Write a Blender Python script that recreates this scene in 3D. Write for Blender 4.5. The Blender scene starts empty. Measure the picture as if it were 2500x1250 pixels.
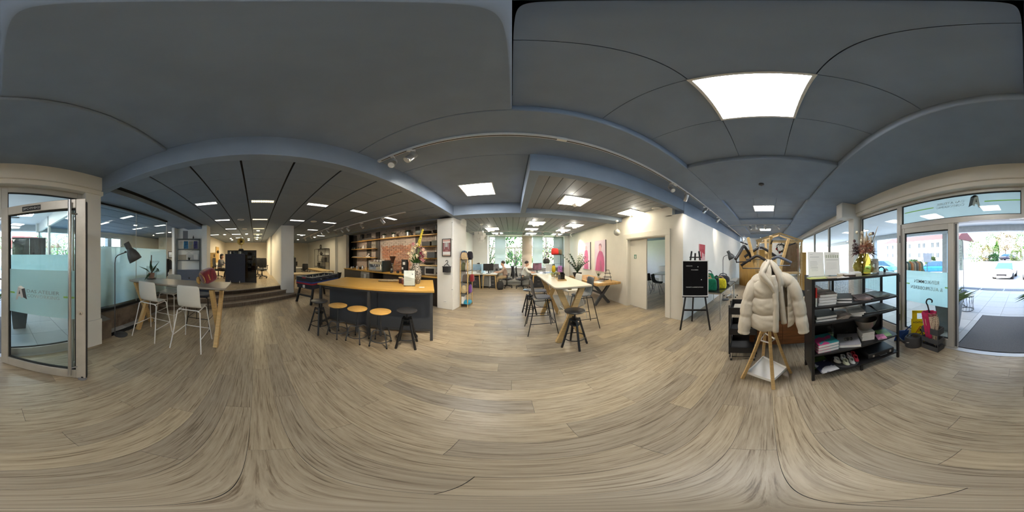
import bpy, bmesh, math, random
from mathutils import Vector, Matrix, Euler
random.seed(7)
sc = bpy.context.scene
COL = sc.collection
PI = math.pi
R = math.radians
# ---------------------------------------------------------------- camera
cd = bpy.data.cameras.new('camera'); cam = bpy.data.objects.new('camera', cd); COL.objects.link(cam)
cd.type = 'PANO'
try: cd.cycles.panorama_type = 'EQUIRECTANGULAR'
except Exception: cd.panorama_type = 'EQUIRECTANGULAR'
cd.clip_start = 0.02; cd.clip_end = 500
cam.location = (0, 0, 1.6); cam.rotation_euler = (R(90), 0, 0)
sc.camera = cam
# ---------------------------------------------------------------- sky, sun, exposure
w = bpy.data.worlds.new('sky'); sc.world = w; w.use_nodes = True
nt = w.node_tree
bg = nt.nodes['Background']
sky = nt.nodes.new('ShaderNodeTexSky'); sky.sky_type = 'NISHITA'; sky.sun_disc = False
sky.sun_elevation = R(48); sky.sun_rotation = R(50); sky.air_density = 1.0; sky.dust_density = 2.5; sky.ozone_density = 1.0
nt.links.new(sky.outputs[0], bg.inputs[0]); bg.inputs[1].default_value = 0.44
sd = bpy.data.lights.new('sun', 'SUN'); sd.energy = 2.6; sd.angle = R(1.0); sd.color = (1, .96, .9)
so = bpy.data.objects.new('sun', sd); COL.objects.link(so)
so.rotation_euler = Vector((-0.8, -0.42, -1.0)).to_track_quat('-Z', 'Y').to_euler()
sc.view_settings.view_transform = 'Standard'; sc.view_settings.look = 'None'
sc.view_settings.gamma = 1; sc.view_settings.use_curve_mapping = False
sc.view_settings.exposure = 2.0
sc.cycles.max_bounces = 8; sc.cycles.diffuse_bounces = 4; sc.cycles.glossy_bounces = 3
sc.cycles.transmission_bounces = 4; sc.cycles.transparent_max_bounces = 12
sc.cycles.caustics_reflective = False; sc.cycles.caustics_refractive = False
sc.cycles.sample_clamp_indirect = 4.0
sc.cycles.use_denoising = True
K = 10.0   # strength of the lit ceiling panels
# ---------------------------------------------------------------- mesh helper
class MB:
    def __init__(s, M=None): s.v = []; s.f = []; s.m = []; s.M = M
    def add(s, vs, fs, mi=0, M=None):
        o = len(s.v)
        for p in vs:
            p = Vector(p)
            if M is not None: p = M @ p
            if s.M is not None: p = s.M @ p
            s.v.append(p)
        for f in fs: s.f.append([i + o for i in f]); s.m.append(mi)
        return s
    def bx(s, x0, x1, y0, y1, z0, z1, mi=0, M=None):
        vs = [(x0,y0,z0),(x1,y0,z0),(x1,y1,z0),(x0,y1,z0),(x0,y0,z1),(x1,y0,z1),(x1,y1,z1),(x0,y1,z1)]
        return s.add(vs, [(3,2,1,0),(4,5,6,7),(0,1,5,4),(1,2,6,5),(2,3,7,6),(3,0,4,7)], mi, M)
    def box(s, c, d, rz=0, mi=0, rx=0, ry=0):
        M = Matrix.Translation(c) @ Euler((rx, ry, rz)).to_matrix().to_4x4()
        return s.bx(-d[0]/2, d[0]/2, -d[1]/2, d[1]/2, -d[2]/2, d[2]/2, mi, M)
    def bar(s, p, q, w, h=None, mi=0, up=(0,0,1), w2=None, h2=None):
        h = h or w; w2 = w2 or w; h2 = h2 or h
        p = Vector(p); q = Vector(q); d = (q-p).normalized(); u = Vector(up)
        if abs(d.dot(u)) > .97: u = Vector((0,1,0)) if abs(d.y) < .9 else Vector((1,0,0))
        a = d.cross(u).normalized(); b = a.cross(d)
        vs = [p+a*sx*w/2+b*sy*h/2 for sx, sy in ((-1,-1),(1,-1),(1,1),(-1,1))] + [q+a*sx*w2/2+b*sy*h2/2 for sx, sy in ((-1,-1),(1,-1),(1,1),(-1,1))]
        return s.add(vs, [(0,1,2,3),(7,6,5,4),(0,4,5,1),(1,5,6,2),(2,6,7,3),(3,7,4,0)], mi)
    def tube(s, pts, r, n=8, mi=0, closed=False):
        P = [Vector(p) for p in pts]; N = len(P)
        rr = r if isinstance(r, (list, tuple)) else [r]*N
        vs = []; fs = []; a = None
        for i in range(N):
            if closed: d = (P[(i+1) % N]-P[i-1])
            else: d = P[min(i+1, N-1)]-P[max(i-1, 0)]
            d.normalize()
            if a is None:
                u = Vector((0,0,1)) if abs(d.z) < .9 else Vector((1,0,0))
                a = d.cross(u).normalized()
            else: a = (a - d*a.dot(d)).normalized()
            b = d.cross(a)
            for k in range(n):
                t = 2*PI*k/n; vs.append(P[i]+(a*math.cos(t)+b*math.sin(t))*rr[i])
        for i in range(N if closed else N-1):
            j = (i+1) % N
            for k in range(n): fs.append((i*n+k, i*n+(k+1) % n, j*n+(k+1) % n, j*n+k))
        if not closed: fs.append(tuple(range(n-1,-1,-1))); fs.append(tuple((N-1)*n+k for k in range(n)))
        return s.add(vs, fs, mi)
    def cyl(s, p, q, r, r2=None, n=16, mi=0): return s.tube([p, q], [r, r if r2 is None else r2], n, mi)
    def lathe(s, prof, n=20, c=(0,0,0), mi=0, M=None, caps=True, e=(1,1)):
        vs = []; fs = []
        for r, z in prof:
            for k in range(n):
                t = 2*PI*k/n; vs.append((c[0]+r*math.cos(t)*e[0], c[1]+r*math.sin(t)*e[1], c[2]+z))
        m = len(prof)
        for i in range(m-1):
            for k in range(n): fs.append((i*n+k, i*n+(k+1) % n, (i+1)*n+(k+1) % n, (i+1)*n+k))
        if caps:
            if prof[0][0] > 1e-4: fs.append(tuple(range(n-1,-1,-1)))
            if prof[-1][0] > 1e-4: fs.append(tuple((m-1)*n+k for k in range(n)))
        return s.add(vs, fs, mi, M)
    def prism(s, poly, z0, z1, mi=0, M=None):
        n = len(poly)
        vs = [(x,y,z0) for x,y in poly]+[(x,y,z1) for x,y in poly]
        fs = [tuple(range(n-1,-1,-1)), tuple(range(n,2*n))]+[(i,(i+1)%n,n+(i+1)%n,n+i) for i in range(n)]
        return s.add(vs, fs, mi, M)
    def ell(s, c, r, n=12, m=8, mi=0, M=None, p=1.0):
        vs = []; fs = []
        sg = lambda v: (abs(v)**p)*(1 if v >= 0 else -1)
        for i in range(1, m):
            t = PI*i/m
            for k in range(n):
                f = 2*PI*k/n
                vs.append((c[0]+r[0]*sg(math.sin(t))*sg(math.cos(f)), c[1]+r[1]*sg(math.sin(t))*sg(math.sin(f)), c[2]-r[2]*sg(math.cos(t))))
        for i in range(m-2):
            for k in range(n): fs.append((i*n+k, i*n+(k+1)%n, (i+1)*n+(k+1)%n, (i+1)*n+k))
        b = len(vs); vs += [(c[0],c[1],c[2]-r[2]), (c[0],c[1],c[2]+r[2])]
        for k in range(n):
            fs.append((b, (k+1)%n, k)); fs.append((b+1, (m-2)*n+k, (m-2)*n+(k+1)%n))
        return s.add(vs, fs, mi, M)
    def grid(s, fn, nu, nv, mi=0, cu=False):
        vs = [fn(i/(nu if cu else nu-1), j/(nv-1)) for j in range(nv) for i in range(nu)]
        fs = []
        for j in range(nv-1):
            for i in range(nu if cu else nu-1):
                i2 = (i+1) % nu
                fs.append((j*nu+i, j*nu+i2, (j+1)*nu+i2, (j+1)*nu+i))
        return s.add(vs, fs, mi)
    def leaf(s, p, d, L, W, mi=0, droop=.2, up=(0,0,1)):
        p = Vector(p); d = Vector(d).normalized(); u = Vector(up)
        a = d.cross(u)
        a = a.normalized() if a.length > .05 else Vector((1,0,0))
        nrm = a.cross(d).normalized()
        q = [p, p+d*L*.4+a*W/2-nrm*L*droop*.15, p+d*L*.4-a*W/2-nrm*L*droop*.15, p+d*L-nrm*L*droop, p+d*L*.4+nrm*W*.12]
        t = [x - nrm*.0012 for x in q]
        return s.add(q+t, [(0,1,4),(0,4,2),(1,3,4),(4,3,2),(5,9,6),(5,7,9),(6,9,8),(9,7,8),(0,5,6,1),(1,6,8,3),(3,8,7,2),(2,7,5,0)], mi)
def sm(pts, k=5):
    P = [Vector(p) for p in pts]; out = []
    for i in range(len(P)-1):
        a = P[i-1] if i else P[0]; b, c = P[i], P[i+1]; d = P[i+2] if i+2 < len(P) else P[-1]
        for j in range(k):
            q = j/k; out.append(.5*((2*b)+(c-a)*q+(2*a-5*b+4*c-d)*q*q+(3*b-a-3*c+d)*q**3))
    return out+[P[-1]]
def mk(name, mb, mats, sharp=38):
    me = bpy.data.meshes.new(name)
    me.from_pydata([tuple(v) for v in mb.v], [], mb.f)
    if not isinstance(mats, (list, tuple)): mats = [mats]
    for m in mats: me.materials.append(m)
    if len(mats) > 1: me.polygons.foreach_set('material_index', mb.m)
    me.polygons.foreach_set('use_smooth', [True]*len(me.polygons))
    me.update(); me.set_sharp_from_angle(angle=R(sharp))
    return me
def link(name, me, parent=None, loc=None, rot=None):
    o = bpy.data.objects.new(name, me); COL.objects.link(o)
    if parent is not None: o.parent = parent
    if loc is not None: o.location = loc
    if rot is not None: o.rotation_euler = rot
    return o
def obj(name, mb, mats, parent=None, bevel=0, sub=0, solid=0, loc=None, rot=None, label=None, seg=2, off=-1):
    o = link(name, mk(name, mb, mats), parent, loc, rot)
    if solid:
        m = o.modifiers.new('s', 'SOLIDIFY'); m.thickness = solid; m.offset = off
    if bevel:
        m = o.modifiers.new('b', 'BEVEL'); m.width = bevel; m.segments = seg; m.limit_method = 'ANGLE'; m.angle_limit = R(40)
    if sub:
        m = o.modifiers.new('u', 'SUBSURF'); m.levels = sub; m.render_levels = sub
    if label: o['label'] = label
    return o
def tag(o, label, cat, group=None):
    o['label'] = label; o['category'] = cat
    if group: o['group'] = group
    return o
def thing(name, label, cat, loc=(0,0,0), rz=0, group=None):
    o = bpy.data.objects.new(name, None); COL.objects.link(o); o.empty_display_size = .1
    o.location = loc; o.rotation_euler = (0,0,rz)
    return tag(o, label, cat, group)
TRIM = [0]
def struct(name, mb, mats, parent=None, **k):
    if name.startswith('trim_'): TRIM[0] += 1; name = 'trim_%d' % TRIM[0]
    o = obj(name, mb, mats, parent, **k)
    if parent is None: o['kind'] = 'structure'
    return o
def stuff(o): o['kind'] = 'stuff'; return o
def dup(root, loc, rz=0, label=None, group=None):
    r = root.copy(); COL.objects.link(r); r.location = loc; r.rotation_euler = (0,0,rz)
    if label: r['label'] = label
    if group: r['group'] = group
    for ch in list(root.children):
        c = ch.copy(); COL.objects.link(c); c.parent = r
        for g in list(ch.children):
            d = g.copy(); COL.objects.link(d); d.parent = c
    return r
def hub(name):
    o = bpy.data.objects.new(name, None); COL.objects.link(o); o['kind'] = 'structure'; return o
# ---------------------------------------------------------------- materials
def mat(name, col, rough=.5, metal=0, var=.06, scale=8, bump=0, bscale=60, spec=.5, sheen=0, stretch=None, col2=None, lo=.35, hi=.65):
    m = bpy.data.materials.new(name); m.use_nodes = True; t = m.node_tree; p = t.nodes['Principled BSDF']
    p.inputs['Roughness'].default_value = rough; p.inputs['Metallic'].default_value = metal
    p.inputs['Specular IOR Level'].default_value = spec
    if sheen: p.inputs['Sheen Weight'].default_value = sheen
    tc = t.nodes.new('ShaderNodeTexCoord'); src = tc.outputs['Object']
    if stretch:
        mp = t.nodes.new('ShaderNodeMapping'); mp.inputs['Scale'].default_value = stretch; t.links.new(src, mp.inputs[0]); src = mp.outputs[0]
    n = t.nodes.new('ShaderNodeTexNoise'); n.inputs['Scale'].default_value = scale; n.inputs['Detail'].default_value = 4
    t.links.new(src, n.inputs['Vector'])
    r = t.nodes.new('ShaderNodeValToRGB'); r.color_ramp.elements[0].position = lo; r.color_ramp.elements[1].position = hi
    c2 = col2 or tuple(min(1, c*(1+var)) for c in col); c1 = col if col2 else tuple(c*(1-var) for c in col)
    r.color_ramp.elements[0].color = (*c1, 1); r.color_ramp.elements[1].color = (*c2, 1)
    t.links.new(n.outputs['Fac'], r.inputs[0]); t.links.new(r.outputs[0], p.inputs['Base Color'])
    if bump:
        n2 = t.nodes.new('ShaderNodeTexNoise'); n2.inputs['Scale'].default_value = bscale; t.links.new(src, n2.inputs['Vector'])
        b = t.nodes.new('ShaderNodeBump'); b.inputs['Strength'].default_value = bump; b.inputs['Distance'].default_value = .01
        t.links.new(n2.outputs['Fac'], b.inputs['Height']); t.links.new(b.outputs[0], p.inputs['Normal'])
    return m
def emis(name, col, s):
    m = bpy.data.materials.new(name); m.use_nodes = True; t = m.node_tree
    p = t.nodes['Principled BSDF']; p.inputs['Base Color'].default_value = (.8,.8,.8,1)
    p.inputs['Emission Color'].default_value = (*col, 1); p.inputs['Emission Strength'].default_value = s
    return m
def glassmat(name, col=(.93,.98,.98), rough=0.0, refl=1.0, frost=0.0, fcol=(.75,.88,.9)):
    m = bpy.data.materials.new(name); m.use_nodes = True; t = m.node_tree
    for n in list(t.nodes):
        if n.type != 'OUTPUT_MATERIAL': t.nodes.remove(n)
    out = [n for n in t.nodes if n.type == 'OUTPUT_MATERIAL'][0]
    tr = t.nodes.new('ShaderNodeBsdfTransparent'); tr.inputs[0].default_value = (*col, 1)
    gl = t.nodes.new('ShaderNodeBsdfGlossy'); gl.inputs['Roughness'].default_value = rough
    fr = t.nodes.new('ShaderNodeLayerWeight'); fr.inputs['Blend'].default_value = .5
    pw = t.nodes.new('ShaderNodeMath'); pw.operation = 'POWER'; pw.inputs[1].default_value = 4.0; t.links.new(fr.outputs['Facing'], pw.inputs[0])
    mm = t.nodes.new('ShaderNodeMath'); mm.operation = 'MULTIPLY_ADD'; mm.inputs[1].default_value = .55*refl; mm.inputs[2].default_value = .03*refl
    t.links.new(pw.outputs[0], mm.inputs[0])
    mx = t.nodes.new('ShaderNodeMixShader'); t.links.new(mm.outputs[0], mx.inputs[0])
    last = tr
    if frost:
        a = t.nodes.new('ShaderNodeBsdfTranslucent'); a.inputs[0].default_value = (*fcol, 1)
        d = t.nodes.new('ShaderNodeBsdfDiffuse'); d.inputs[0].default_value = (*fcol, 1)
        m1 = t.nodes.new('ShaderNodeMixShader'); m1.inputs[0].default_value = .22
        t.links.new(a.outputs[0], m1.inputs[1]); t.links.new(d.outputs[0], m1.inputs[2])
        m2 = t.nodes.new('ShaderNodeMixShader'); m2.inputs[0].default_value = frost
        t.links.new(tr.outputs[0], m2.inputs[1]); t.links.new(m1.outputs[0], m2.inputs[2]); last = m2
    t.links.new(last.outputs[0], mx.inputs[1]); t.links.new(gl.outputs[0], mx.inputs[2])
    t.links.new(mx.outputs[0], out.inputs[0])
    return m
def plankmat(name, c_dark, c_mid, c_light, streak=1.0):
    m = bpy.data.materials.new(name); m.use_nodes = True; t = m.node_tree; p = t.nodes['Principled BSDF']; L = t.links.new
    tc = t.nodes.new('ShaderNodeTexCoord'); g = t.nodes.new('ShaderNodeNewGeometry'); oi = t.nodes.new('ShaderNodeObjectInfo')
    ad = t.nodes.new('ShaderNodeMath'); ad.operation = 'ADD'; L(g.outputs['Random Per Island'], ad.inputs[0]); L(oi.outputs['Random'], ad.inputs[1])
    fr = t.nodes.new('ShaderNodeMath'); fr.operation = 'FRACT'; L(ad.outputs[0], fr.inputs[0])
    sc_ = t.nodes.new('ShaderNodeVectorMath'); sc_.operation = 'SCALE'; sc_.inputs[0].default_value = (37, 53, 11); L(ad.outputs[0], sc_.inputs['Scale'])
    va = t.nodes.new('ShaderNodeVectorMath'); va.operation = 'ADD'; L(tc.outputs['Object'], va.inputs[0]); L(sc_.outputs[0], va.inputs[1])
    def noise(sx, sy, scale, det):
        mp = t.nodes.new('ShaderNodeMapping'); mp.inputs['Scale'].default_value = (sx, sy, 1); L(va.outputs[0], mp.inputs[0])
        n = t.nodes.new('ShaderNodeTexNoise'); n.inputs['Scale'].default_value = scale; n.inputs['Detail'].default_value = det; n.inputs['Roughness'].default_value = .65
        L(mp.outputs[0], n.inputs['Vector']); return n
    n1 = noise(1.1, 16, 3.0, 6); n2 = noise(1.0, 34, 2.6, 5); n3 = noise(5, 14, 2.2, 3)
    r1 = t.nodes.new('ShaderNodeValToRGB'); e = r1.color_ramp.elements
    e[0].position = .28; e[0].color = (*c_dark, 1); e[1].position = .72; e[1].color = (*c_light, 1)
    k = r1.color_ramp.elements.new(.47); k.color = (*c_mid, 1)
    L(n1.outputs['Fac'], r1.inputs[0])
    r2 = t.nodes.new('ShaderNodeValToRGB'); e = r2.color_ramp.elements
    e[0].position = .33; e[0].color = (.34,.28,.22,1); e[1].position = .46; e[1].color = (1,1,1,1); L(n2.outputs['Fac'], r2.inputs[0])
    r3 = t.nodes.new('ShaderNodeValToRGB'); e = r3.color_ramp.elements
    e[0].position = .22; e[0].color = (.3,.24,.18,1); e[1].position = .30; e[1].color = (1,1,1,1); L(n3.outputs['Fac'], r3.inputs[0])
    def mul(a, b, f):
        x = t.nodes.new('ShaderNodeMix'); x.data_type = 'RGBA'; x.blend_type = 'MULTIPLY'; x.inputs[0].default_value = f
        L(a, x.inputs[6]); L(b, x.inputs[7]); return x.outputs[2]
    c = mul(r1.outputs[0], r2.outputs[0], .9*streak); c = mul(c, r3.outputs[0], .8*streak)
    rp = t.nodes.new('ShaderNodeValToRGB'); e = rp.color_ramp.elements
    e[0].color = (.80,.79,.80,1); e[1].color = (1.12,1.08,1.0,1); L(fr.outputs[0], rp.inputs[0])
    c = mul(c, rp.outputs[0], 1.0)
    L(c, p.inputs['Base Color']); p.inputs['Roughness'].default_value = .38; p.inputs['Specular IOR Level'].default_value = .45
    b = t.nodes.new('ShaderNodeBump'); b.inputs['Strength'].default_value = .08; b.inputs['Distance'].default_value = .004
    L(n2.outputs['Fac'], b.inputs['Height']); L(b.outputs[0], p.inputs['Normal'])
    return m
def tintmat(name, cols, rough=.7, bump=.15, scale=25):
    # colour picked per object / per island, grain on top
    m = mat(name, (.5,.5,.5), rough, bump=bump, bscale=scale); t = m.node_tree; p = t.nodes['Principled BSDF']; L = t.links.new
    g = t.nodes.new('ShaderNodeNewGeometry'); oi = t.nodes.new('ShaderNodeObjectInfo')
    ad = t.nodes.new('ShaderNodeMath'); ad.operation = 'ADD'; L(g.outputs['Random Per Island'], ad.inputs[0]); L(oi.outputs['Random'], ad.inputs[1])
    fr = t.nodes.new('ShaderNodeMath'); fr.operation = 'FRACT'; L(ad.outputs[0], fr.inputs[0])
    r = t.nodes.new('ShaderNodeValToRGB'); e = r.color_ramp.elements; n = len(cols)
    e[0].color = (*cols[0], 1); e[1].color = (*cols[-1], 1)
    for i in range(1, n-1): e.new(i/(n-1)).color = (*cols[i], 1)
    L(fr.outputs[0], r.inputs[0])
    old = p.inputs['Base Color'].links[0].from_socket
    x = t.nodes.new('ShaderNodeMix'); x.data_type = 'RGBA'; x.blend_type = 'OVERLAY'; x.inputs[0].default_value = .35
    L(r.outputs[0], x.inputs[6]); L(old, x.inputs[7]); L(x.outputs[2], p.inputs['Base Color'])
    return m
white = mat('white_paint', (.80,.79,.76), .6, var=.015, scale=3, bump=.03, bscale=120)
warmwhite = mat('warm_white_paint', (.74,.70,.63), .6, var=.02, scale=3)
ceilp = mat('dark_ceiling_paint', (.265,.328,.425), .8, var=.05, scale=2.5, bump=.04, bscale=90, spec=.2)
tilep = tintmat('ceiling_tile_board', [(.22,.28,.375),(.24,.30,.395),(.23,.29,.385)], .85, .05, 80)
slatp = tintmat('slat_paint', [(.20,.215,.24),(.24,.255,.28),(.22,.235,.26)], .65, .03, 60)
blackgap = mat('black_gap', (.012,.012,.014), .9)
alu = mat('aluminium_frame', (.52,.505,.48), .42, .35, var=.03, scale=3)
steel = mat('brushed_steel', (.62,.61,.6), .28, .95, var=.05, scale=20, stretch=(1,1,.05))
chrome = mat('chrome', (.75,.75,.76), .12, 1.0, var=.02)
black = mat('black_metal', (.018,.018,.02), .42, .2, var=.1)
blackp = mat('black_plastic', (.02,.02,.022), .5, var=.1)
rubber = mat('black_rubber', (.015,.015,.015), .8)
dgrey = mat('dark_grey_metal', (.07,.073,.08), .45, .3, var=.08)
mgrey = mat('grey_plastic', (.2,.2,.21), .5)
lgrey = mat('light_grey_plastic', (.5,.5,.5), .5)
wplast = mat('white_plastic', (.82,.81,.78), .35, var=.01)
wmetal = mat('white_metal', (.78,.77,.75), .35, var=.01)
birch = mat('birch_wood', (.60,.40,.17), .45, var=.12, scale=4, stretch=(1,1,14), bump=.02)
birchx = mat('birch_wood_lengthwise', (.60,.40,.17), .45, var=.12, scale=4, stretch=(14,14,1), bump=.02)
oakl = mat('light_oak', (.62,.47,.25), .5, var=.14, scale=4, stretch=(1.2,12,12), bump=.02)
barw = mat('honey_wood', (.62,.36,.085), .3, var=.12, scale=3, stretch=(1,9,9), bump=.01)
paper = mat('white_paper', (.85,.84,.82), .7, var=.02)
glass = glassmat('clear_glass')
frost = glassmat('frosted_film', frost=.8, fcol=(.80,.97,.98))
frost2 = glassmat('partition_film', frost=.74, fcol=(.84,.93,.93))
clearv = glassmat('vessel_glass', (.93,.95,.94), refl=1.6)
lamp_panel = emis('lit_panel', (1,.985,.96), K)
lamp_warm = emis('lit_warm_panel', (1,.90,.68), K*.75)
lamp_spot = emis('lit_downlight', (1,.82,.5), 110)
lamp_white = emis('lit_spot', (1,.95,.85), 20)
# ================================================================ SETTING
floorm = plankmat('floor_planks', (.25,.20,.142), (.385,.318,.23), (.49,.415,.31))
stepm = plankmat('step_planks', (.09,.07,.055), (.16,.125,.10), (.23,.185,.15), .9)
# ---- floor: nearest 300 planks are parts, the rest one joined part
fl = struct('floor', MB().bx(-14.5, 13.2, -2.45, 9.2, -.12, -.009), blackgap)
PL, PW = 1.28, .19
pl_mb = MB().bx(-PL/2+.0012, PL/2-.0012, -PW/2+.0009, PW/2-.0009, -.008, 0)
pl_me = mk('plank', pl_mb, floorm)
slots = []
for j in range(-13, 48):
    y = j*PW + .06
    if y < -2.55 or y > 9.0: continue
    off = ((j*0.437) % 1.0)*PL
    for i in range(-12, 11):
        x = i*PL + off
        if x-PL/2 > 13.1 or x+PL/2 < -14.4: continue
        if y < -1.0 and x < -6.8: continue
        if y < -2.28 and (x+PL/2 > -1.55 or x-PL/2 < -4.6): continue
        if y > 5.1 and x < -3.2: continue
        slots.append((math.hypot(x, y), x, y))
slots.sort()
rest = MB()
for k, (d, x, y) in enumerate(slots):
    if k < 300: link('plank', pl_me, fl, (x, y, 0))
    else: rest.bx(x-PL/2+.0012, x+PL/2-.0012, y-PW/2+.0009, y+PW/2-.0009, -.008, 0)
stuff(obj('plank', rest, floorm, fl))
# ---- raised platform and its three steps
P0 = Vector((-3.72, -2.86)); P1 = Vector((-6.12, 1.56)); NN = Vector((-.88, -.475))
pf = struct('floor', MB().prism([(-1.58,-2.62),(-1.58,-6.7),(-14.5,-6.7),(-14.5,1.45),(-6.35,1.45)]+[tuple(P1+NN*.56), tuple(P0+NN*.56),(-4.2,-2.62)], .02, .405), stepm)
rp = MB(); pa = P0+NN*.56; pb = P1+NN*.56
yy = -6.6; jj = 0
while yy < 1.4:
    tcut = (yy - pa.y)/(pb.y-pa.y)
    xr = (pa.x + tcut*(pb.x-pa.x)) if tcut > 0 else (-1.6 if yy < -2.75 else -4.2)
    x = xr - .004; first = True
    ln = .4 + ((jj*.437) % 1)*.85
    while x > -14.4:
        x2 = max(x-ln, -14.45); ya, yb = yy+.001, yy+PW-.001
        sl_ = (pb.x-pa.x)/(pb.y-pa.y)*PW if (first and tcut > 0) else 0
        rp.prism([(x2+.0015,ya),(x-.0015,ya),(x-.0015+sl_,yb),(x2+.0015,yb)], .40, .42); x = x2; ln = PL; first = False
    yy += PW; jj += 1
stuff(obj('plank', rp, floorm, pf))
for k in range(3):
    a = P0+NN*(.28*k); b = P1+NN*(.28*k); c = b+NN*.30; d = a+NN*.30
    z1 = .14*(k+1)
    stp = struct('trim_step', MB().prism([tuple(a), tuple(b), tuple(c), tuple(d)], .002, z1-.001), stepm)
    nose = MB(); e = (b-a)
    nose.bar((a.x, a.y, z1-.012), (b.x, b.y, z1-.012), .03, .03)
    obj('step_edge', nose, mat('step_edge_%d' % k, (.30,.26,.22), .45), stp)
rs = MB(); rs.bx(-4.3, -1.6, -2.66, -2.60, .0, .42); rs.bx(-1.86, -1.585, -2.60, -2.28, 0, .40)
struct('baseboard_left', rs, stepm)
# ---- ceilings
cl = struct('ceiling', MB().bx(-1.6, 13.2, -2.5, 9.2, 3.30, 3.4).bx(-14.5,-1.6,-6.8,9.2,3.3,3.4), blackgap)
m = MB()
m.bx(-1.6, 13.2, -2.5, -.95, 2.97, 3.3)
for a, b in ((-1.6,0),(2.07,3.78),(6.22,7.95),(10.4,13.2)): m.bx(a, b, -.95, 1.12, 3.0, 3.3)
m.bx(-1.6, 13.2, 1.12, 1.95, 3.0, 3.3); m.bx(-1.6, .21, 1.95, 4.15, 3.0, 3.3)
obj('plaster_field', m, ceilp, cl, bevel=.012)
cof = MB()
for a, b in ((0,2.07),(3.78,6.22),(7.95,10.4)):
    xs = [a, a+(b-a)*.335, a+(b-a)*.62, b]; ys = [-.95, -.21, .37, 1.12]
    for i in range(3):
        for j in range(3): obj('coffer_panel', MB().bx(xs[i]+.003, xs[i+1]-.003, ys[j]+.003, ys[j+1]-.003, 3.075, 3.12), ceilp, cl)
# beams
bm_ = struct('trim_beam_left', MB().bx(-1.68, -1.55, -2.36, 4.55, 2.717, 3.2), ceilp, bevel=.006)
b2 = MB(); b2.prism([(.21,1.92),(3.42,1.94),(3.42,2.07),(.34,2.05),(.34,4.15),(.21,4.15)], 2.72, 3.3)
b2.bx(-1.56, 3.31, 4.13, 4.6, 2.715, 3.3)
struct('trim_beam_box', b2, ceilp, bevel=.006)
struct('trim_fascia_right', MB().prism([(3.43,1.94),(13.1,2.06),(13.1,2.3),(3.43,2.2)], 2.60, 3.3), ceilp)
struct('trim_bulkhead', MB().bx(-6.3, -1.69, -2.8, -2.1, 2.72, 3.2), ceilp)
struct('trim_bar_ceiling', MB().bx(-7.6, -2.18, 4.62, 5.15, 2.77, 3.2), ceilp)
# tiles over the office: nearest 300 are parts
TS = .605
t_me = mk('ceiling_tile', MB().bx(-TS/2+.002, TS/2-.002, -TS/2+.013, TS/2-.013, 0, .015), tilep)
ts = []
for i in range(0, 22):
    for j in range(-11, 12):
        x = -1.72-TS/2-i*TS; y = -.17+TS/2+j*TS
        if y > 5.0 or y < -6.9: continue
        if y > 4.6 and -7.6 < x < -2.18: continue
        if -2.78 < y < -2.12 and x > -6.3: continue
        ts.append((math.hypot(x, y), x, y))
ts.sort(); rest = MB()
for k, (d, x, y) in enumerate(ts):
    if k < 300: link('ceiling_tile', t_me, cl, (x, y, 2.80))
    else: rest.bx(x-TS/2+.002, x+TS/2-.002, y-TS/2+.013, y+TS/2-.013, 2.8, 2.815)
stuff(obj('ceiling_tile', rest, tilep, cl))
obj('tile_grid', MB().bx(-14.4, -1.7, -6.8, 5.2, 2.812, 2.84), blackgap, cl)
# slats
sl = mk('slat', MB().bx(-.096, .096, 0, 1, 0, .02), slatp)
for k in range(15):
    o = link('slat', sl, cl, (.44+k*.203, 2.07, 2.85)); o.scale = (1, 2.06, 1)
for k in range(27):
    o = link('slat', sl, cl, (-2.1+k*.203, 4.6, 2.80)); o.scale = (1, 4.4, 1)
obj('slat_backing', MB().bx(.3,3.4,2.0,4.2,2.875,2.9).bx(-2.4,3.4,4.5,9.1,2.83,2.86), blackgap, cl)
# ---- walls
struct('wall_front_left', MB().bx(-1.56,-1.27,-2.42,-2.19,0,3.0).bx(-1.57,-1.262,-2.42,-2.17,.0,.52), white, bevel=.004)
struct('wall_middle', MB().prism([(-2.16,4.36),(-1.63,4.33),(-1.5,5.2),(-2.16,5.2)], 0, 2.72).bx(-2.0,-1.5,4.75,5.25,2.6,2.85), white, bevel=.012)
wb = MB(); wb.bx(-2.34,-2.2,5.2,9.1,0,2.85); struct('wall_back_left', wb, white)
wb = MB(); Yb = 9.0
wb.bx(-2.34,-1.36,Yb,Yb+.3,0,2.85); wb.bx(-1.36,3.0,Yb,Yb+.3,0,.94); wb.bx(-1.36,3.0,Yb,Yb+.3,2.76,2.9); wb.bx(3.0,3.5,Yb,Yb+.3,0,2.85)
wb.bx(.62,.9,Yb+.02,Yb+.3,.9,2.8)
struct('wall_back', wb, white)
wr = MB()
wr.bx(3.3,3.5,3.87,9.1,0,2.9); wr.bx(3.3,3.5,2.39,3.87,2.13,2.9); wr.bx(3.3,3.5,1.9,2.39,0,2.62); wr.bx(3.3,3.5,2.2,2.39,2.6,2.9)
struct('wall_right', wr, warmwhite)
struct('wall_right_front', MB().prism([(3.302,1.895),(13.1,2.05),(13.1,2.25),(3.302,2.1)], 0, 2.61), white)
struct('wall_right_far', MB().bx(13.0,13.2,-2.5,2.2,0,3.2), white)
struct('wall_left_back', MB().bx(-7.72,-2.1,5.25,5.4,0,3.0), mat('mortar', (.34,.32,.29), .9, bump=.3))
struct('wall_left_rear', MB().bx(-14.4,-9.0,4.75,5.0,0,3).bx(-9.02,-7.66,4.92,5.2,0,3).bx(-7.95,-7.66,4.72,5.2,0,2.8), white)
struct('wall_left_far', MB().bx(-14.7,-14.45,-6.8,5.2,0,3), warmwhite)
struct('wall_left_side', MB().bx(-14.5,-9.6,-3.1,-2.75,.4,3).bx(-9.62,-9.3,-3.1,-2.75,.4,2.8), warmwhite)
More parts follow.
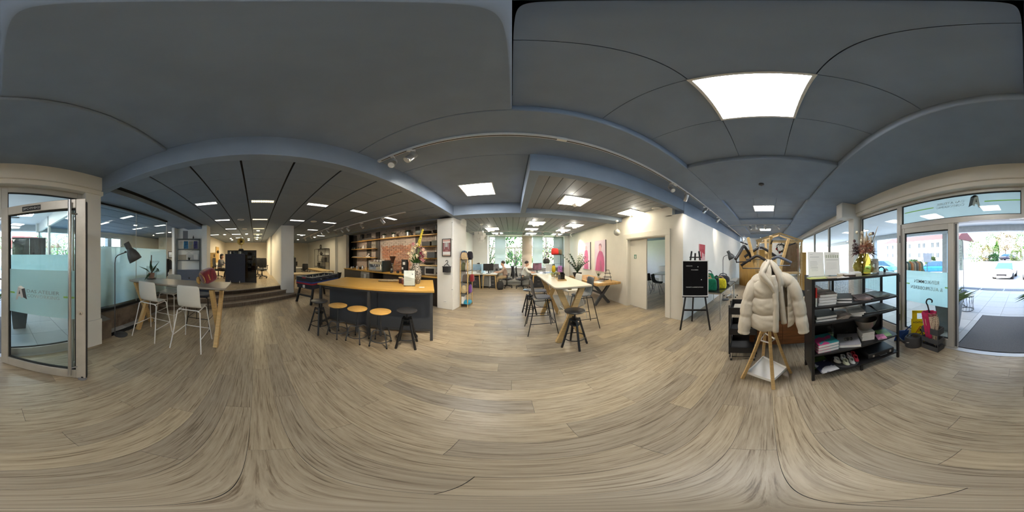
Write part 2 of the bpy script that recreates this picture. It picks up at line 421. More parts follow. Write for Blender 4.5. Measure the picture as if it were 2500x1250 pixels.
struct('wall_front_far', MB().bx(-14.5,-6.15,-6.75,-6.6,.4,3).bx(-6.15,-1.5,-6.75,-6.6,2.6,3).bx(-6.15,-4.1,-6.75,-6.6,.4,1.2).bx(-4.25,-4.0,-6.75,-6.6,.4,3), white)
struct('wall_left_middle', MB().bx(-9.9,-6.22,.97,1.47,.02,2.8).bx(-13.2,-9.95,.86,1.36,.02,2.8), white)
struct('wall_left_inner', MB().bx(-6.3,-5.95,-2.05,-1.85,.4,2.8).bx(-6.42,-6.3,-3.3,-1.85,.4,2.8).bx(-6.42,-6.0,-3.4,-3.28,.4,2.8), white)
# side room behind the sliding door
sr = MB(); sr.bx(9.2,9.4,2.2,9.1,0,2.9); sr.bx(3.5,5.0,9.0,9.3,0,2.9); sr.bx(8.4,9.4,9.0,9.3,0,2.9); sr.bx(5,8.4,9,9.3,0,.9); sr.bx(5,8.4,9,9.3,2.5,2.9); sr.bx(4.7,4.9,6.4,9.0,0,2.9)
struct('wall_right_rear', sr, white)
struct('ceiling', MB().bx(3.5,9.4,2.2,9.2,2.75,2.9), ceilp)
# door frame and sliding door
d3 = hub('door_3')
fr = MB(); fr.bx(3.275,3.30,3.87,4.06,0,2.13); fr.bx(3.275,3.30,2.25,2.39,0,2.13); fr.bx(3.275,3.30,2.25,4.06,2.13,2.28)
fr.bx(3.29,3.51,3.85,3.875,0,2.13); fr.bx(3.29,3.51,2.385,2.41,0,2.13); fr.bx(3.29,3.51,2.39,3.87,2.105,2.135)
obj('door_frame', fr, warmwhite, d3, bevel=.004)
obj('sliding_leaf', MB().bx(3.42,3.46,3.16,3.9,.012,2.1), warmwhite, d3, bevel=.003)
sg = MB(); sg.bx(3.414,3.42,3.57,3.67,1.52,1.64); obj('green_sticker', sg, mat('green_sign', (.02,.2,.12), .5), d3, label='small green pictogram sign on the sliding door')
pm = MB(); pm.ell((3.4125,3.64,1.605),(.0015,.011,.011),8,6); pm.bar((3.4125,3.645,1.59),(3.4125,3.63,1.55),.002,.012); pm.bar((3.4125,3.63,1.555),(3.4125,3.61,1.53),.002,.01); pm.bar((3.4125,3.64,1.55),(3.4125,3.655,1.53),.002,.01); pm.bar((3.4125,3.645,1.585),(3.4125,3.615,1.575),.002,.008); pm.bx(3.412,3.414,3.585,3.605,1.53,1.62)
obj('pictogram', pm, wplast, d3)
# ---- entrance facade
def frame_rect(mb, x0, x1, z0, z1, y0, y1, t, b=None):
    b = b or t
    mb.bx(x0, x0+t, y0, y1, z0, z1); mb.bx(x1-t, x1, y0, y1, z0, z1)
    mb.bx(x0+t, x1-t, y0, y1, z1-t, z1); mb.bx(x0+t, x1-t, y0, y1, z0, z0+b)
struct('wall_front_upper', MB().bx(-1.6,3.62,-2.5,-2.14,2.72,3.02).bx(-1.6,3.62,-2.46,-2.17,2.64,2.72).bx(3.95,13,-2.5,-2.2,2.76,2.99), mat('fascia_plaster', (.80,.77,.71), .6, var=.02, scale=2), bevel=.008)
struct('wall_front_right', MB().bx(3.6,3.95,-2.3,-1.76,2.57,2.97).bx(3.62,3.9,-2.42,-2.1,0,2.98), white, bevel=.01)
def window(name, x0, x1, z0, z1, t=.06, b=None, y=-2.33, yw=.07, fr=None, film=None):
    h = hub(name); mb = MB(); frame_rect(mb, x0, x1, z0, z1, y-yw/2, y+yw/2, t, b)
    obj('window_frame', mb, fr or alu, h, bevel=.004)
    g = MB(); frame_rect(g, x0+t, x1-t, z0+(b or t), z1-t, y-.014, y+.014, .012); obj('gasket', g, rubber, h)
    obj('pane', MB().bx(x0+t+.006, x1-t-.006, y-.006, y+.006, z0+(b or t)+.006, z1-t-.006), glass, h)
    if film:
        for i, (a, c, mm) in enumerate(film): obj('frosted_band', MB().bx(x0+t+.008, x1-t-.008, y-.010, y-.008, a, c), mm, h)
    return h
filmlight = glassmat('pale_film', frost=.55, fcol=(.82,.93,.96))
w1 = window('window_1', -1.27, -.02, .0, 2.64, .09, .13, film=[(1.0,1.62,frost)])
w2 = window('window_2', -.02, 2.2, 2.15, 2.64, .06, film=[(2.22,2.57,filmlight)])
w3 = window('window_3', 2.2, 3.62, .0, 2.64, .07, .12, film=[(.78,1.28,frost)])
w4 = window('window_4', 3.92, 5.9, .0, 2.76, .06, .14)
w5 = window('window_5', 5.9, 7.9, .0, 2.76, .06, .14)
w6 = window('window_6', 7.9, 13.0, .0, 2.76, .06, .14)
# closed leaf
d2 = hub('door_2'); mb = MB()
frame_rect(mb, 1.05, 2.17, .012, 2.13, -2.36, -2.29, .105, .15); obj('door_frame', mb, alu, d2, bevel=.005)
mb = MB(); mb.bx(2.14,2.2,-2.40,-2.26,0,2.2); mb.bx(1.0,1.05,-2.37,-2.30,.01,2.12); obj('jamb', mb, alu, d2, bevel=.004)
mb = MB(); frame_rect(mb, 1.155, 2.065, .162, 2.025, -2.34, -2.31, .014); obj('gasket', mb, rubber, d2)
obj('pane', MB().bx(1.16,2.06,-2.33,-2.318,.168,2.02), glass, d2)
obj('frosted_band', MB().bx(1.17,2.05,-2.336,-2.333,.74,1.33), frost, d2)
mb = MB(); mb.bx(1.002,1.03,-2.30,-2.285,.05,2.1); 
for z in (.3,1.1,1.85): mb.cyl((2.155,-2.262,z),(2.155,-2.262,z+.14),.011,n=10)
obj('hinge', mb, dgrey, d2)
# track and closer above the opening, threshold
mb = MB(); mb.bx(-.02,2.2,-2.38,-2.28,2.12,2.19); struct('trim_door_head', mb, alu)
tc_ = thing('door_closer', 'long aluminium door closer arm above the open entrance', 'door closer', (.5,-2.26,2.12))
obj('rail', MB().bx(-.45,.30,-.02,.02,0,.03), alu, tc_, bevel=.003); obj('arm', MB().bar((-.3,.02,.0),(-.75,.16,-.012),.02,.012), steel, tc_)
struct('trim_threshold', MB().bx(-1.3,3.6,-2.44,-2.24,-.004,.006), alu)
# ---- text helper (mesh lettering)
def text_me(body, size, ext=.0008, name='lettering', space=1.0, bold=0):
    cu = bpy.data.curves.new('t', 'FONT'); cu.body = body; cu.size = size; cu.extrude = ext; cu.align_x = 'LEFT'; cu.space_character = space; cu.offset = bold; cu.resolution_u = 2
    o = bpy.data.objects.new('t', cu); COL.objects.link(o)
    dg = bpy.context.evaluated_depsgraph_get(); me = bpy.data.meshes.new_from_object(o.evaluated_get(dg)); me.name = name
    bpy.data.objects.remove(o); bpy.data.curves.remove(cu); return me
def text(body, size, m, parent, loc, rot, width=None, name='lettering', ext=.0008, bold=0, space=1.0):
    me = text_me(body, size, ext, name, space, bold); me.materials.clear(); me.materials.append(m)
    if width:
        xs = [v.co.x for v in me.vertices]; k = width/(max(xs)-min(xs)); x0 = min(xs)
        for v in me.vertices: v.co.x = (v.co.x-x0)*k
    return link(name, me, parent, loc, rot)
ink = mat('grey_lettering', (.16,.17,.17), .5); inkl = mat('pale_grey_lettering', (.38,.42,.42), .5); inkm = mat('mid_grey_lettering', (.25,.28,.28), .5)
lime = glassmat('lime_stripe', frost=.75, fcol=(.62,.85,.25))
def a_logo(parent, loc, rot, h):
    k = h; o = MB()
    # front face of a block letter A, its side and its top, as flat print
    front = [(.0,.0),(.16,.07),(.19,.25),(.36,.33),(.40,.17),(.56,.25),(.38,1.0),(.17,.90)]
    o.prism([(x*k, y*k) for x, y in front], 0, .0012, 0)
    side = [(.56,.25),(.82,.14),(.66,.86),(.38,1.0)]
    o.prism([(x*k, y*k) for x, y in side], 0, .0012, 1)
    o.prism([(x*k, y*k) for x, y in [(.17,.90),(.38,1.0),(.66,.86),(.46,.80)][::-1]], 0, .0014, 2)
    o.prism([(x*k, y*k) for x, y in [(.22,.42),(.34,.47),(.285,.72)]], -.0005, .002, 1)
    return obj('logo', o, [lgrey, dgrey, wplast], parent, rot=rot, loc=loc)
# lettering of the closed leaf and the transom reads from the street side
RS = (R(90), 0, 0)          # text facing -Y
text('REIN', .095, inkl, d2, (1.34,-2.3327,1.115), RS, .17); text('KOMMEN', .085, ink, d2, (1.525,-2.3327,1.115), RS, .335, bold=.0003)
text('& AUS', .095, inkl, d2, (1.27,-2.3327,1.0), RS, .24); text('PROBIEREN', .085, ink, d2, (1.53,-2.3327,1.0), RS, .41, bold=.0003)
mb = MB().bx(1.17,1.23,-2.333,-2.331,1.07,1.092).bx(1.97,2.05,-2.333,-2.331,1.07,1.092); obj('lime_stripe', mb, lime, d2)
a_logo(w2, (.64,-2.3362,2.335), RS, .23)
text('DAS ATELIER', .056, inkl, w2, (.90,-2.337,2.46), RS, .49); text('COWORKING', .056, inkl, w2, (.90,-2.337,2.40), RS, .49)
obj('lime_stripe', MB().bx(.05,.58,-2.3378,-2.3362,2.43,2.448).bx(1.45,2.1,-2.3378,-2.3362,2.43,2.448), lime, w2)
# ---- open leaf: hinged at x = 0, swung 143 degrees inwards, seen from its street side
d1 = hub('door_1'); d1.location = (-.035, -2.12, 0); ang = math.atan2(.62, -.83); d1.rotation_euler = (0, 0, ang)
# local +x along the leaf, +y is the room-centre side (camera side is local -y after the swing)
mb = MB(); frame_rect(mb, 0, 1.045, .012, 2.225, -.035, .035, .105, .14); obj('door_frame', mb, mat('warm_aluminium', (.50,.47,.42), .4, .3), d1, bevel=.005)
mb = MB(); frame_rect(mb, .105, .94, .152, 2.12, -.016, .016, .014); obj('gasket', mb, rubber, d1)
obj('pane', MB().bx(.112,.933,-.006,.006,.16,2.115), glass, d1)
obj('edge_seal', MB().bx(1.045,1.058,-.02,.03,.02,2.19), rubber, d1)
obj('frosted_band', MB().bx(.12,.925,-.011,-.0075,.89,1.44), frost, d1)
RL = (R(90), 0, 0)
a_logo(d1, (.205,-.0125,1.05), RL, .19)
text('DAS ATELIER', .055, inkm, d1, (.36,-.0125,1.165), RL, .395); text('COWORKING', .055, inkl, d1, (.36,-.0125,1.108), RL, .395)
obj('lime_stripe', MB().bx(.125,.19,-.0125,-.0105,1.135,1.155).bx(.80,.92,-.0125,-.0105,1.135,1.155), lime, d1)
for y0, nm in ((-.085,'pull_bar'), (.085,'pull_bar')):
    mb = MB().cyl((.885,y0,.10),(.885,y0,2.20),.019,n=14)
    for z in (.22,2.05): mb.cyl((.885,y0,z),(.955,y0*.35,z),.009,n=8)
    obj(nm, mb, steel, d1)
obj('lock_cylinder', MB().cyl((.99,-.034,.98),(.99,-.045,.98),.022,n=14).bx(.986,.994,-.047,-.044,.965,.985,1), [chrome, black], d1)
obj('plate', MB().bx(.31,.545,-.0375,-.035,2.135,2.195), black, d1, label='small black sticker plate on the door head')
text('20*C+M+B+21', .04, lgrey, d1, (.32,-.038,2.152), RL, .215)
t = thing('door_stop', 'round grey door stop disc on the floor under the open door', 'door stop', (-.83,-1.50,0))
obj('base', MB().lathe([(.05,0),(.05,.012),(.045,.02),(.03,.024)],20), mgrey, t); obj('buffer', MB().lathe([(.018,.02),(.02,.04),(.012,.05)],12), rubber, t)
# ---- glass partition of the office
gp = hub('window_7'); Yg = -2.70
obj('frame', MB().bx(-4.42,-1.57,Yg-.03,Yg+.03,.42,.47).bx(-4.42,-1.57,Yg-.035,Yg+.035,2.68,2.74), black, gp)
for a, b in ((-1.58,-2.98),(-2.99,-4.40)): obj('pane', MB().bx(b,a,Yg-.005,Yg+.005,.47,2.68), glass, gp)
for a, b in ((-1.59,-2.975),(-2.995,-4.39)): obj('frosted_band', MB().bx(b,a,Yg-.009,Yg-.0065,.52,1.80), frost2, gp)
text('DAS ATELIER', .06, inkm, gp, (-3.62,Yg+.008,1.42), (R(90),0,R(180)), None)
obj('glass_edge', MB().bx(-2.99,-2.98,Yg-.006,Yg+.006,.47,2.68).bx(-4.41,-4.40,Yg-.006,Yg+.006,.47,2.70), wplast, gp)
w8 = window('window_8', -6.15, -4.1, 1.2, 2.6, .07, None, -6.66, .08, wplast)
# ---- brick wall behind the bar
brickm = tintmat('old_brick', [(.30,.13,.08),(.40,.17,.09),(.26,.13,.09),(.36,.20,.13),(.44,.21,.12)], .9, .5, 40)
t_ = brickm.node_tree; p_ = t_.nodes['Principled BSDF']; L_ = t_.links.new
g_ = t_.nodes.new('ShaderNodeNewGeometry'); sx_ = t_.nodes.new('ShaderNodeSeparateXYZ'); L_(g_.outputs['Position'], sx_.inputs[0])
n_ = t_.nodes.new('ShaderNodeTexNoise'); n_.inputs['Scale'].default_value = 6; n_.inputs['Detail'].default_value = 6; L_(g_.outputs['Position'], n_.inputs['Vector'])
def mth(op, a, b):
    x = t_.nodes.new('ShaderNodeMath'); x.operation = op
    for i, v in enumerate((a, b)):
        if isinstance(v, (int, float)): x.inputs[i].default_value = v
        else: L_(v, x.inputs[i])
    return x.outputs[0]
dx_ = mth('ABSOLUTE', mth('SUBTRACT', sx_.outputs[0], -4.55), 0)       # bare patch where old limewash was stripped
inx = mth('LESS_THAN', mth('ADD', dx_, mth('MULTIPLY', n_.outputs['Fac'], .35)), .98)
inz = mth('LESS_THAN', mth('ADD', sx_.outputs[2], mth('MULTIPLY', n_.outputs['Fac'], .35)), 2.22)
bare = mth('MULTIPLY', inx, inz)
thr = mth('ADD', .35, mth('MULTIPLY', bare, .26))
n2_ = t_.nodes.new('ShaderNodeTexNoise'); n2_.inputs['Scale'].default_value = 22; n2_.inputs['Detail'].default_value = 5; L_(g_.outputs['Position'], n2_.inputs['Vector'])
mk_ = mth('GREATER_THAN', n2_.outputs['Fac'], thr)
mx_ = t_.nodes.new('ShaderNodeMix'); mx_.data_type = 'RGBA'; L_(mth('MULTIPLY', mk_, .80), mx_.inputs[0])
L_(p_.inputs['Base Color'].links[0].from_socket, mx_.inputs[6]); mx_.inputs[7].default_value = (.47,.42,.37,1); L_(mx_.outputs[2], p_.inputs['Base Color'])
wall_bar = bpy.data.objects['wall_left_back']
BW, BH = .25, .077
b_me = mk('brick', MB().bx(-BW/2+.006, BW/2-.006, -.025, 0, -BH/2+.005, BH/2-.005), brickm)
bs = []
for r_ in range(0, 28):
    z = .70 + BH*r_
    for c_ in range(0, 23):
        x = -2.25 - c_*BW - (r_ % 2)*BW/2
        if x < -7.65: continue
        bs.append((abs(z-1.9)+abs(x+4.2)*.5, x, z))
bs.sort(); rest = MB()
for k, (d, x, z) in enumerate(bs):
    y = 5.245 - random.uniform(0,.006)
    if k < 300: link('brick', b_me, wall_bar, (x, y, z))
    else: rest.bx(x-BW/2+.006, x+BW/2-.006, y-.025, y, z-BH/2+.005, z+BH/2-.005)
stuff(obj('brick', rest, brickm, wall_bar))
# ---- back windows with panel blinds
w9 = window('window_9', -1.34, .64, .96, 2.74, .07, None, 9.14, .08, wplast)
obj('mullion', MB().bx(-.96,-.90,9.10,9.18,1.0,2.7).bx(-.42,-.36,9.10,9.18,1.0,2.7).bx(-1.30,.6,9.10,9.18,2.02,2.09), wplast, w9)
w10 = window('window_10', .9, 2.98, .96, 2.74, .07, None, 9.14, .08, wplast)
obj('mullion', MB().bx(1.9,1.96,9.10,9.18,1.0,2.7).bx(.95,2.95,9.10,9.18,2.02,2.09), wplast, w10)
struct('trim_window_sill', MB().bx(-1.4,3.02,8.86,9.06,.92,.96), white, bevel=.005)
def blindmat(name, c):
    m_ = glassmat(name, (1,1,1), .6, .1, .86, c); return m_
bl1 = blindmat('grey_blind', (.48,.50,.49)); bl2 = blindmat('beige_blind', (.55,.44,.36)); bl3 = blindmat('dark_grey_blind', (.32,.33,.32))
for (a, b, z0, mm, lab) in ((-.93,-.36,.82,bl1,'grey translucent panel blind beside the seated man with beige shirt'), (.54,1.09,.82,bl2,'beige panel blind hanging between the two bright windows'),
                     (1.13,1.69,.82,bl1,'pale grey panel blind right of the beige one'), (2.3,2.87,.76,bl3,'darkest grey panel blind behind the red bag shelf')):
    t = thing('panel_blind', lab, 'blind', ((a+b)/2, 8.84, 0), 0, 'panel blinds at the back windows')
    obj('fabric', MB().bx(-(b-a)/2,(b-a)/2,-.002,.002,z0,2.70), mm, t)
    obj('bottom_bar', MB().bx(-(b-a)/2,(b-a)/2,-.006,.006,z0-.02,z0+.005), alu, t)
    obj('carrier', MB().bx(-(b-a)/2,(b-a)/2,-.01,.01,2.70,2.73), wplast, t)
t = thing('curtain_rail', 'long white rail carrying the panel blinds over the back windows', 'rail', (.85,8.84,2.73))
obj('track', MB().bx(-2.3,2.3,-.05,.05,0,.03), wplast, t); [obj('bracket', MB().bx(x,x+.04,-.03,.03,.03,.08), wplast, t) for x in (-1.9,0,1.8)]
def radiator(x0, x1, lab):
    t = thing('wall_radiator', lab, 'radiator', ((x0+x1)/2, 8.93, 0)); n = int((x1-x0)/.05); L = (x1-x0)/2
    obj('panel', MB().bx(-L,L,-.02,.02,.16,.80), wplast, t)
    mb = MB()
    for i in range(n): mb.bx(-L+i*.05+.008,-L+i*.05+.042,-.035,-.02,.18,.78)
    obj('fin', mb, wplast, t); obj('pipe', MB().cyl((L-.05,0,.16),(L-.05,0,.0),.01,n=8), wplast, t); obj('top_grille', MB().bx(-L,L,-.045,.03,.80,.815), wplast, t)
radiator(-.35, .62, 'white ribbed radiator under the left back window'); radiator(.95, 2.9, 'long white radiator under the right back window')
# ================================================================ OUTSIDE
pave = tintmat('paving_slab', [(.42,.42,.41),(.50,.50,.49),(.46,.455,.44)], .6, .2, 60)
ground = struct('ground', MB().bx(-14,20,-8.2,-2.44,-.2,-.012).add([(-90,-8.2,-.012),(90,-8.2,-.012),(90,-15,-.45),(-90,-15,-.45),(90,-24,-.35),(-90,-24,-.35),(90,-32,.55),(-90,-32,.55),(400,-300,9.0),(-400,-300,9.0)],
    [(0,3,2,1),(3,5,4,2),(5,7,6,4),(7,9,8,6)]).add([(-90,-8.2,-.012),(-14,-8.2,-.012),(-14,40,-.012),(-90,40,-.012)],[(0,1,2,3)]).add([(20,-8.2,-.012),(90,-8.2,-.012),(90,40,-.012),(20,40,-.012)],[(0,1,2,3)]), mat('light_asphalt', (.36,.355,.34), .8, var=.05, scale=2, bump=.1))
pv = mk('paving_slab', MB().bx(-.298,.298,-.298,.298,-.011,0), pave)
for i in range(-4, 10):
    for j in range(8): link('paving_slab', pv, ground, (i*.605+.3, -2.75-j*.605, -.001))
for k, x in enumerate((-.75,.38,1.5,2.62)):
    g = thing('drain_grate', ('dark drain grate between the others, nearest the flag','second dark drain grate along the kerb','third dark drain grate along the kerb','fourth dark drain grate along the kerb')[k] if 0 else ['leftmost','second','third','last'][3-k]+' dark steel drain grate along the kerb outside', 'grate', (x,-7.55,0), 0, 'drain grates along the kerb')
    mb = MB(); mb.bx(-.53,.53,-.2,-.17,-.01,.004); mb.bx(-.53,.53,.17,.2,-.01,.004); obj('frame', mb, dgrey, g)
    mb = MB()
    for i in range(24): mb.bx(-.52+i*.044,-.50+i*.044,-.17,.17,-.008,.003)
    obj('bar', mb, dgrey, g)
struct('trim_canopy', MB().bx(-14,20,-7.3,-2.44,2.97,3.1), mat('canopy_white', (.74,.77,.78), .6, var=.02, scale=1))
struct('roof', MB().bx(-15,14,-2.44,9.4,3.4,3.6), mat('roof_felt', (.1,.1,.1), .9))
struct('trim_canopy_beam', MB().bx(-14,20,-7.3,-7.0,2.70,2.97), mat('canopy_beam', (.55,.57,.58), .6), bevel=.01)
for k, x in enumerate((3.72, 9.3, -5.6)): struct('trim_canopy_post', MB().bx(x-.13,x+.13,-7.28,-7.02,-.01,2.72).bx(x-.17,x+.17,-7.32,-6.98,-.01,.06), mat('post_grey_%d' % k, (.42,.44,.45), .6))
t = thing('canopy_light', 'square lit panel light under the street canopy', 'ceiling light', (2.9,-4.6,2.94)); obj('frame', MB().bx(-.32,.32,-.32,.32,0,.03), alu, t); obj('diffuser', MB().bx(-.29,.29,-.29,.29,-.008,.0), lamp_panel, t)
t = dup(t, (-.75,-5.0,2.94), 0, 'square canopy light seen through the open glass door'); t = dup(t, (7.2,-4.6,2.94), 0, 'square canopy light behind the dried flowers')
# glazed return of the office along the passage, and its street window
w11 = hub('window_11'); mb = MB(); XG = -1.64
for y in (-2.80,-5.27,-6.68): mb.bx(XG-.04,XG+.04,y-.035,y+.035,0,2.97)
mb.bx(XG-.04,XG+.04,-6.68,-2.78,2.62,2.97).bx(XG-.04,XG+.04,-6.68,-2.78,0,.5); obj('window_frame', mb, wmetal, w11)
for a, b in ((-5.23,-2.84),(-6.64,-5.31)):
    obj('pane', MB().bx(XG-.006,XG+.006,a,b,.5,2.62), glass, w11)
    obj('frosted_band', MB().bx(XG+.008,XG+.011,a+.01,b-.01,.55,1.36), frost, w11)
w12 = window('window_12', -4.0, -1.68, .5, 2.9, .06, None, -6.68, .08, wmetal, [(.6,1.30,frost)])
# ================================================================ CEILING LIGHTS
def panel_light(x, y, z, lab, s=.57, m=None, rz=0):
    t = thing('ceiling_panel_light', lab, 'ceiling light', (x,y,z), rz, 'square ceiling panel lights')
    mb = MB(); h = s/2
    for a in (0,1,2,3): mb.add([(p[0],p[1],p[2]) for p in []], [])
    mb.bx(-h-.022,-h,-h-.022,h+.022,-.014,0); mb.bx(h,h+.022,-h-.022,h+.022,-.014,0); mb.bx(-h,h,-h-.022,-h,-.014,0); mb.bx(-h,h,h,h+.022,-.014,0)
    obj('frame', mb, wmetal, t, bevel=.002)
    obj('diffuser', MB().bx(-h,h,-h,h,-.009,-.002), m or lamp_panel, t); return t
panel_light(.985, .08, 3.075, 'large bright square panel light in the nearest ceiling recess', .55)
panel_light(4.88, .12, 3.075, 'bright square panel light in the second ceiling recess, beyond the coat stand')
panel_light(9.0, .15, 3.075, 'bright square panel light in the farthest ceiling recess')
panel_light(-.665, 3.16, 3.0, 'bright square panel light on the plain ceiling between column and boxed beam', .6)
def spot_fixture(name, lab, x, y, z, lit=True, rz=0, s=.6, tube=True):
    # recessed square light with a lamp cylinder slung below it
    t = thing(name, lab, 'ceiling light', (x,y,z), rz, 'recessed lights with lamp cylinders in the slatted ceiling'); h = s/2
    mb = MB(); mb.bx(-h,-h+.03,-h,h,-.02,0); mb.bx(h-.03,h,-h,h,-.02,0); mb.bx(-h+.03,h-.03,-h,-h+.03,-.02,0); mb.bx(-h+.03,h-.03,h-.03,h,-.02,0)
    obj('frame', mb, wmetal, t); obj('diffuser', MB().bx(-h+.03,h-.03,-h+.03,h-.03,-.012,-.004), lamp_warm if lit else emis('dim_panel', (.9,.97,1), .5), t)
    if tube:
        obj('arm', MB().cyl((.05,.05,-.012),(.05,.05,-.07),.012,n=8).ell((.06,.05,-.075),(.045,.045,.03),12,8), lgrey, t)
        c = obj('lamp_cylinder', MB().cyl((.04,.02,-.085),(-.12,-.22,-.115),.055,n=18), wplast, t)
        obj('lens', MB().cyl((-.12,-.22,-.115),(-.123,-.224,-.1155),.047,n=18), lamp_white if lit else lgrey, c)
    return t
FX = [(1.31,3.29,2.85,1,'nearest recessed warm light in the slatted ceiling'),(3.05,3.4,2.85,1,'recessed warm light above the sliding door'),(-.85,7.0,2.8,1,'warm recessed light over the left desk'),
      (.87,5.75,2.8,1,'warm recessed light just behind the cross beam'),(.85,7.1,2.8,0,'dim recessed light over the middle of the back room'),(2.34,5.8,2.8,1,'warm recessed light near the pink portraits'),
      (2.3,7.1,2.8,1,'warm recessed light above the potted plant'),(1.0,8.5,2.8,0,'dim recessed light nearest the beige blind'),(-.75,8.4,2.8,0,'dim recessed light nearest the left window'),(2.4,8.5,2.8,0,'dim recessed light nearest the right window')]
for x, y, z, lit, lab in FX: spot_fixture('recessed_light', lab, x, y, z, lit)
# louvred luminaires over the office
louv = mat('louvre_aluminium', (.72,.72,.7), .22, .9)
lw = emis('tube_glow', (1,.96,.9), 2.6); lwd = emis('off_tube_reflection', (1,.8,.45), .8)  # switched-off louvre lights: weak warm emission stands in for their reflection
def louvre_proto(off):
    t = thing('louvre_light', 'x', 'ceiling light', (0,0,0), 0, 'louvred ceiling lights in the office tiles')
    mb = MB(); a, b = .08, .245
    mb.bx(-a,-a+.012,-b,b,-.012,0); mb.bx(a-.012,a,-b,b,-.012,0); mb.bx(-a,a,-b,-b+.012,-.012,0); mb.bx(-a,a,b-.012,b,-.012,0); obj('frame', mb, wmetal, t)
    lm = mk('louvre', MB().bx(-a+.012,a-.012,-.003,.003,-.012,-.001), louv)
    for i in range(9): link('louvre', lm, t, (0,-b+.049+i*.049,0))
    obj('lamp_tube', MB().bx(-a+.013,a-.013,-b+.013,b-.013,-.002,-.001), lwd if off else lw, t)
    return t
LV = [(-3.42,-1.08),(-3.42,.14),(-3.42,1.36),(-5.22,-1.09),(-5.22,.13),(-5.22,1.35),(-3.44,2.52),(-5.19,2.52),(-7.03,-1.09),(-7.03,.12),(-8.83,-1.08),(-8.83,.1),(-8.87,-2.3),(-3.45,3.75),(-6.95,2.52),
      (-3.45,-3.5),(-3.5,-4.71),(-5.25,-3.5),(-5.27,-4.71),(-7.03,-4.7),(-7.03,-3.5),(-10.6,.1),(-10.6,-1.08),(-8.8,2.5),(-8.8,3.7)]
rown = {-3.42:'first',-3.44:'first',-3.45:'first',-3.5:'first',-5.22:'second',-5.19:'second',-5.25:'second',-5.27:'second',-7.03:'third',-6.95:'third',-8.83:'fourth',-8.87:'fourth',-8.8:'fourth',-10.6:'fifth'}
def yword(y):
    for lim, wd in ((-4.2,'far behind the glass partition'),(-3,'behind the glass partition'),(-1.9,'over the crates side'),(-.6,'over the left office aisle'),(.7,'over the middle of the steps'),(2,'over the white partition box'),(3.2,'over the football table'),(9,'in front of the bar shelves')):
        if y < lim: return wd
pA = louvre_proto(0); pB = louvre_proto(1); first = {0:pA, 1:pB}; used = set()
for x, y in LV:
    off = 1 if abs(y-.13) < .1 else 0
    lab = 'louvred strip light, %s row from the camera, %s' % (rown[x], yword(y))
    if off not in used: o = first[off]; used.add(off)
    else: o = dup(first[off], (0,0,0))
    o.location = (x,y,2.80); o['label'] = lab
# round downlights and discs
def downlight(x, y, z, lab, lit=1, r=.085):
    t = thing('downlight' if lit else 'ceiling_disc', lab, 'ceiling light' if lit else 'speaker', (x,y,z), 0, 'round downlights over the office' if lit else 'round white ceiling speakers')
    obj('ring', MB().lathe([(r,0),(r,-.012),(r*.8,-.016),(r*.78,0)],20), wplast, t)
    obj('lens' if lit else 'grille', MB().lathe([(r*.78,-.006),(r*.4,-.011),(0,-.012)],20), lamp_spot if lit else lgrey, t)
DL = [(-7.57,.1),(-9.2,.1),(-10.4,.08),(-11.5,.06),(-8.87,-1.73),(-8.72,-.5),(-10.9,-1.7),(-11.9,-1.75),(-11.2,-.5),(-12.2,-.55),(-7.0,-4.1),(-9,2.6),(-9.6,3.6),(-11.4,3.0),(-4.6,-4.2)]
DN = ['lit downlight before the right aisle','second lit downlight along the right aisle','third lit downlight along the right aisle','last lit downlight along the right aisle','yellowish downlight above the seated woman','lit downlight right above the brass horn','small far downlight on the left of the horn','farthest downlight left of the horn','far downlight just right of the horn','farthest downlight just right of the horn','downlight seen past the edge of the glass partition','downlight beyond the white partition, leftmost','downlight beyond the white partition, middle','farthest downlight beyond the white partition','downlight seen near the middle, through the glass partition']
for (x, y), lab in zip(DL, DN): downlight(x, y, 2.80, lab)
for (x, y), lab in zip([(-5.24,-.49),(-5.22,1.93),(-7.1,-.5)], ['white speaker disc above the steps','white speaker disc right of the white partition','small white disc above the office screen']): downlight(x, y, 2.80, lab, 0, .11)
downlight(3.22, 2.62, 2.85, 'white speaker disc near the corner of the slatted ceiling', 0, .13)
t = thing('smoke_detector', 'small dark detector on the ceiling strip between two recesses', 'detector', (2.95,.12,3.0)); obj('body', MB().lathe([(.05,0),(.05,-.02),(.03,-.03),(0,-.032)],16), dgrey, t); obj('button', MB().bx(.05,.085,-.01,.01,-.012,0), black, t)
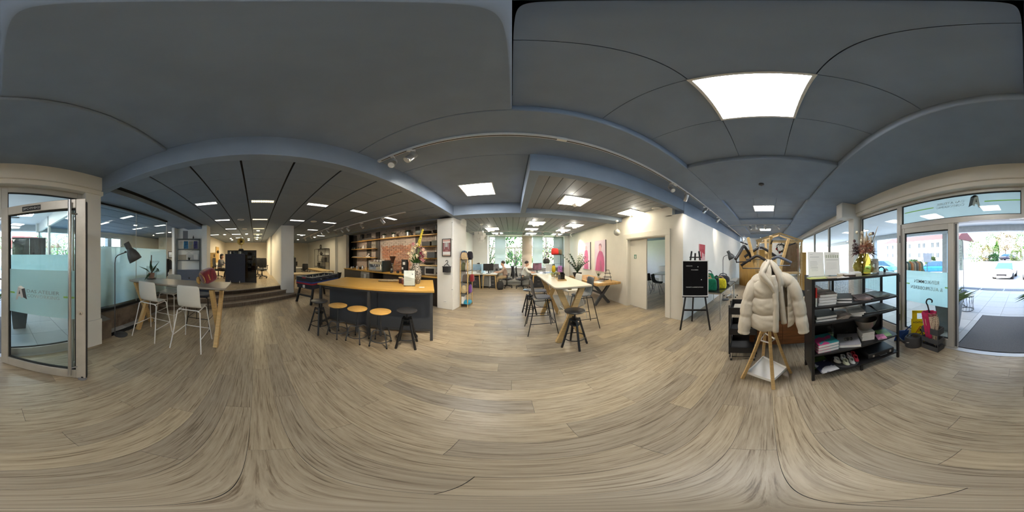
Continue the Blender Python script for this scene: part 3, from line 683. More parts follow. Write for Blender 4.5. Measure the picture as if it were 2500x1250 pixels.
# tracks and spots
def track(name, lab, p, q, z):
    t = thing(name, lab, 'lighting track', (p[0],p[1],z), math.atan2(q[1]-p[1], q[0]-p[0]), 'ceiling tracks with spotlights'); L = math.hypot(q[0]-p[0], q[1]-p[1])
    obj('rail', MB().bx(0,L,-.018,.018,-.032,0), wmetal, t); obj('slot', MB().bx(.02,L-.02,-.006,.006,-.034,-.030), blackgap, t)
    obj('end_cap', MB().bx(-.02,.03,-.02,.02,-.035,0), wplast, t)
    k = 1
    while k*2.0 < L: obj('joint', MB().bx(k*2.0-.05,k*2.0+.05,-.02,.02,-.036,-.0), wplast, t); k += 1
    return t
def make_spot(dark=False):
    t = thing('track_spotlight', 'x', 'spotlight', (0,0,0), 0, 'silver spotlights on the ceiling tracks')
    obj('adapter', MB().bx(-.05,.05,-.018,.018,-.03,0), wplast, t, bevel=.003)
    obj('stem', MB().cyl((0,0,-.03),(0,0,-.075),.009,n=8), steel, t)
    d = Vector((.62,0,-.78)); c = Vector((0,0,-.115)); a = c-d*.085; b = c+d*.085
    h = obj('housing', MB().tube([a, a+d*.01, b-d*.01, b], [.034,.042,.045,.043], 20), steel, t)
    mb = MB()
    for i in range(4):
        q = a+d*(.03+i*.014); mb.tube([q, q+d*.006], [.0475,.0475], 20)
    obj('cooling_fin', mb, lgrey, h); mb = MB().cyl(b, b+d*.002, .037, n=18); obj('lens', mb, wplast if not dark else mgrey, h)
    return t
sp = make_spot(); spu = [False]
def spot(x, y, z, rz, lab):
    if not spu[0]: o = sp; spu[0] = True; o.location = (x,y,z); o.rotation_euler = (0,0,rz); o['label'] = lab; return o
    return dup(sp, (x,y,z), rz, lab)
T0, T1 = (-1.52,1.44), (7.1,1.76)
track('track_rail', 'long white track running across the main ceiling to the right', T0, T1, 3.0)
def ty(x): return T0[1]+(x-T0[0])/(T1[0]-T0[0])*(T1[1]-T0[1])
for x, rz, lab in ((-1.30,-1.2,'silver spotlight nearest the left end of the long track'),(-1.04,-2.2,'silver spotlight facing the camera, second on the long track'),(2.35,-2.0,'spotlight facing down on the long track above the sliding door corner'),(2.92,1.0,'spotlight right after it, pointing at the corridor wall'),
                (4.05,2.2,'third spotlight of the long track on the right half'),(5.35,2.0,'fourth spotlight of the long track on the right half')): spot(x, ty(x), 2.964, rz, lab)
track('track_rail', 'white cross track between second and third ceiling recess', (7.12,1.75), (7.15,-1.05), 3.0)
for k, (y, rz, lab) in enumerate(((.77,-2.2,'leftmost spotlight of the cross track over the corridor'),(.53,-.6,'second spotlight of the cross track'),(.13,-1.2,'third spotlight of the cross track'),(-.47,-1.6,'rightmost spotlight of the cross track'))): spot(7.13, y, 2.964, rz, lab)
track('track_rail', 'white track continuing along the corridor to the far end', (7.15,1.78), (12.7,1.92), 2.99)
track('track_rail', 'white cross track before the end wall', (12.6,1.8), (12.6,-1.5), 3.0)
t = thing('glowing_spot', 'small bright spot lamp at the far end of the corridor wall', 'spotlight', (12.3,1.85,2.95)); obj('housing', MB().cyl((0,0,.02),(0,0,-.06),.03,n=12), wplast, t); obj('bulb', MB().ell((0,0,-.09),(.045,.045,.045),12,8), lamp_white, t)
track('track_rail', 'white track in front of the bar shelves', (-6.6,3.42), (-2.62,3.42), 2.80)
for x, rz, lab in ((-6.45,.6,'spotlight at the far end of the bar track'),(-5.85,.9,'second spotlight from the far end of the bar track'),(-5.4,1.1,'third spotlight on the bar track'),(-4.5,.4,'fourth spotlight on the bar track'),(-3.48,.7,'spotlight nearest the camera on the bar track')): spot(x, 3.42, 2.764, rz, lab)
track('track_rail', 'short white track beyond the football table', (-10.4,3.1), (-5.6,2.9), 2.80)
for x, rz, lab in ((-9.9,.6,'farthest spotlight on the short office track'),(-8.6,.9,'second farthest spotlight on the short office track'),(-7.8,1.1,'middle spotlight on the short office track'),(-6.9,.4,'spotlight next to the near end of the short office track'),(-6.2,.7,'spotlight at the near end of the short office track')): spot(x, 3.1-(x+10.4)*.04, 2.764, rz, lab)
track('track_rail', 'white track along the ceiling of the back room near the windows', (-2.15,7.75), (3.2,7.75), 2.80)
for x, rz, lab in ((-.62,-1.6,'glowing spotlight on the window track at the left'),(.55,-1.2,'spotlight in the middle of the window track'),(1.5,-.4,'spotlight of the window track above the beige blind'),(2.2,-1.9,'spotlight of the window track above the darkest blind'),(2.95,-.2,'last spotlight of the window track, next to the portrait wall')): spot(x, 7.75, 2.764, rz, lab)
# real spot beams of those lamps
def beam(x, y, z, tgt, e, col=(1,.85,.62), size=70):
    l = bpy.data.lights.new('spot_beam', 'SPOT'); l.energy = e; l.spot_size = R(size); l.spot_blend = .6; l.color = col; l.shadow_soft_size = .05
    o = bpy.data.objects.new('spot_beam', l); COL.objects.link(o); o.location = (x,y,z)
    o.rotation_euler = (Vector(tgt)-Vector((x,y,z))).to_track_quat('-Z','Y').to_euler()
SB = 2.2
beam(2.95,7.7,2.6,(3.3,7.2,1.7), 25*SB); beam(2.92,ty(2.92),2.8,(4.6,1.95,1.5), 12*SB, (1,.93,.85)); beam(5.35,ty(5.35),2.8,(6.6,1.98,1.5), 22*SB)
for x in (-6.4,-5.4,-4.5,-3.48): beam(x,3.45,2.6,(x+.2,5.2,1.6), 26*SB)
beam(-1.04,1.4,2.78,(-1.9,2.6,1.0), 30*SB); beam(-1.3,1.42,2.78,(-1.7,4.3,1.6), 20*SB)
# pendant lamps
t = thing('puzzle_pendant', 'white pendant lamp of interlocking flat plates in the back room', 'pendant lamp', (-1.12,5.9,0))
obj('canopy', MB().lathe([(.07,2.80),(.065,2.77),(.03,2.75),(0,2.75)],16), wplast, t); obj('cable', MB().tube([(0,0,2.76),(0,0,2.5)],.004,6).tube([(0,0,2.76),(-.1,0,2.62),(-.16,0,2.5),(-.19,0,2.33)],.004,6), wplast, t)
random.seed(3); pm = mk('shade_plate', MB().bx(-.075,.075,-.004,.004,-.075,.075), wplast)
for i in range(16):
    a = i*2.4; z = 2.46-.30*(i/15); r = .05+.10*math.sin(PI*(i+1)/17)
    link('shade_plate', pm, t, (r*math.cos(a), r*math.sin(a), z), (random.uniform(-.2,.2), random.uniform(-.2,.2), a+PI/2))
link('shade_plate', pm, t, (-.2,0,2.42)); obj('hook', MB().tube([(-.22,0,2.34),(-.24,0,2.27),(-.30,0,2.25)],.012,8), wplast, t)
t = thing('globe_pendant', 'grey globe pendant lamp hanging beside the sliding door frame', 'pendant lamp', (3.02,4.02,0))
obj('canopy', MB().lathe([(.045,2.715),(.045,2.67),(.0,2.665)],14), wplast, t); obj('cable', MB().cyl((0,0,2.67),(0,0,2.42),.003,n=6), wplast, t)
gm = mat('grey_glass_globe', (.45,.45,.43), .15, .2, var=.03); obj('globe', MB().ell((0,0,2.33),(.105,.105,.105),24,16), gm, t); obj('cap', MB().cyl((0,0,2.42),(0,0,2.45),.025,n=12), steel, t)
# ================================================================ FURNITURE MAKERS
def az(px): return R((px-1250)*.144)
def rrect(w, h, r, n=5):
    out = []
    for cx, cy, a0 in ((w/2-r,h/2-r,0),(-w/2+r,h/2-r,90),(-w/2+r,-h/2+r,180),(w/2-r,-h/2+r,270)):
        for i in range(n+1):
            a = R(a0+90*i/n); out.append((cx+r*math.cos(a), cy+r*math.sin(a)))
    return out
shellw = mat('white_shell', (.72,.70,.64), .4, var=.01); shelld = mat('grey_shell', (.055,.06,.068), .35, var=.03)
padg = mat('grey_felt', (.21,.21,.225), .95, bump=.3, bscale=200, sheen=.3); creamd = mat('cream_shell', (.55,.53,.47), .4); navy = mat('navy_shell', (.035,.045,.075), .5)
def shell_stool(lab, loc, rz, sm, lm, pad=None, grp=None, h=.75, bh=1.15):
    t = thing('bar_stool', lab, 'bar stool', loc, rz, grp)
    prof = [(.20,h-.03),(.17,h),(.05,h-.005),(-.09,h-.005),(-.155,h+.03),(-.19,h+.12),(-.205,h+.25),(-.225,bh)]
    def fn(u, v):
        s_ = v*(len(prof)-1); i = min(int(s_), len(prof)-2); f = s_-i
        y = prof[i][0]*(1-f)+prof[i+1][0]*f; z = prof[i][1]*(1-f)+prof[i+1][1]*f
        wd = .205-.015*abs(v-.4); x = (u-.5)*2*wd
        if v > .55: y -= -.025*(x/wd)**2*1.2
        else: z += .012*(x/wd)**2
        return (x, y, z)
    seat = MB().grid(fn, 7, 8); back = MB()
    obj('shell', seat, sm, t, solid=.014, sub=1)
    tops = [(-.19,.17),(.19,.17),(.19,-.15),(-.19,-.15)]; feet = [(-.255,.29),(.255,.29),(.255,-.29),(-.255,-.29)]
    for a, b in zip(tops, feet): obj('leg', MB().tube([(a[0]*.8,a[1],h-.03),(a[0],a[1]*1.02,h-.045),(b[0],b[1],.004)],.0095,8), lm, t)
    fr = MB().tube([(-.17,.17,h-.022),(.17,.17,h-.022)],.009,6).tube([(-.17,-.15,h-.022),(.17,-.15,h-.022)],.009,6).tube([(-.17,.17,h-.024),(-.17,-.15,h-.024)],.009,6).tube([(.17,.17,h-.024),(.17,-.15,h-.024)],.009,6)
    stuff(obj('seat_frame', fr, lm, t))
    k = 1-.26/(h-.045)
    p = [Vector((a[0]*(1-k)+b[0]*k, a[1]*(1-k)+b[1]*k, .26)) for a, b in zip(tops, feet)]
    for i in (0,1,3): obj('footrest', MB().tube([p[i], p[(i+1)%4]],.008,6), lm, t)
    if pad: obj('seat_pad', MB().lathe([(.0,h+.002),(.165,h+.004),(.18,h+.018),(.17,h+.032),(.0,h+.036)],24,(0,.02,0)), pad, t)
    return t
def x_table(lab, x0, x1, y0, y1, top, fy, fx, ov, fm):
    t = thing('high_table', lab, 'table', ((x0+x1)/2,(y0+y1)/2,0)); W = x1-x0; L = y1-y0
    obj('table_top', MB().prism(rrect(W,L,.06), 1.072, 1.10), top, t, bevel=.004)
    for sgn in (-1,1):
        y = sgn*(L/2-ov)
        for s_ in (-1,1):
            yy = y + s_*.034
            obj('leg', MB().bar((s_*fx,yy,.0),(-s_*fx*.95,yy,1.07),.10,.066,up=(0,1,0)), fm, t, bevel=.003)
    obj('rail', MB().bar((0,-L/2+ov,1.03),(0,L/2-ov,1.03),.05,.06), fm, t)
    obj('under_edge', MB().prism(rrect(W-.03,L-.03,.05), 1.064, 1.072), blackp, t)
    return t
ttop = mat('taupe_laminate', (.34,.31,.27), .32, var=.02, spec=.5); ttop2 = mat('cream_laminate', (.60,.53,.40), .3, var=.02)
def wood_stool(lab, x, y, rz, first=[None], h=.66):
    if first[0]: return dup(first[0], (x,y,0), rz, lab)
    t = thing('screw_stool', lab, 'stool', (x,y,0), rz, 'wooden-seated stools at the bar counter'); first[0] = t
    sw = mat('stool_birch_seat', (.62,.36,.10), .4, var=.22, scale=5, stretch=(1,7,1), lo=.3, hi=.75)
    obj('seat', MB().lathe([(.0,h-.018),(.15,h-.02),(.175,h-.012),(.177,h-.004),(.165,h),(0,h+.001)],36), sw, t)
    obj('bolt', MB().ell((0,0,h+.001),(.008,.008,.002),8,4), steel, t)
    obj('screw_post', MB().cyl((0,0,.17),(0,0,h-.02),.0125,n=12).lathe([(.06,h-.026),(.06,h-.02)],16), dgrey, t)
    obj('hub', MB().lathe([(.022,.19),(.026,.21),(.026,.30),(.022,.32)],14), dgrey, t)
    for i in range(4):
        a = PI/4+i*PI/2; c, s_ = math.cos(a), math.sin(a)
        l = obj('leg', MB().tube([(c*r,s_*r,z) for r, z in ((.02,.285),(.07,.31),(.12,.315),(.15,.285),(.165,.22),(.205,.012))],.0105,8), dgrey, t)
        obj('foot_cap', MB().cyl((c*.204,s_*.204,0),(c*.201,s_*.201,.025),.014,n=10), rubber, l)
    ring = [(math.cos(k*PI/16)*.172, math.sin(k*PI/16)*.172, .12) for k in range(32)]
    obj('foot_ring', MB().tube(ring,.009,8,closed=True), dgrey, t); return t
def black_stool(lab, x, y, rz, first=[None], h=.70):
    if first[0]: return dup(first[0], (x,y,0), rz, lab)
    t = thing('swivel_stool', lab, 'stool', (x,y,0), rz, 'black swivel stools'); first[0] = t
    obj('seat', MB().lathe([(0,h-.026),(.15,h-.026),(.165,h-.018),(.168,h-.006),(.158,h),(0,h)],36), mat('black_seat', (.035,.035,.037), .3, var=.05), t)
    obj('screw_post', MB().cyl((0,0,.40),(0,0,h-.024),.013,n=12), black, t)
    obj('hub', MB().lathe([(.06,.52),(.085,.525),(.085,.54),(.03,.55)],20), black, t); obj('nut', MB().lathe([(.0,.43),(.08,.43),(.085,.44),(.085,.455),(.03,.465)],20), black, t)
    for i in range(4):
        a = PI/4+i*PI/2; c, s_ = math.cos(a), math.sin(a)
        l = obj('leg', MB().bar((c*.075,s_*.075,.555),(c*.215,s_*.215,.0),.03,.03,up=(c,s_,0)), black, t, bevel=.003)
        obj('screw', MB().ell((c*.086+.0,s_*.086,.535),(.007,.007,.007),8,5), steel, l)
    ring = [(math.cos(k*PI/16)*.168, math.sin(k*PI/16)*.168, .19) for k in range(32)]
    obj('foot_ring', MB().tube(ring,.008,8,closed=True), black, t); return t
def office_chair(lab, x, y, z, rz, first=[None], jacket=None):
    if first[0]: t = dup(first[0], (x,y,z), rz, lab)
    else:
        t = thing('office_chair', lab, 'office chair', (x,y,z), rz, 'black mesh office chairs'); first[0] = t
        for i in range(5):
            a = PI/2+i*2*PI/5; c, s_ = math.cos(a), math.sin(a)
            l = obj('base_arm', MB().bar((c*.03,s_*.03,.12),(c*.31,s_*.31,.075),.05,.035,w2=.03,h2=.025), blackp, t, bevel=.004)
            obj('caster', MB().cyl((c*.31-s_*.022,s_*.31+c*.022,.028),(c*.31+s_*.022,s_*.31-c*.022,.028),.028,n=12), blackp, l)
        obj('gas_lift', MB().cyl((0,0,.09),(0,0,.40),.026,n=12).cyl((0,0,.09),(0,0,.25),.036,n=12), black, t)
        obj('mechanism', MB().bx(-.09,.09,-.13,.1,.38,.42), blackp, t, bevel=.01)
        obj('seat', MB().prism(rrect(.48,.46,.1), .42, .48), mat('black_upholstery', (.022,.022,.025), .9, sheen=.2), t, bevel=.025, seg=3)
        def fn(u, v): x = (u-.5)*(.44-.06*abs(v-.35)); return (x, -.25-.05*v+.06*(2*u-1)**2-.05*math.sin(v*PI)*.5, .56+v*.52)
        obj('backrest', MB().grid(fn, 7, 7), mat('black_mesh', (.03,.03,.034), .8), t, solid=.022, sub=1)
        obj('back_stem', MB().tube([(0,-.08,.40),(0,-.27,.42),(0,-.29,.62),(0,-.29,.75)],.022,8), blackp, t)
        for s_ in (-1,1): obj('armrest', MB().tube([(s_*.2,-.02,.44),(s_*.29,-.02,.46),(s_*.29,-.02,.66)],.016,8).bx(s_*.29-.035,s_*.29+.035,-.13,.12,.66,.685), blackp, t)
    if jacket:
        def fj(u, v):
            a = (u-.5)*2; return (a*.27, -.335-.02*math.sin(v*9+u*5)+.08*abs(a)**3-.04*v, 1.12-v*.62-.05*abs(a)+.02*math.sin(u*11))
        obj('draped_jacket', MB().grid(fj, 13, 12), jacket, t, solid=.03, sub=1, label='dark jacket draped over the chair back')
    return t
def skin(name, chains, m, parent, sub=2, label=None):
    vs = []; es = []; rs = []; roots = []; idx = {}
    for ch in chains:
        prev = None
        for p, r in ch:
            key = tuple(round(c, 4) for c in p)
            if key in idx: i = idx[key]
            else: i = len(vs); idx[key] = i; vs.append(p); rs.append(r)
            if prev is None and not any(i in e for e in es): roots.append(i)
            if prev is not None and (prev, i) not in es and prev != i: es.append((prev, i))
            prev = i
    me = bpy.data.meshes.new(name); me.from_pydata(vs, es, []); me.materials.append(m)
    o = link(name, me, parent); o.modifiers.new('skin', 'SKIN')
    sv = me.skin_vertices[0].data if me.skin_vertices else None
    if sv is None:
        bm = bmesh.new(); bm.from_mesh(me); bm.verts.layers.skin.verify(); bm.to_mesh(me); bm.free(); sv = me.skin_vertices[0].data
    for i, r in enumerate(rs):
        sv[i].radius = (r, r) if not isinstance(r, tuple) else r; sv[i].use_root = i in roots
    o.modifiers['skin'].use_smooth_shade = True
    u = o.modifiers.new('u', 'SUBSURF'); u.levels = sub; u.render_levels = sub
    if label: o['label'] = label
    return o
skinm = mat('skin_tone', (.62,.36,.25), .55, var=.03)
def seated(lab, x, y, z, rz, top, legs, shoe, hairc, longhair=False, lean=.06, sleeve=True):
    t = thing('person', lab, 'person', (x,y,z), rz)
    L = lean; hz = .545
    def hand(s_):
        out = []; wx = s_*.13; wy = .40+L; wz = .785
        for k, (dx, ln) in enumerate(((-.030,.062),(-.010,.075),(.010,.070),(.028,.055))):
            b = (wx+s_*dx, wy+.075, wz+.006)
            out.append([((wx+s_*dx*.6, wy+.05, wz+.004), .011), (b, .0095), ((b[0], b[1]+ln*.6, wz-.004), .0085), ((b[0], b[1]+ln, wz-.016), .007)])
        out.append([((wx-s_*.02, wy+.015, wz), .011), ((wx-s_*.048, wy+.045, wz), .0095), ((wx-s_*.056, wy+.075, wz-.006), .008)])
        return out
    ch = [[((0,0,hz),.12), ((0,.005+L*.2,.68),.115), ((0,.01+L*.6,.84),.12), ((0,.02+L,.98),.115), ((0,.035+L*1.1,1.065),.055), ((0,.06+L*1.2,1.115),.052), ((0,.085+L*1.25,1.17),.078), ((0,.075+L*1.25,1.235),.092), ((0,.065+L*1.25,1.30),.072)],
          [((0,.085+L*1.25,1.17),.078), ((0,.165+L*1.25,1.178),.018)]]
    for s_ in (-1,1):
        ch.append([((0,.02+L,.98),.115), ((s_*.165,.02+L,1.0),.06), ((s_*.225,.13+L,.815),.045), ((s_*.16,.33+L,.785),.032), ((s_*.13,.40+L,.785),.026), ((s_*.13,.45+L,.788),.03)])
        ch.append([((0,0,hz),.12), ((s_*.095,.03,hz-.01),.095), ((s_*.12,.42,.50),.062), ((s_*.12,.36,.28),.055), ((s_*.12,.33,.09),.035), ((s_*.125,.44,.045),.03)])
        ch += hand(s_)
    obj_ = skin('body', ch, skinm, t)
    shirt = [[((0,0,.50),.13), ((0,0,.56),.14), ((0,.005+L*.2,.68),.135), ((0,.01+L*.6,.84),.14), ((0,.02+L,.98),.125), ((0,.032+L*1.08,1.045),.066)]]
    for s_ in (-1,1): shirt.append([((0,.02+L,.98),.125), ((s_*.168,.02+L,1.0),.075), ((s_*.23,.13+L,.812),.06), ((s_*.175,.29+L,.788),.045)] if sleeve else [((0,.02+L,.98),.125), ((s_*.168,.02+L,1.0),.075), ((s_*.215,.10+L,.86),.066)])
    skin('shirt', shirt, top, t)
    tr = [[((0,-.01,hz+.05),.125), ((0,0,hz),.125)]]
    for s_ in (-1,1): tr.append([((0,0,hz),.125), ((s_*.097,.03,hz-.01),.105), ((s_*.12,.425,.50),.078), ((s_*.12,.36,.28),.068), ((s_*.12,.335,.12),.052)])
    skin('trousers', tr, legs, t)
    for s_ in (-1,1):
        obj('shoe', MB().ell((s_*.125,.40,.05),(.045,.13,.05),14,8,p=.8).bx(s_*.125-.04,s_*.125+.04,.28,.525,0,.018,1), [shoe, wplast], t, sub=1)
    hc = (0,.055+L*1.25,1.262)
    def hf(u, v):
        a = 2*PI*u; b = v*PI*(.62 if not longhair else .66); rr = Vector((.098*math.sin(b)*math.sin(a), -.112*math.sin(b)*math.cos(a), .10*math.cos(b)))
        front = max(0, -math.cos(a)); cut = .55 if not longhair else .5
        if v > cut and front > .25: rr *= .86
        if v > .75 and longhair and front < .3: rr.z -= .12*(v-.75)*4; 
        return (hc[0]+rr.x, hc[1]+rr.y, hc[2]+rr.z+(.006*math.sin(a*7+v*9)))
    obj('hair', MB().grid(hf, 18, 9, cu=True), hairc, t, solid=.012, off=1)
    eb = MB()
    for s_ in (-1,1): eb = MB().ell((s_*.033,.152+L*1.25,1.215),(.010,.006,.006),8,5); obj('eye', eb, blackp, t)
    for s_ in (-1,1): obj('ear', MB().ell((s_*.092,.068+L*1.25,1.20),(.010,.022,.032),8,6), skinm, t)
    obj('mouth', MB().ell((0,.153+L*1.25,1.148),(.022,.008,.005),8,5), mat('lips', (.5,.2,.17), .5), t)
    return t
def book(lab, x, y, z, w, d, h, rz, cover, grp=None, cat='book', pages=paper, spine=True):
    t = thing('book', lab, cat, (x,y,z), rz, grp)
    obj('page_block', MB().bx(-w/2+.004,w/2-.004,-d/2+.002,d/2-.004,.002,h-.002), pages, t)
    mb = MB().bx(-w/2,w/2,-d/2,d/2,h-.0022,h).bx(-w/2,w/2,-d/2,d/2,0,.0022)
    if spine: mb.bx(-w/2,w/2,d/2-.003,d/2,0,h)
    obj('cover', mb, cover, t); return t
def sheet(name, lab, cat, x, y, z, w, d, rz, m, h=.004, grp=None):
    o = obj(name, MB().bx(-w/2,w/2,-d/2,d/2,0,h), m, loc=(x,y,z), rot=(0,0,rz)); return tag(o, lab, cat, grp)
leafg = tintmat('leaf_green', [(.03,.09,.03),(.05,.14,.04),(.08,.18,.05)], .5, .05); leafd = tintmat('dark_leaf', [(.015,.045,.02),(.03,.075,.03)], .4, .05)
def potted(name, lab, x, y, z, pr, ph, potm, leafm, n, L, W, seed, spread=1.0, up=.6, grp=None, taper=.8):
    t = thing(name, lab, 'plant', (x,y,z), 0, grp); random.seed(seed)
    obj('pot', MB().lathe([(pr*taper,0),(pr,ph),(pr*.9,ph),(pr*.88,ph-.02),(0,ph-.02)],18), potm, t)
    for i in range(n):
        a = random.uniform(0,2*PI); e = random.uniform(up*.4, up*1.6); ca = math.cos(a)*spread
        d = Vector((ca, math.sin(a)*spread, e)).normalized(); s_ = random.uniform(.6,1)
        obj('leaf', MB().leaf((math.cos(a)*pr*.3, math.sin(a)*pr*.3, ph-.02), d, L*s_, W, droop=.3), leafm, t)
    return t
# ================================================================ LEFT: HIGH TABLE BY THE GLASS
x_table('taupe-topped high table with crossed birch legs beside the glass partition', -3.06,-2.42,-2.42,-.46, ttop, -.66, .27, .2, birch)
shell_stool('white shell bar stool nearest the floor lamp, back to the camera', (-2.46,-1.81,0), R(90), shellw, wmetal, None, 'white shell bar stools')
shell_stool('white shell bar stool closest to the camera, at the near end of taupe table', (-2.47,-1.02,0), R(90), shellw, wmetal, None, 'white shell bar stools')
shell_stool('cream shell bar stool across the taupe table, in front of blue cabinet', (-3.32,-1.92,0), R(-90), creamd, wmetal)
shell_stool('navy shell bar stool with dark legs across the taupe table', (-3.36,-1.15,0), R(-92), navy, black, padg)
def floor_lamp(lab, x, y, px, shade, m, h=1.62, head=((.10,1.85),(.28,1.52)), k=1.0, pole_x=-.11, inner=None):
    t = thing('floor_lamp', lab, 'floor lamp', (x,y,0), -az(px))
    obj('base', MB().lathe([(0,0),(.128,0),(.13,.018),(.118,.026),(0,.028)],36), m, t)
    obj('pole', MB().tube([(pole_x,0,.02),(pole_x,0,h-.15),(pole_x+.01,0,h-.06),(pole_x+.05,0,h-.01),(pole_x+.12,0,h+.02),(pole_x+.2,0,h+.05)],.0105,10), m, t)
    a = Vector((head[0][0],0,head[0][1])); b = Vector((head[1][0],0,head[1][1])); d = (b-a).normalized(); L = (b-a).length
    pts = []; rad = []
    for f, r in ((0,.0),(.0,.056),(.28,.058),(.33,.052),(.40,.062),(.55,.095),(.75,.117),(1.0,.128)): pts.append(a+d*(L*f+1e-5*len(pts))); rad.append(max(r*k,.002))
    o = MB().tube(pts, rad, 26); 
    s_ = obj('lamp_shade', MB(), m, t) if 0 else None
    o.f = [f for f in o.f if len(f) == 4]; o.m = o.m[:len(o.f)]
    s_ = obj('lamp_shade', o, [m], t, solid=.004)
    obj('shade_lining', MB().tube([a+d*L*.42, a+d*L*.55, a+d*L*.75, a+d*L*.985],[.055*k,.088*k,.11*k,.12*k],26), inner or wplast, s_)
    obj('bulb', MB().ell(tuple(a+d*L*.72),(.035,.035,.035),12,8), wplast, s_)
    obj('switch', MB().ell((pole_x+.2,0,h+.055),(.025,.02,.02),10,6), m, t)
    obj('cord', MB().tube([(pole_x,.02,.03),(pole_x+.02,.15,.012),(.15,.2,.006),(.25,.3,.006)],.004,6), black, t)
    return t
floor_lamp('dark grey floor lamp with bell shade beside the entrance pillar', -2.06,-2.25, 294, None, mat('lamp_grey', (.075,.077,.082), .5, .2))
# glass vase with orchid and terracotta pot
t = thing('glass_vase', 'clear glass cylinder vase holding terracotta pots and plants on the taupe table', 'vase', (-2.84,-2.12,1.10), 0)
obj('vessel', MB().lathe([(.11,.0),(.112,.01),(.108,.28),(.104,.28),(.106,.012),(0,.012)],28), clearv, t)
obj('terracotta_pot', MB().lathe([(.055,.014),(.07,.13),(.062,.13),(.06,.11),(0,.11)],18), mat('terracotta', (.42,.20,.13), .8), t)
random.seed(5); peb = mat('pebbles', (.45,.36,.28), .8, var=.2); mb = MB()
for i in range(26):
    a = random.uniform(0,6.28); r = random.uniform(.03,.09); mb.ell((r*math.cos(a), r*math.sin(a), .025), (.016,.013,.012), 7, 5)
stuff(obj('pebble', mb, peb, t))
for k, (dx, dy, dz, L, W) in enumerate(((.2,.1,1,.22,.07),(-.3,.2,1,.20,.07),(.5,-.2,.5,.22,.08),(.6,.1,-.1,.2,.07),(-.9,.1,.3,.18,.05),(-.7,-.2,.6,.24,.05),(.3,.5,.8,.2,.06))): obj('leaf', MB().leaf((dx*.05,dy*.05,.13),(dx,dy,dz),L+.1,W,droop=.25), leafd, t)
obj('stem', MB().tube([(0,0,.1),(.01,0,.3),(0,0,.52)],.012,8), mat('brown_stem', (.12,.07,.05), .7), t)
obj('flower', MB().leaf((-.2,.0,.23),(-1,.2,-.5),.12,.05,droop=.6).leaf((-.2,0,.22),(-.3,.1,-1),.12,.04), leafd, t)
# crimson velvet bag
t = thing('velvet_bag', 'crimson velvet bag with gold trim lying on the taupe table', 'bag', (-2.74,-.84,1.10), -az(492))
vel = mat('crimson_velvet', (.19,.012,.02), .8, var=.35, scale=30, sheen=.6, bump=.35, bscale=60, stretch=(1,1,.2)); gold = mat('gold_trim', (.55,.33,.10), .5, var=.2, scale=40)
Mv = Matrix.Translation((0,0,.150)) @ Euler((0,R(-22),R(25))).to_matrix().to_4x4()
obj('body', MB(Mv).ell((.01,0,0),(.135,.118,.122),26,16,p=.5), vel, t)
tr = [Mv @ Vector((-.03, .122*math.cos(k*PI/16), .126*math.sin(k*PI/16))) for k in range(32)]; obj('trim', MB().tube(tr,.008,6,closed=True), gold, t)
tr = [Mv @ Vector((-.115, .10*math.cos(k*PI/16), .09*math.sin(k*PI/16))) for k in range(32)]; obj('trim', MB().tube(tr,.008,6,closed=True), gold, t)
obj('tassel', MB().ell((-.165,0,.075),(.035,.045,.06),12,8).ell((-.15,.0,.03),(.03,.05,.03),10,6), gold, t)
for x, y, lab in ((-2.56,-.52,'tiny white cap standing on the near table corner'),(-2.62,-.72,'second tiny white cap on the taupe table')):
    pass
# ================================================================ OFFICE ON THE PLATFORM
Z = .42
# shelving with blue doors
t = thing('metal_shelf', 'grey metal shelf with blue lower doors in the white wall niche', 'shelf', (-5.95,-2.62,Z), -az(462)); Ws = .46
stl = mat('slate_metal', (.10,.115,.125), .5, .2); bluec = mat('blue_front', (.115,.14,.20), .55, var=.03)
for sx in (-1,1):
    for sy in (-.15,.15): obj('post', MB().box((sx*Ws,sy,.93),(.035,.035,1.86)), stl, t)
for z in (1.86,1.46,1.02): obj('shelf_board', MB().bx(-Ws,Ws,-.17,.17,z-.035,z), stl, t)
obj('cross_brace', MB().bar((-.15,.155,1.42),(.2,.155,1.2),.012,.004).bar((-.15,.15,1.2),(.2,.15,1.42),.012,.004), black, t)
c = obj('cabinet', MB().bx(-Ws+.02,Ws-.02,-.16,.18,0,.62), bluec, t)
for sx in (-1,1): obj('cabinet_door', MB().bx(min(sx*.004,sx*(Ws-.025)),max(sx*.004,sx*(Ws-.025)),-.178,-.162,.02,.60), bluec, c)
obj('lock', MB().ell((.03,-.182,.32),(.03,.012,.03),10,6), black, c)
fr_ = t.matrix_basis.copy() if 0 else None
def on(root_loc, root_rz, lx, ly, lz):
    c_, s_ = math.cos(root_rz), math.sin(root_rz); return (root_loc[0]+lx*c_-ly*s_, root_loc[1]+lx*s_+ly*c_, root_loc[2]+lz)
SL = (-5.95,-2.62,Z); SR = -az(462)
def stand(name, lab, lx, w, h, z, m, grp=None, th=.012, root=SL, rr=SR, ly=.05, tilt=-.16, cat=None):
    o = obj(name, MB().box((0,0,h/2),(w,th,h),rx=tilt), m, loc=on(root,rr,lx,ly,z+.012), rot=(0,0,rr)); return tag(o, lab, cat or 'book', grp)
bl_ = mat('blue_cover', (.03,.16,.33), .4, var=.6, scale=9); 
for k, (lx, w, m, lab) in enumerate(((-.30,.17,mat('grey_cover', (.5,.5,.48), .5, var=.1),'pale brochure leaning on the middle shelf, leftmost'),(-.10,.18,bl_,'blue brochure leaning on the office shelf'),(.10,.17,mat('landscape_cover', (.25,.36,.42), .5, var=.6, scale=8, col2=(.5,.38,.2)),'landscape photo brochure on the office shelf'),(.29,.15,mat('violet_cover', (.06,.06,.2), .5, var=.6, scale=9),'dark violet brochure on the office shelf, rightmost'))):
    stand('brochure', lab, lx, w, .31, 1.46, m, 'brochures on the office shelf')
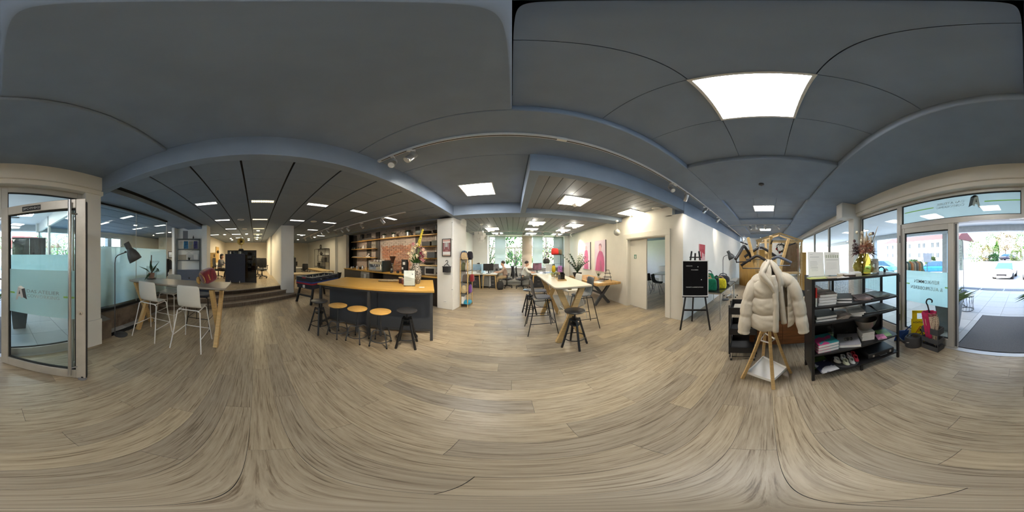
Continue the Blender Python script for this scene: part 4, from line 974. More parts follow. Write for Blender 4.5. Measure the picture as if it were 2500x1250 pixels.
stand('grey_binder', 'grey binder standing on top of the office shelf', -.12, .20, .33, 1.86, mat('binder_grey', (.2,.2,.22), .6), th=.03, cat='binder')
o = obj('bottle', MB().lathe([(.03,0),(.03,.08),(.012,.11),(.012,.14)],12), blackp, loc=on(SL,SR,.20,0,1.86)); tag(o, 'small black bottle on top of the office shelf', 'bottle')
o = obj('storage_box', MB().bx(-.15,.15,-.1,.1,0,.21).bx(-.152,.152,-.102,.102,.17,.212), mat('linen_box', (.42,.38,.31), .9), loc=on(SL,SR,-.24,.0,1.02), rot=(0,0,SR), bevel=.004); tag(o, 'beige linen box on the lower office shelf', 'box')
potted('potted_plant', 'small green plant in dark pot beside the beige linen box', *on(SL,SR,.03,0,1.02), .04,.08, black, leafg, 14,.12,.03,11)
o = stand('card', 'white card leaning on the lower office shelf', .30, .17,.22,1.02, paper, cat='card')
# wine crates
cr = mat('crate_pine', (.52,.34,.13), .6, var=.15, scale=4, stretch=(1,1,9))
def crate(lab, x, y, z, w, h, slots):
    t = thing('wooden_crate', lab, 'crate', (x,y,z), -az(510), 'stacked wooden crates')
    d = .16; obj('back', MB().bx(-w/2,w/2,d-.012,d,0,h), cr, t)
    for a, b, c_, e in ((-w/2,w/2,0,.014),(-w/2,w/2,h-.014,h)): obj('board', MB().bx(a,b,-d,d-.012,c_,e), cr, t)
    for sx in (-1,1): obj('side', MB().bx(min(sx*w/2,sx*(w/2-.014)),max(sx*w/2,sx*(w/2-.014)),-d,d-.012,.014,h-.014), cr, t)
    f = obj('front_board', MB().bx(-w/2,w/2,-d-.012,-d,0,h), cr, t)
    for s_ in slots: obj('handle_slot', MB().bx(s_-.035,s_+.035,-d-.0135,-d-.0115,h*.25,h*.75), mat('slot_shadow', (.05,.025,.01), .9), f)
for k, (x, y, z, w, h, sl_) in enumerate(((-9.15,-2.62,0,.58,.30,[-.05]),(-9.15,-2.62,.302,.58,.36,[-.05,.13]),(-9.15,-2.62,.664,.58,.36,[-.16]),(-9.15,-2.62,1.026,.56,.34,[.21]))):
    crate(['lowest wooden crate of the stack by the white wall','second wooden crate from the floor, two handle slots','third wooden crate from the floor in the stack','topmost wooden crate of the stack, with plain front'][k], x, y, Z+z, w, h, sl_)
# blue screen, dark cabinet, horn
t = thing('felt_screen', 'blue felt privacy screen standing on the platform', 'partition', (-6.98,-.90,Z), R(90))
obj('panel', MB().bx(-.43,.43,-.02,.02,.03,1.27), mat('blue_felt', (.045,.055,.09), .95, var=.12, scale=60, sheen=.3), t, bevel=.008)
for x in (-.20,.20): obj('foot', MB().bx(x-.012,x+.012,-.06,.06,0,.10), wplast, t)
t = thing('dark_cabinet', 'tall dark glazed cabinet behind the blue screen', 'cabinet', (-7.35,-.62,Z), R(90))
gcab = mat('black_frame', (.025,.024,.026), .4); smoke = glassmat('smoked_glass', (.35,.33,.33), refl=2.0)
obj('frame', MB().bx(-.64,.64,-.2,-.17,1.38,1.43).bx(-.64,-.60,-.2,-.16,0,1.4).bx(.60,.64,-.2,-.16,0,1.4).bx(-.02,.02,-.2,-.16,0,1.4).bx(-.64,.64,-.2,.2,0,.05).bx(-.64,.64,-.2,.2,1.40,1.43).bx(-.64,.64,.18,.2,0,1.4), gcab, t)
for a in (.7,.95,.45): obj('shelf_board', MB().bx(-.6,.6,-.15,.17,a,a+.02), gcab, t)
for a, b in ((-.6,-.02),(.02,.6)): obj('glass_door', MB().bx(a,b,-.19,-.184,.05,1.38), smoke, t)
for k, (x, z, w, h, c) in enumerate(((-.45,1.12,.14,.18,(.5,.5,.48)),(-.1,1.1,.2,.2,(.2,.2,.2)),(.25,1.1,.1,.22,(.15,.17,.17)),(.48,1.0,.12,.25,(.3,.28,.26)),(.3,.74,.3,.08,(.35,.33,.32)))):
    o = obj('carton', MB().bx(-w/2,w/2,-.05,.05,0,h), mat('carton_%d' % k, c, .7), loc=(-7.33,-.62+x,Z+.97 if z > .9 else Z+.72)); tag(o, ['white carton inside the dark cabinet, top left','wide grey carton inside the dark cabinet','narrow dark carton inside the dark cabinet','tall brown-grey carton at the right end of the dark cabinet','flat pale carton on the middle cabinet shelf'][k], 'box')
t = thing('gramophone', 'brass horn gramophone on top of the dark cabinet', 'gramophone', (-7.33,-.67,Z+1.43), R(90))
brass = mat('aged_brass', (.50,.38,.13), .3, .85, var=.1)
obj('base', MB().bx(-.11,.11,-.11,.11,0,.05).bx(-.09,.09,-.09,.09,.05,.075), blackp, t, bevel=.005)
obj('arm', MB().tube([(0,.06,.07),(0,.09,.2),(0,.08,.32),(0,.03,.38)],.014,8), brass, t)
Mh = Matrix.Translation((0,.03,.40)) @ Matrix.Rotation(R(90),4,'X')
obj('horn', MB(Mh).lathe([(.02,-.05),(.035,.03),(.06,.08),(.10,.125),(.165,.155)],28,caps=False), brass, t, solid=.004); obj('throat', MB(Mh).lathe([(0,-.03),(.034,-.01),(.036,.02)],14), blackp, t)
[obj('rod', MB().cyl((x,.05,.05),(x,.05,.26),.008), lgrey, t) for x in (-.07,.07)]
# desk, seated woman, chairs
def desk(lab, x, y, z, rz, w, d, topm, lm, h=.74, splay=.08):
    t = thing('desk', lab, 'desk', (x,y,z), rz)
    obj('desk_top', MB().prism(rrect(w,d,.02),h-.025,h), topm, t)
    for sx in (-1,1):
        for sy in (-1,1): obj('leg', MB().bar((sx*(w/2-.09),sy*(d/2-.06),h-.03),(sx*(w/2-.09+splay),sy*(d/2-.06),0),.06,.035,w2=.035,h2=.03,up=(0,1,0)), lm, t)
    for sy in (-1,1): obj('apron', MB().bx(-w/2+.06,w/2-.06,sy*(d/2-.06)-.012,sy*(d/2-.06)+.012,h-.085,h-.025), lm, t)
    return t
desk('white desk hidden behind the blue screen on the platform', -8.4,-.95,Z, R(90), 1.2,.9, wplast, birch)
chA = office_chair('office chair of the dark-haired seated woman on the platform', -8.5,-2.0,Z, R(-8))
seated('seated dark-haired person in grey cardigan working behind the blue screen', -8.5,-1.93,Z-.06, R(-12), mat('grey_cardigan', (.17,.17,.18), .9), mat('black_trousers', (.02,.02,.022), .9), blackp, mat('black_hair', (.012,.009,.008), .5), True)
office_chair('empty office chair right of the dark cabinet on the platform', -8.75,.32,Z, R(100))
office_chair('farther empty office chair partly hidden behind the dark cabinet', -9.5,.10,Z, R(85))
t = thing('wall_door', 'plain cream door in the end wall of the office', 'door', (-14.42,-.15,Z)); obj('leaf', MB().bx(0,.02,-.5,.5,0,2.0), warmwhite, t); obj('frame', MB().bx(0,.03,-.56,-.5,0,2.06).bx(0,.03,.5,.56,0,2.06).bx(0,.03,-.5,.5,2.0,2.06), warmwhite, t); obj('handle', MB().cyl((.02,.42,1.0),(.06,.42,1.0),.01,n=8).cyl((.06,.42,1.0),(.06,.30,1.0),.01,n=8), steel, t)
t = thing('wall_board', 'light pine pegboard with dark knob on the left office wall', 'wall board', (-11.3,-2.74,Z+.72)); obj('panel', MB().bx(-.45,.45,0,.03,0,1.1), cr, t); obj('knob', MB().ell((.2,.1,.75),(.09,.09,.11),12,8), blackp, t); obj('batten', MB().bx(-.4,.4,.03,.05,.8,.84), birch, t)
t = thing('wall_sheet', 'grey notice sheet on the left office wall beside the woman', 'notice', (-10.4,-2.74,Z+.75)); obj('panel', MB().bx(-.15,.15,0,.01,0,.55), lgrey, t)
# things behind the glass partition
cab = mat('oak_cabinet', (.42,.33,.20), .5); 
def cabinet(lab, x0, x1, y0, y1, h, m, n, zz=Z):
    t = thing('cabinet', lab, 'cabinet', ((x0+x1)/2,(y0+y1)/2,zz)); w = x1-x0; d = y1-y0
    obj('body', MB().bx(-w/2,w/2,-d/2,d/2-.02,0,h), m, t)
    for i in range(n):
        a = -w/2+i*w/n; dr = obj('cabinet_door', MB().bx(a+.004,a+w/n-.004,d/2-.02,d/2,.03,h-.02), m, t)
        obj('handle', MB().bx(a+w/n*.3,a+w/n*.7,d/2,d/2+.015,h-.1,h-.085), alu, dr)
    return t
cabinet('light oak cabinet seen blurred through the frosted glass', -3.45,-2.65,-3.45,-3.0,.78, cab, 2); cabinet('grey drawer cabinet seen through the frosted glass', -4.35,-3.5,-3.5,-3.0,.72, mgrey, 2)
o = obj('display_board', MB().prism([(-.22,0),(.25,0),(.02,1.35),(-.22,1.35)],-.02,.02), dgrey, loc=(-2.08,-2.95,Z), rot=(R(90),0,0)); tag(o, 'slanted dark board leaning behind the glass next to the pillar', 'board')
desk('pale desk in the office left of the metal shelf', -6.05,-4.45,Z, R(70), 1.5,.8, wplast, wmetal)
office_chair('office chair with mesh back at the pale desk behind the glass edge', -5.2,-3.4,Z, R(165))
t = thing('desk_screen', 'pale blue desk divider on the pale desk', 'partition', (-6.3,-4.35,Z+.74), R(70)); obj('panel', MB().bx(-.7,.7,-.012,.012,0,.5), mat('pale_blue_felt', (.45,.55,.62), .9), t, bevel=.02)
desk('far white desk seen through the clear upper glass', -4.6,-5.6,Z, 0, 1.4,.7, wplast, wmetal)
t = thing('metal_rack', 'dark metal rack behind the frosted glass', 'shelf', (-4.0,-5.0,Z)); 
for sx in (-.45,.45):
    for sy in (-.18,.18): obj('post', MB().box((sx,sy,.78),(.03,.03,1.56)), stl, t)
for z in (.3,.9,1.54): obj('shelf_board', MB().bx(-.46,.46,-.2,.2,z-.03,z), stl, t)
t = thing('wall_mirror', 'dark framed mirror above hanging coats on a far wall', 'mirror', (-9.0,-5.2,Z+1.05), -az(418)); obj('frame', MB().bx(-.16,-.12,0,.03,0,.42).bx(.12,.16,0,.03,0,.42).bx(-.12,.12,0,.03,0,.04).bx(-.12,.12,0,.03,.38,.42), mat('dark_wood_frame', (.05,.03,.02), .5), t); obj('glass', MB().bx(-.12,.12,.012,.02,.04,.38), mat('mirror_glass', (.7,.7,.7), .1, .9), t)
struct('wall_left_outer', MB().box((-9.12,-5.35,1.6),(1.4,.1,2.4), -az(410)), warmwhite)
for k, (dx, h) in enumerate(((-.22,.40),(.0,.48),(.2,.42))):
    t = thing('dark_coat', ['leftmost dark coat hanging below the far mirror','middle dark coat hanging below the far mirror','rightmost dark coat hanging below the far mirror'][k], 'coat', on((-9.0,-5.2,Z+.75),-az(418),dx,-.08,0), -az(418), 'dark coats on the far wall')
    obj('body', MB().lathe([(.13,-.4),(.12,-.1),(.10,.05),(.05,.16),(.02,.2)],14,e=(1,.6)), mat('coat_black_%d' % k, (.02,.02,.025), .9), t); obj('hook', MB().tube([(0,.05,.24),(0,0,.24),(0,0,.18)],.006,6), steel, t)
# ================================================================ FOOTBALL TABLE AND LOUNGE BEYOND
A = Vector((-5.44,1.36)); Bn = Vector((-4.83,1.75)); Cn = Vector((-5.56,3.09)); ftc = (A+Cn)/2; fa = math.atan2(Cn.y-Bn.y, Cn.x-Bn.x)
t = thing('football_table', 'dark blue table football game with red stripe and splayed black legs', 'football table', (ftc.x,ftc.y,0), fa)
ftm = mat('football_dark', (.03,.036,.05), .4); ftr = mat('red_stripe', (.42,.02,.035), .4); ftb = mat('blue_stripe', (.03,.06,.22), .4); L_, W_ = .765, .36
obj('side_wall', MB().bx(-L_,L_,-W_,-W_+.03,.62,.90), ftm, t); obj('side_wall', MB().bx(-L_,L_,W_-.03,W_,.62,.90), ftm, t)
for sx in (-1,1): obj('end_wall', MB().bx(min(sx*L_,sx*(L_-.03)),max(sx*L_,sx*(L_-.03)),-W_+.03,W_-.03,.62,.90), ftm, t)
obj('cabinet', MB().bx(-L_+.02,L_-.02,-W_+.02,W_-.02,.52,.66), ftm, t); obj('playfield', MB().bx(-L_+.03,L_-.03,-W_+.03,W_-.03,.74,.76), mat('pitch_green', (.05,.15,.07), .7), t)
for zz, hh, mm, nm in ((.665,.045,ftr,'red_stripe'),(.71,.05,ftb,'blue_stripe')):
    obj(nm, MB().bx(-L_-.003,L_+.003,-W_-.003,-W_,zz,zz+hh).bx(-L_-.003,L_+.003,W_,W_+.003,zz,zz+hh).bx(-L_-.003,-L_,-W_,W_,zz,zz+hh).bx(L_,L_+.003,-W_,W_,zz,zz+hh), mm, t)
obj('rim', MB().bx(-L_-.012,L_+.012,-W_-.012,-W_+.05,.9,.915).bx(-L_-.012,L_+.012,W_-.05,W_+.012,.9,.915).bx(-L_-.012,-L_+.05,-W_+.05,W_-.05,.9,.915).bx(L_-.05,L_+.012,-W_+.05,W_-.05,.9,.915), mat('rim_grey', (.22,.23,.24), .4), t)
fig = mat('player_dark', (.05,.05,.06), .5); figl = mat('player_light', (.6,.55,.45), .5)
for i in range(8):
    x = -L_+.14+i*.175; r_ = obj('rod', MB().cyl((x,-W_-.16,.845),(x,W_+.16,.845),.008,n=8), chrome, t)
    obj('handle', MB().cyl((x,(1 if i%2 else -1)*(W_+.06),.845),(x,(1 if i%2 else -1)*(W_+.17),.845),.016,n=10), blackp, r_)
    for k in range(3):
        y = -.2+k*.2; obj('player', MB().bx(x-.012,x+.012,y-.014,y+.014,.79,.87).ell((x,y,.89),(.013,.013,.015),8,6), figl if i % 2 else fig, r_)
for sx in (-1,1):
    for sy in (-1,1): obj('leg', MB().bar((sx*(L_-.12),sy*(W_-.06),.53),(sx*(L_+.02),sy*(W_-.03),0),.07,.05,up=(0,1,0)), black, t)
    obj('leg_brace', MB().bx(sx*(L_-.05)-.02,sx*(L_-.05)+.02,-W_+.04,W_-.04,.24,.30), dgrey, t)
obj('sticker', MB().bx(-L_-.005,-L_-.002,-.05,.05,.545,.64), paper, t); obj('goal_flap', MB().bx(-L_-.005,-L_-.002,-.08,.08,.86,.90), ftr, t)
# long tables, chairs, shelf, screens beyond
desk('long pale wooden table behind the football table', -7.62,2.7,0, R(84), 1.9,.8, oakl, birch, .75); desk('second pale wooden table toward the black frame shelf', -9.6,3.92,0, .04, 2.6,.8, oakl, birch, .75)
def shell_chair(lab, x, y, z, rz, m, lm, grp, first=None, h=.45):
    if first: return dup(first, (x,y,z), rz, lab)
    t = thing('shell_chair', lab, 'chair', (x,y,z), rz, grp)
    prof = [(.22,h-.02),(.12,h-.01),(-.1,h-.02),(-.19,h+.06),(-.23,h+.2),(-.26,h+.36)]
    def fn(u, v):
        s_ = v*5; i = min(int(s_),4); f = s_-i; y_ = prof[i][0]*(1-f)+prof[i+1][0]*f; z_ = prof[i][1]*(1-f)+prof[i+1][1]*f; q = (2*u-1)
        return (q*(.235-.03*v), y_+.07*q*q*v, z_+.05*q*q*(1-v*.3))
    obj('shell', MB().grid(fn,7,7), m, t, solid=.014, sub=1)
    for sx in (-1,1):
        for sy in (-1,1): obj('leg', MB().tube([(sx*.08,sy*.08,h-.03),(sx*.22,sy*.22,0)],.009,6), lm, t)
    return t
bsh = mat('black_shell', (.018,.018,.02), .45)
sc1 = shell_chair('black shell chair at the pale table end near the bar', -7.0,3.75,0, R(120), bsh, black, 'black shell chairs'); shell_chair('beige shell chair at the long pale table', -8.8,2.6,0, R(150), mat('beige_shell', (.42,.37,.30), .6), birch, 'shell chairs at the pale tables')
t = thing('frame_shelf', 'slim black frame shelf with small ornaments against the white wall', 'shelf', (-10.75,4.56,0), 0); fm = []; t.scale = (1.45,1,1)
def fb(a, b): obj('frame_bar', MB().bar(a,b,.018,.018), black, t)
for x in (-.68,.68):
    for y in (-.15,.15): fb((x,y,0),(x,y,2.10))
for z in (.35,.82,2.10):
    for y in (-.15,.15): fb((-.68,y,z),(.68 if z != .82 else .25,y,z))
for z in (1.2,1.65): 
    for y in (-.15,.15): fb((-.25,y,z),(.68,y,z))
fb((-.25,-.15,1.2),(-.25,-.15,1.65)); fb((.25,-.15,.35),(.25,-.15,.82))
for z, x0, x1 in ((.35,-.68,.68),(.82,-.68,.25),(1.2,-.25,.68),(1.65,-.25,.68),(2.1,-.68,.68)): obj('shelf_board', MB().bx(x0,x1,-.15,.15,z,z+.012), black, t)
orn = [(-.05,2.112,'ball','dark woven ornament cube on top of the frame shelf'),(.0,1.662,'ball2','dark round vase on the upper frame shelf'),(.1,1.212,'v','small dark vase on the middle frame shelf'),(.45,1.212,'b','row of grey books on the middle frame shelf'),(-.3,.832,'b2','pair of dark books on the lower frame shelf'),(-.2,.362,'b3','dark box on the lowest frame shelf'),(.5,.362,'v2','tall dark bottle on the lowest frame shelf')]
for x, z, kd, lab in orn:
    P = (-10.75+x*1.45,4.54,z); m = mat('ornament_'+kd, (.06,.055,.05), .6, var=.3)
    if kd == 'ball': o = obj('ornament', MB().tube([(.11*math.cos(a/8*PI),0,.16+.13*math.sin(a/8*PI)) for a in range(16)],.035,8,closed=True).bx(-.12,.12,-.05,.05,0,.03), m, loc=P); c_ = 'ornament'
    elif kd[0] == 'v': o = obj('vase', MB().lathe([(.04,0),(.06,.12),(.03,.2),(.025,.28)],14), m, loc=P); c_ = 'vase'
    elif kd == 'ball2': o = obj('vase', MB().lathe([(.05,0),(.11,.09),(.10,.16),(.04,.22),(.045,.25)],16), m, loc=P); c_ = 'vase'
    else: o = obj('box', MB().bx(-.12,.12,-.08,.08,0,.28).bx(-.125,.125,-.085,.085,.25,.283), m, loc=P); c_ = 'box'
    tag(o, lab, c_)
t = thing('plant_screen', 'dark planter screen with green top beyond the white partition', 'partition', (-10.4,2.25,0), R(90)); obj('panel', MB().bx(-.55,.35,-.03,.03,.05,1.5), mat('charcoal_felt', (.03,.032,.036), .95), t, bevel=.01); obj('foot', MB().bx(-.42,-.40,-.1,.1,0,.12), wplast, t)
random.seed(8)
for i in range(20): obj('leaf', MB().leaf((random.uniform(-.5,.3),random.uniform(-.03,.03),1.5),(random.uniform(-.6,.6),random.uniform(-.6,.6),1),.2,.06), leafg, t)
desk('white desk with monitor in the far right office', -11.6,3.0,0, R(90), 1.6,.8, wplast, wmetal)
def monitor(lab, x, y, z, rz, w=.52, h=.32, back=black, scr=None):
    t = thing('monitor', lab, 'monitor', (x,y,z), rz); sm = scr or mat('dark_screen', (.02,.022,.03), .2)
    obj('screen_housing', MB().bx(-w/2,w/2,-.012,.012,.14,.14+h), back, t, bevel=.004); obj('screen', MB().bx(-w/2+.012,w/2-.012,-.0145,-.0118,.155,.128+h), sm, t)
    obj('stand', MB().bar((0,.02,.02),(0,.03,.26),.05,.015,up=(0,1,0)), lgrey if back != black else black, t); obj('foot', MB().prism(rrect(.22,.17,.03),0,.012), lgrey if back != black else black, t); return t
monitor('dark monitor on the far white desk beyond the football table', -11.5,2.75,.74, R(-75)); office_chair('black office chair at the far white desk', -10.9,3.45,0, R(60))
t = thing('wall_picture', 'dark green picture on the far end wall', 'picture', (-14.4,3.0,1.2)); obj('panel', MB().bx(0,.03,-.35,.35,0,.95), mat('moss_picture', (.06,.09,.02), .9, var=.6, scale=14), t); [obj('frame_side', MB().bx(0,.035,y,y+.02,-.02,.97), black, t) for y in (-.37,.35)]
# ================================================================ BAR COUNTER
O_ = (-1.31,2.47,0); rzc = math.atan2(-.483,-.875)
t = thing('bar_counter', 'dark grey bar counter with honey wood top in the middle of the room', 'counter', O_, rzc)
pan = mat('counter_panel', (.055,.062,.078), .55, var=.03)
obj('counter_top', MB().bx(-.03,2.33,-1.25,.03,.965,1.0), barw, t, bevel=.003)
for x, y in ((.02,-.02),(1.15,-.02),(2.27,-.02),(.02,-1.2),(2.27,-1.2),(2.27,-.55)): obj('post', MB().box((x,y,.4825),(.05,.05,.965)), dgrey, t)
for y in (-.02,-1.2): obj('rail', MB().bx(0,2.3,y-.02,y+.02,.925,.965), dgrey, t)
obj('front_panel', MB().bx(.02,1.08,-.36,-.33,.10,.94), pan, t); obj('front_panel', MB().bx(1.09,2.25,-.36,-.33,.10,.94), pan, t)
obj('side_panel', MB().bx(2.24,2.26,-1.18,-.56,.10,.94), pan, t); obj('side_panel', MB().bx(.03,.05,-1.18,-.36,.1,.94), pan, t)
obj('base_rail', MB().bx(0,2.29,-.37,-.32,.05,.10).bx(2.25,2.29,-1.2,-.0,.05,.09), dgrey, t)
black_stool('black swivel stool at the left end of the bar counter', -2.98,1.22, .3); black_stool('black swivel stool at the right end of the bar counter', -1.58,2.10, .5)
black_stool('black swivel stool in front of the cream high table', .98,2.42, .75); black_stool('black swivel stool at the far end of the cream high table', .46,4.30, .2)
wood_stool('leftmost wooden-seated stool at the bar counter', -2.66,1.46, .2); wood_stool('middle wooden-seated stool at the bar counter', -2.30,1.65, .35); wood_stool('rightmost wooden-seated stool at the bar counter', -1.93,1.85, .5)
# things on the counter
t = thing('menu_stand', 'clear acrylic menu stand with white sheet on the bar counter', 'sign holder', (-1.88,2.58,1.0), -az(1000)); 
obj('holder', MB().box((0,.0,.165),(.225,.004,.31),rx=-.08).bx(-.112,.112,-.03,.05,0,.004), clearv, t); obj('sheet', MB().box((0,.006,.165),(.215,.002,.295),rx=-.08), paper, t)
pl = MB(); 
for k, (z, a, b) in enumerate(((.225,-.02,.03),(.19,-.08,.02),(.175,-.08,.03),(.16,-.08,.05),(.14,-.08,.05),(.12,-.08,.04))): pl.box(((a+b)/2,.0045+(z-.165)*.08,z),(b-a,.0012,.004),rx=-.08)
stuff(obj('text_line', pl, lgrey, t)); obj('round_logo', MB().cyl((.06,.0085,.24),(.06,.0065,.24),.013,n=16), mgrey, t)
# speckled vase with flowers
vm = bpy.data.materials.new('speckled_ceramic'); vm.use_nodes = True; tt = vm.node_tree; pp = tt.nodes['Principled BSDF']
vo = tt.nodes.new('ShaderNodeTexVoronoi'); vo.inputs['Scale'].default_value = 62; tcx = tt.nodes.new('ShaderNodeTexCoord'); tt.links.new(tcx.outputs['Object'], vo.inputs['Vector'])
vr = tt.nodes.new('ShaderNodeValToRGB'); vr.color_ramp.elements[0].position = .33; vr.color_ramp.elements[0].color = (.75,.70,.60,1); vr.color_ramp.elements[1].position = .42; vr.color_ramp.elements[1].color = (.05,.045,.04,1)
tt.links.new(vo.outputs['Distance'], vr.inputs[0]); tt.links.new(vr.outputs[0], pp.inputs['Base Color']); pp.inputs['Roughness'].default_value = .35
t = thing('flower_vase', 'tall speckled black and white vase of mixed flowers on the bar counter', 'flower vase', (-1.95,2.92,1.0))
obj('vase', MB().lathe([(.07,0),(.085,.02),(.11,.12),(.118,.2),(.105,.30),(.075,.40),(.068,.45),(.06,.45),(.06,.40),(0,.38)],32), vm, t)
random.seed(21); vx = Vector((math.cos(-az(1015)), math.sin(-az(1015)), 0)); vy = Vector((-vx.y, vx.x, 0))
def fpos(a, b, z): return vx*a+vy*b+Vector((0,0,z))
stem = mat('flower_stem', (.12,.20,.05), .6); ivory = mat('ivory_petal', (.72,.62,.45), .7, var=.1); pinkp = mat('dusty_pink_petal', (.45,.20,.22), .8, var=.3); wine = mat('wine_petal', (.20,.03,.06), .8, var=.4); yell = mat('yellow_spike', (.68,.55,.05), .7, var=.25, scale=40)
for (a, b, z) in ((-.1,0,.74),(.06,0,.85),(.14,.02,.70),(-.05,.05,.82),(.1,-.05,.62),(-.14,-.03,.64),(.12,.03,1.18)): obj('stem', MB().tube([(0,0,.36),tuple(fpos(a*.4,b*.4,.5)),tuple(fpos(a,b,z))],.005,6), stem, t)
for k in range(16):
    a = random.uniform(-1,1); obj('leaf', MB().leaf(tuple(fpos(a*.03,0,.42)), tuple(fpos(a*1.2,random.uniform(-.8,.8),1)), random.uniform(.14,.26), .05, droop=.2), leafg, t)
mb = MB()
for i in range(52):
    f = i/51; c = fpos(.045+.105*f, .0, .82+.36*f); a = i*2.4; r = .030*(1-f*.6)
    mb.ell(tuple(c+vx*math.cos(a)*r+vy*math.sin(a)*r), (.012*(1-f*.4),.012*(1-f*.4),.014), 7, 5)
stuff(obj('flower_spike', mb, yell, t))
def bloom(c, r, m, n=14, nm='bloom'):
    mb = MB(); 
    for i in range(n):
        z = 1-2*(i+.5)/n; a = i*2.4; q = math.sqrt(1-z*z); d = Vector((q*math.cos(a), q*math.sin(a), z*.8))
        mb.leaf(tuple(c), tuple(d), r, r*.75, droop=.1)
    mb.ell(tuple(c), (r*.4,r*.4,r*.4), 8, 6); obj(nm, mb, m, t)
for (a, b, z, r, m) in ((-.16,-.03,.66,.06,ivory),(-.11,-.06,.60,.06,ivory),(-.08,-.05,.72,.055,ivory),(.02,-.07,.85,.045,ivory),(-.02,-.06,.79,.05,ivory),(-.13,-.03,.54,.05,ivory),(.01,-.07,.60,.06,ivory),(.15,-.04,.74,.06,mat('blush_petal', (.68,.45,.38), .7)),(.19,-.02,.68,.055,ivory),
    (.10,-.06,.66,.06,wine),(.14,-.06,.60,.05,wine),(.12,-.06,.53,.06,pinkp),(.16,-.05,.50,.05,pinkp),(.07,-.05,.56,.05,wine),(-.06,.0,.86,.06,pinkp),(.08,.02,.80,.05,pinkp),(-.02,.05,.62,.07,leafg)): bloom(fpos(a,b,z), r, m)
t = thing('jam_jar', 'dark jar with paper lid beside the menu stand on the counter', 'jar', (-2.26,2.78,1.0)); obj('glass', MB().lathe([(.042,0),(.045,.01),(.045,.09),(.035,.105),(.035,.12)],18), mat('dark_jam', (.05,.02,.025), .2), t); obj('lid', MB().lathe([(.048,.115),(.048,.135),(0,.137)],18), oakl, t)
t = thing('jam_jar', 'reddish jar close behind the menu stand', 'jar', (-2.13,2.72,1.0)); obj('glass', MB().lathe([(.042,0),(.045,.01),(.045,.085),(.035,.1),(.035,.11)],18), mat('red_jam', (.16,.06,.05), .3), t); obj('lid', MB().lathe([(.046,.105),(.046,.122),(0,.124)],18), mat('lid_pink', (.5,.3,.28), .6), t)
def fc(u, v): return ((u-.5)*.46, (v-.5)*.22, .012+.012*math.sin(u*9)*math.sin(v*7)+.012*math.exp(-((u-.5)**2+(v-.5)**2)*20))
o = obj('folded_cloth', MB().grid(fc, 16, 10), mat('linen_cloth', (.40,.31,.20), .9, var=.25, scale=14), loc=(-2.66,2.80,1.0), rot=(0,0,-az(948)), solid=.012, off=1); tag(o, 'printed beige linen cloth lying on the counter', 'cloth')
sheet('card', 'small white card near the right counter edge', 'card', -1.62,2.62,1.0,.10,.06,-az(1030),paper,.003)
# ================================================================ BACK BAR
t = thing('bar_worktop', 'honey wood back bar counter with dark cabinets along the brick wall', 'counter', (-4.85,4.85,0)); 
obj('counter_top', MB().bx(-2.62,2.66,-.40,.35,.915,.95), barw, t, bevel=.003)
dk = mat('dark_walnut_panel', (.035,.028,.024), .5)
obj('cabinet', MB().bx(-2.6,-1.15,-.36,.3,.0,.915), mat('taupe_panel', (.10,.09,.08), .55), t); obj('cabinet', MB().bx(-.52,-.30,-.36,.3,0,.915), dk, t); obj('cabinet', MB().bx(.35,2.62,-.36,.3,0,.915), dk, t)
obj('bracket', MB().prism([(0,.915),(.28,.915),(0,.6)],-.02,.02,M=Matrix.Translation((.05,-.1,0))@Matrix.Rotation(R(90),4,'X')), dk, t)
t = thing('dishwasher', 'light grey under-counter appliance with a white towel', 'appliance', (-5.68,4.80,0)); obj('body', MB().bx(-.29,.29,-.32,.3,0,.905), alu, t); obj('door', MB().bx(-.285,.285,-.335,-.32,.1,.84), mat('grey_front', (.42,.41,.38), .5), t); obj('handle', MB().cyl((-.2,-.365,.80),(.2,-.365,.80),.01,n=8), steel, t)
o = obj('hand_towel', MB().grid(lambda u,v: ((u-.5)*.16+.01*math.sin(v*9), -.012*math.sin(u*9)-.01, -v*.32), 8, 8), wplast, loc=(-5.58,4.425,.82), solid=.008); tag(o, 'white towel hanging from the appliance handle', 'towel')
# uprights and shelves
t = thing('bar_shelving', 'honey wood bar shelves on dark upright boards along the brick wall', 'shelf', (-4.85,5.08,0))
for a, b in ((-7.66,-7.32),(-6.41,-6.09),(-5.74,-5.46),(-3.49,-3.31)): obj('upright', MB().bx(a+4.85,b+4.85,.10,.13,1.0,2.72), dk, t)
for z, a, b in ((2.37,-7.46,-2.30),(1.965,-7.46,-5.62),(1.535,-7.46,-5.62),(1.955,-3.44,-2.30),(1.535,-3.3,-2.30)): obj('shelf_board', MB().bx(a+4.85,b+4.85,-.14,.10,z-.028,z), barw, t, bevel=.002)
for x in (-2.62,): obj('cable_duct', MB().bx(x+4.85-.012,x+4.85+.012,.11,.125,1.2,2.7), wplast, t)
obj('glass_rack', MB().bx(-1.05,-.75,.0,.012,2.0,2.4), clearv, t)
YS = 4.98; ORD = 'first second third fourth fifth sixth seventh eighth ninth'.split()
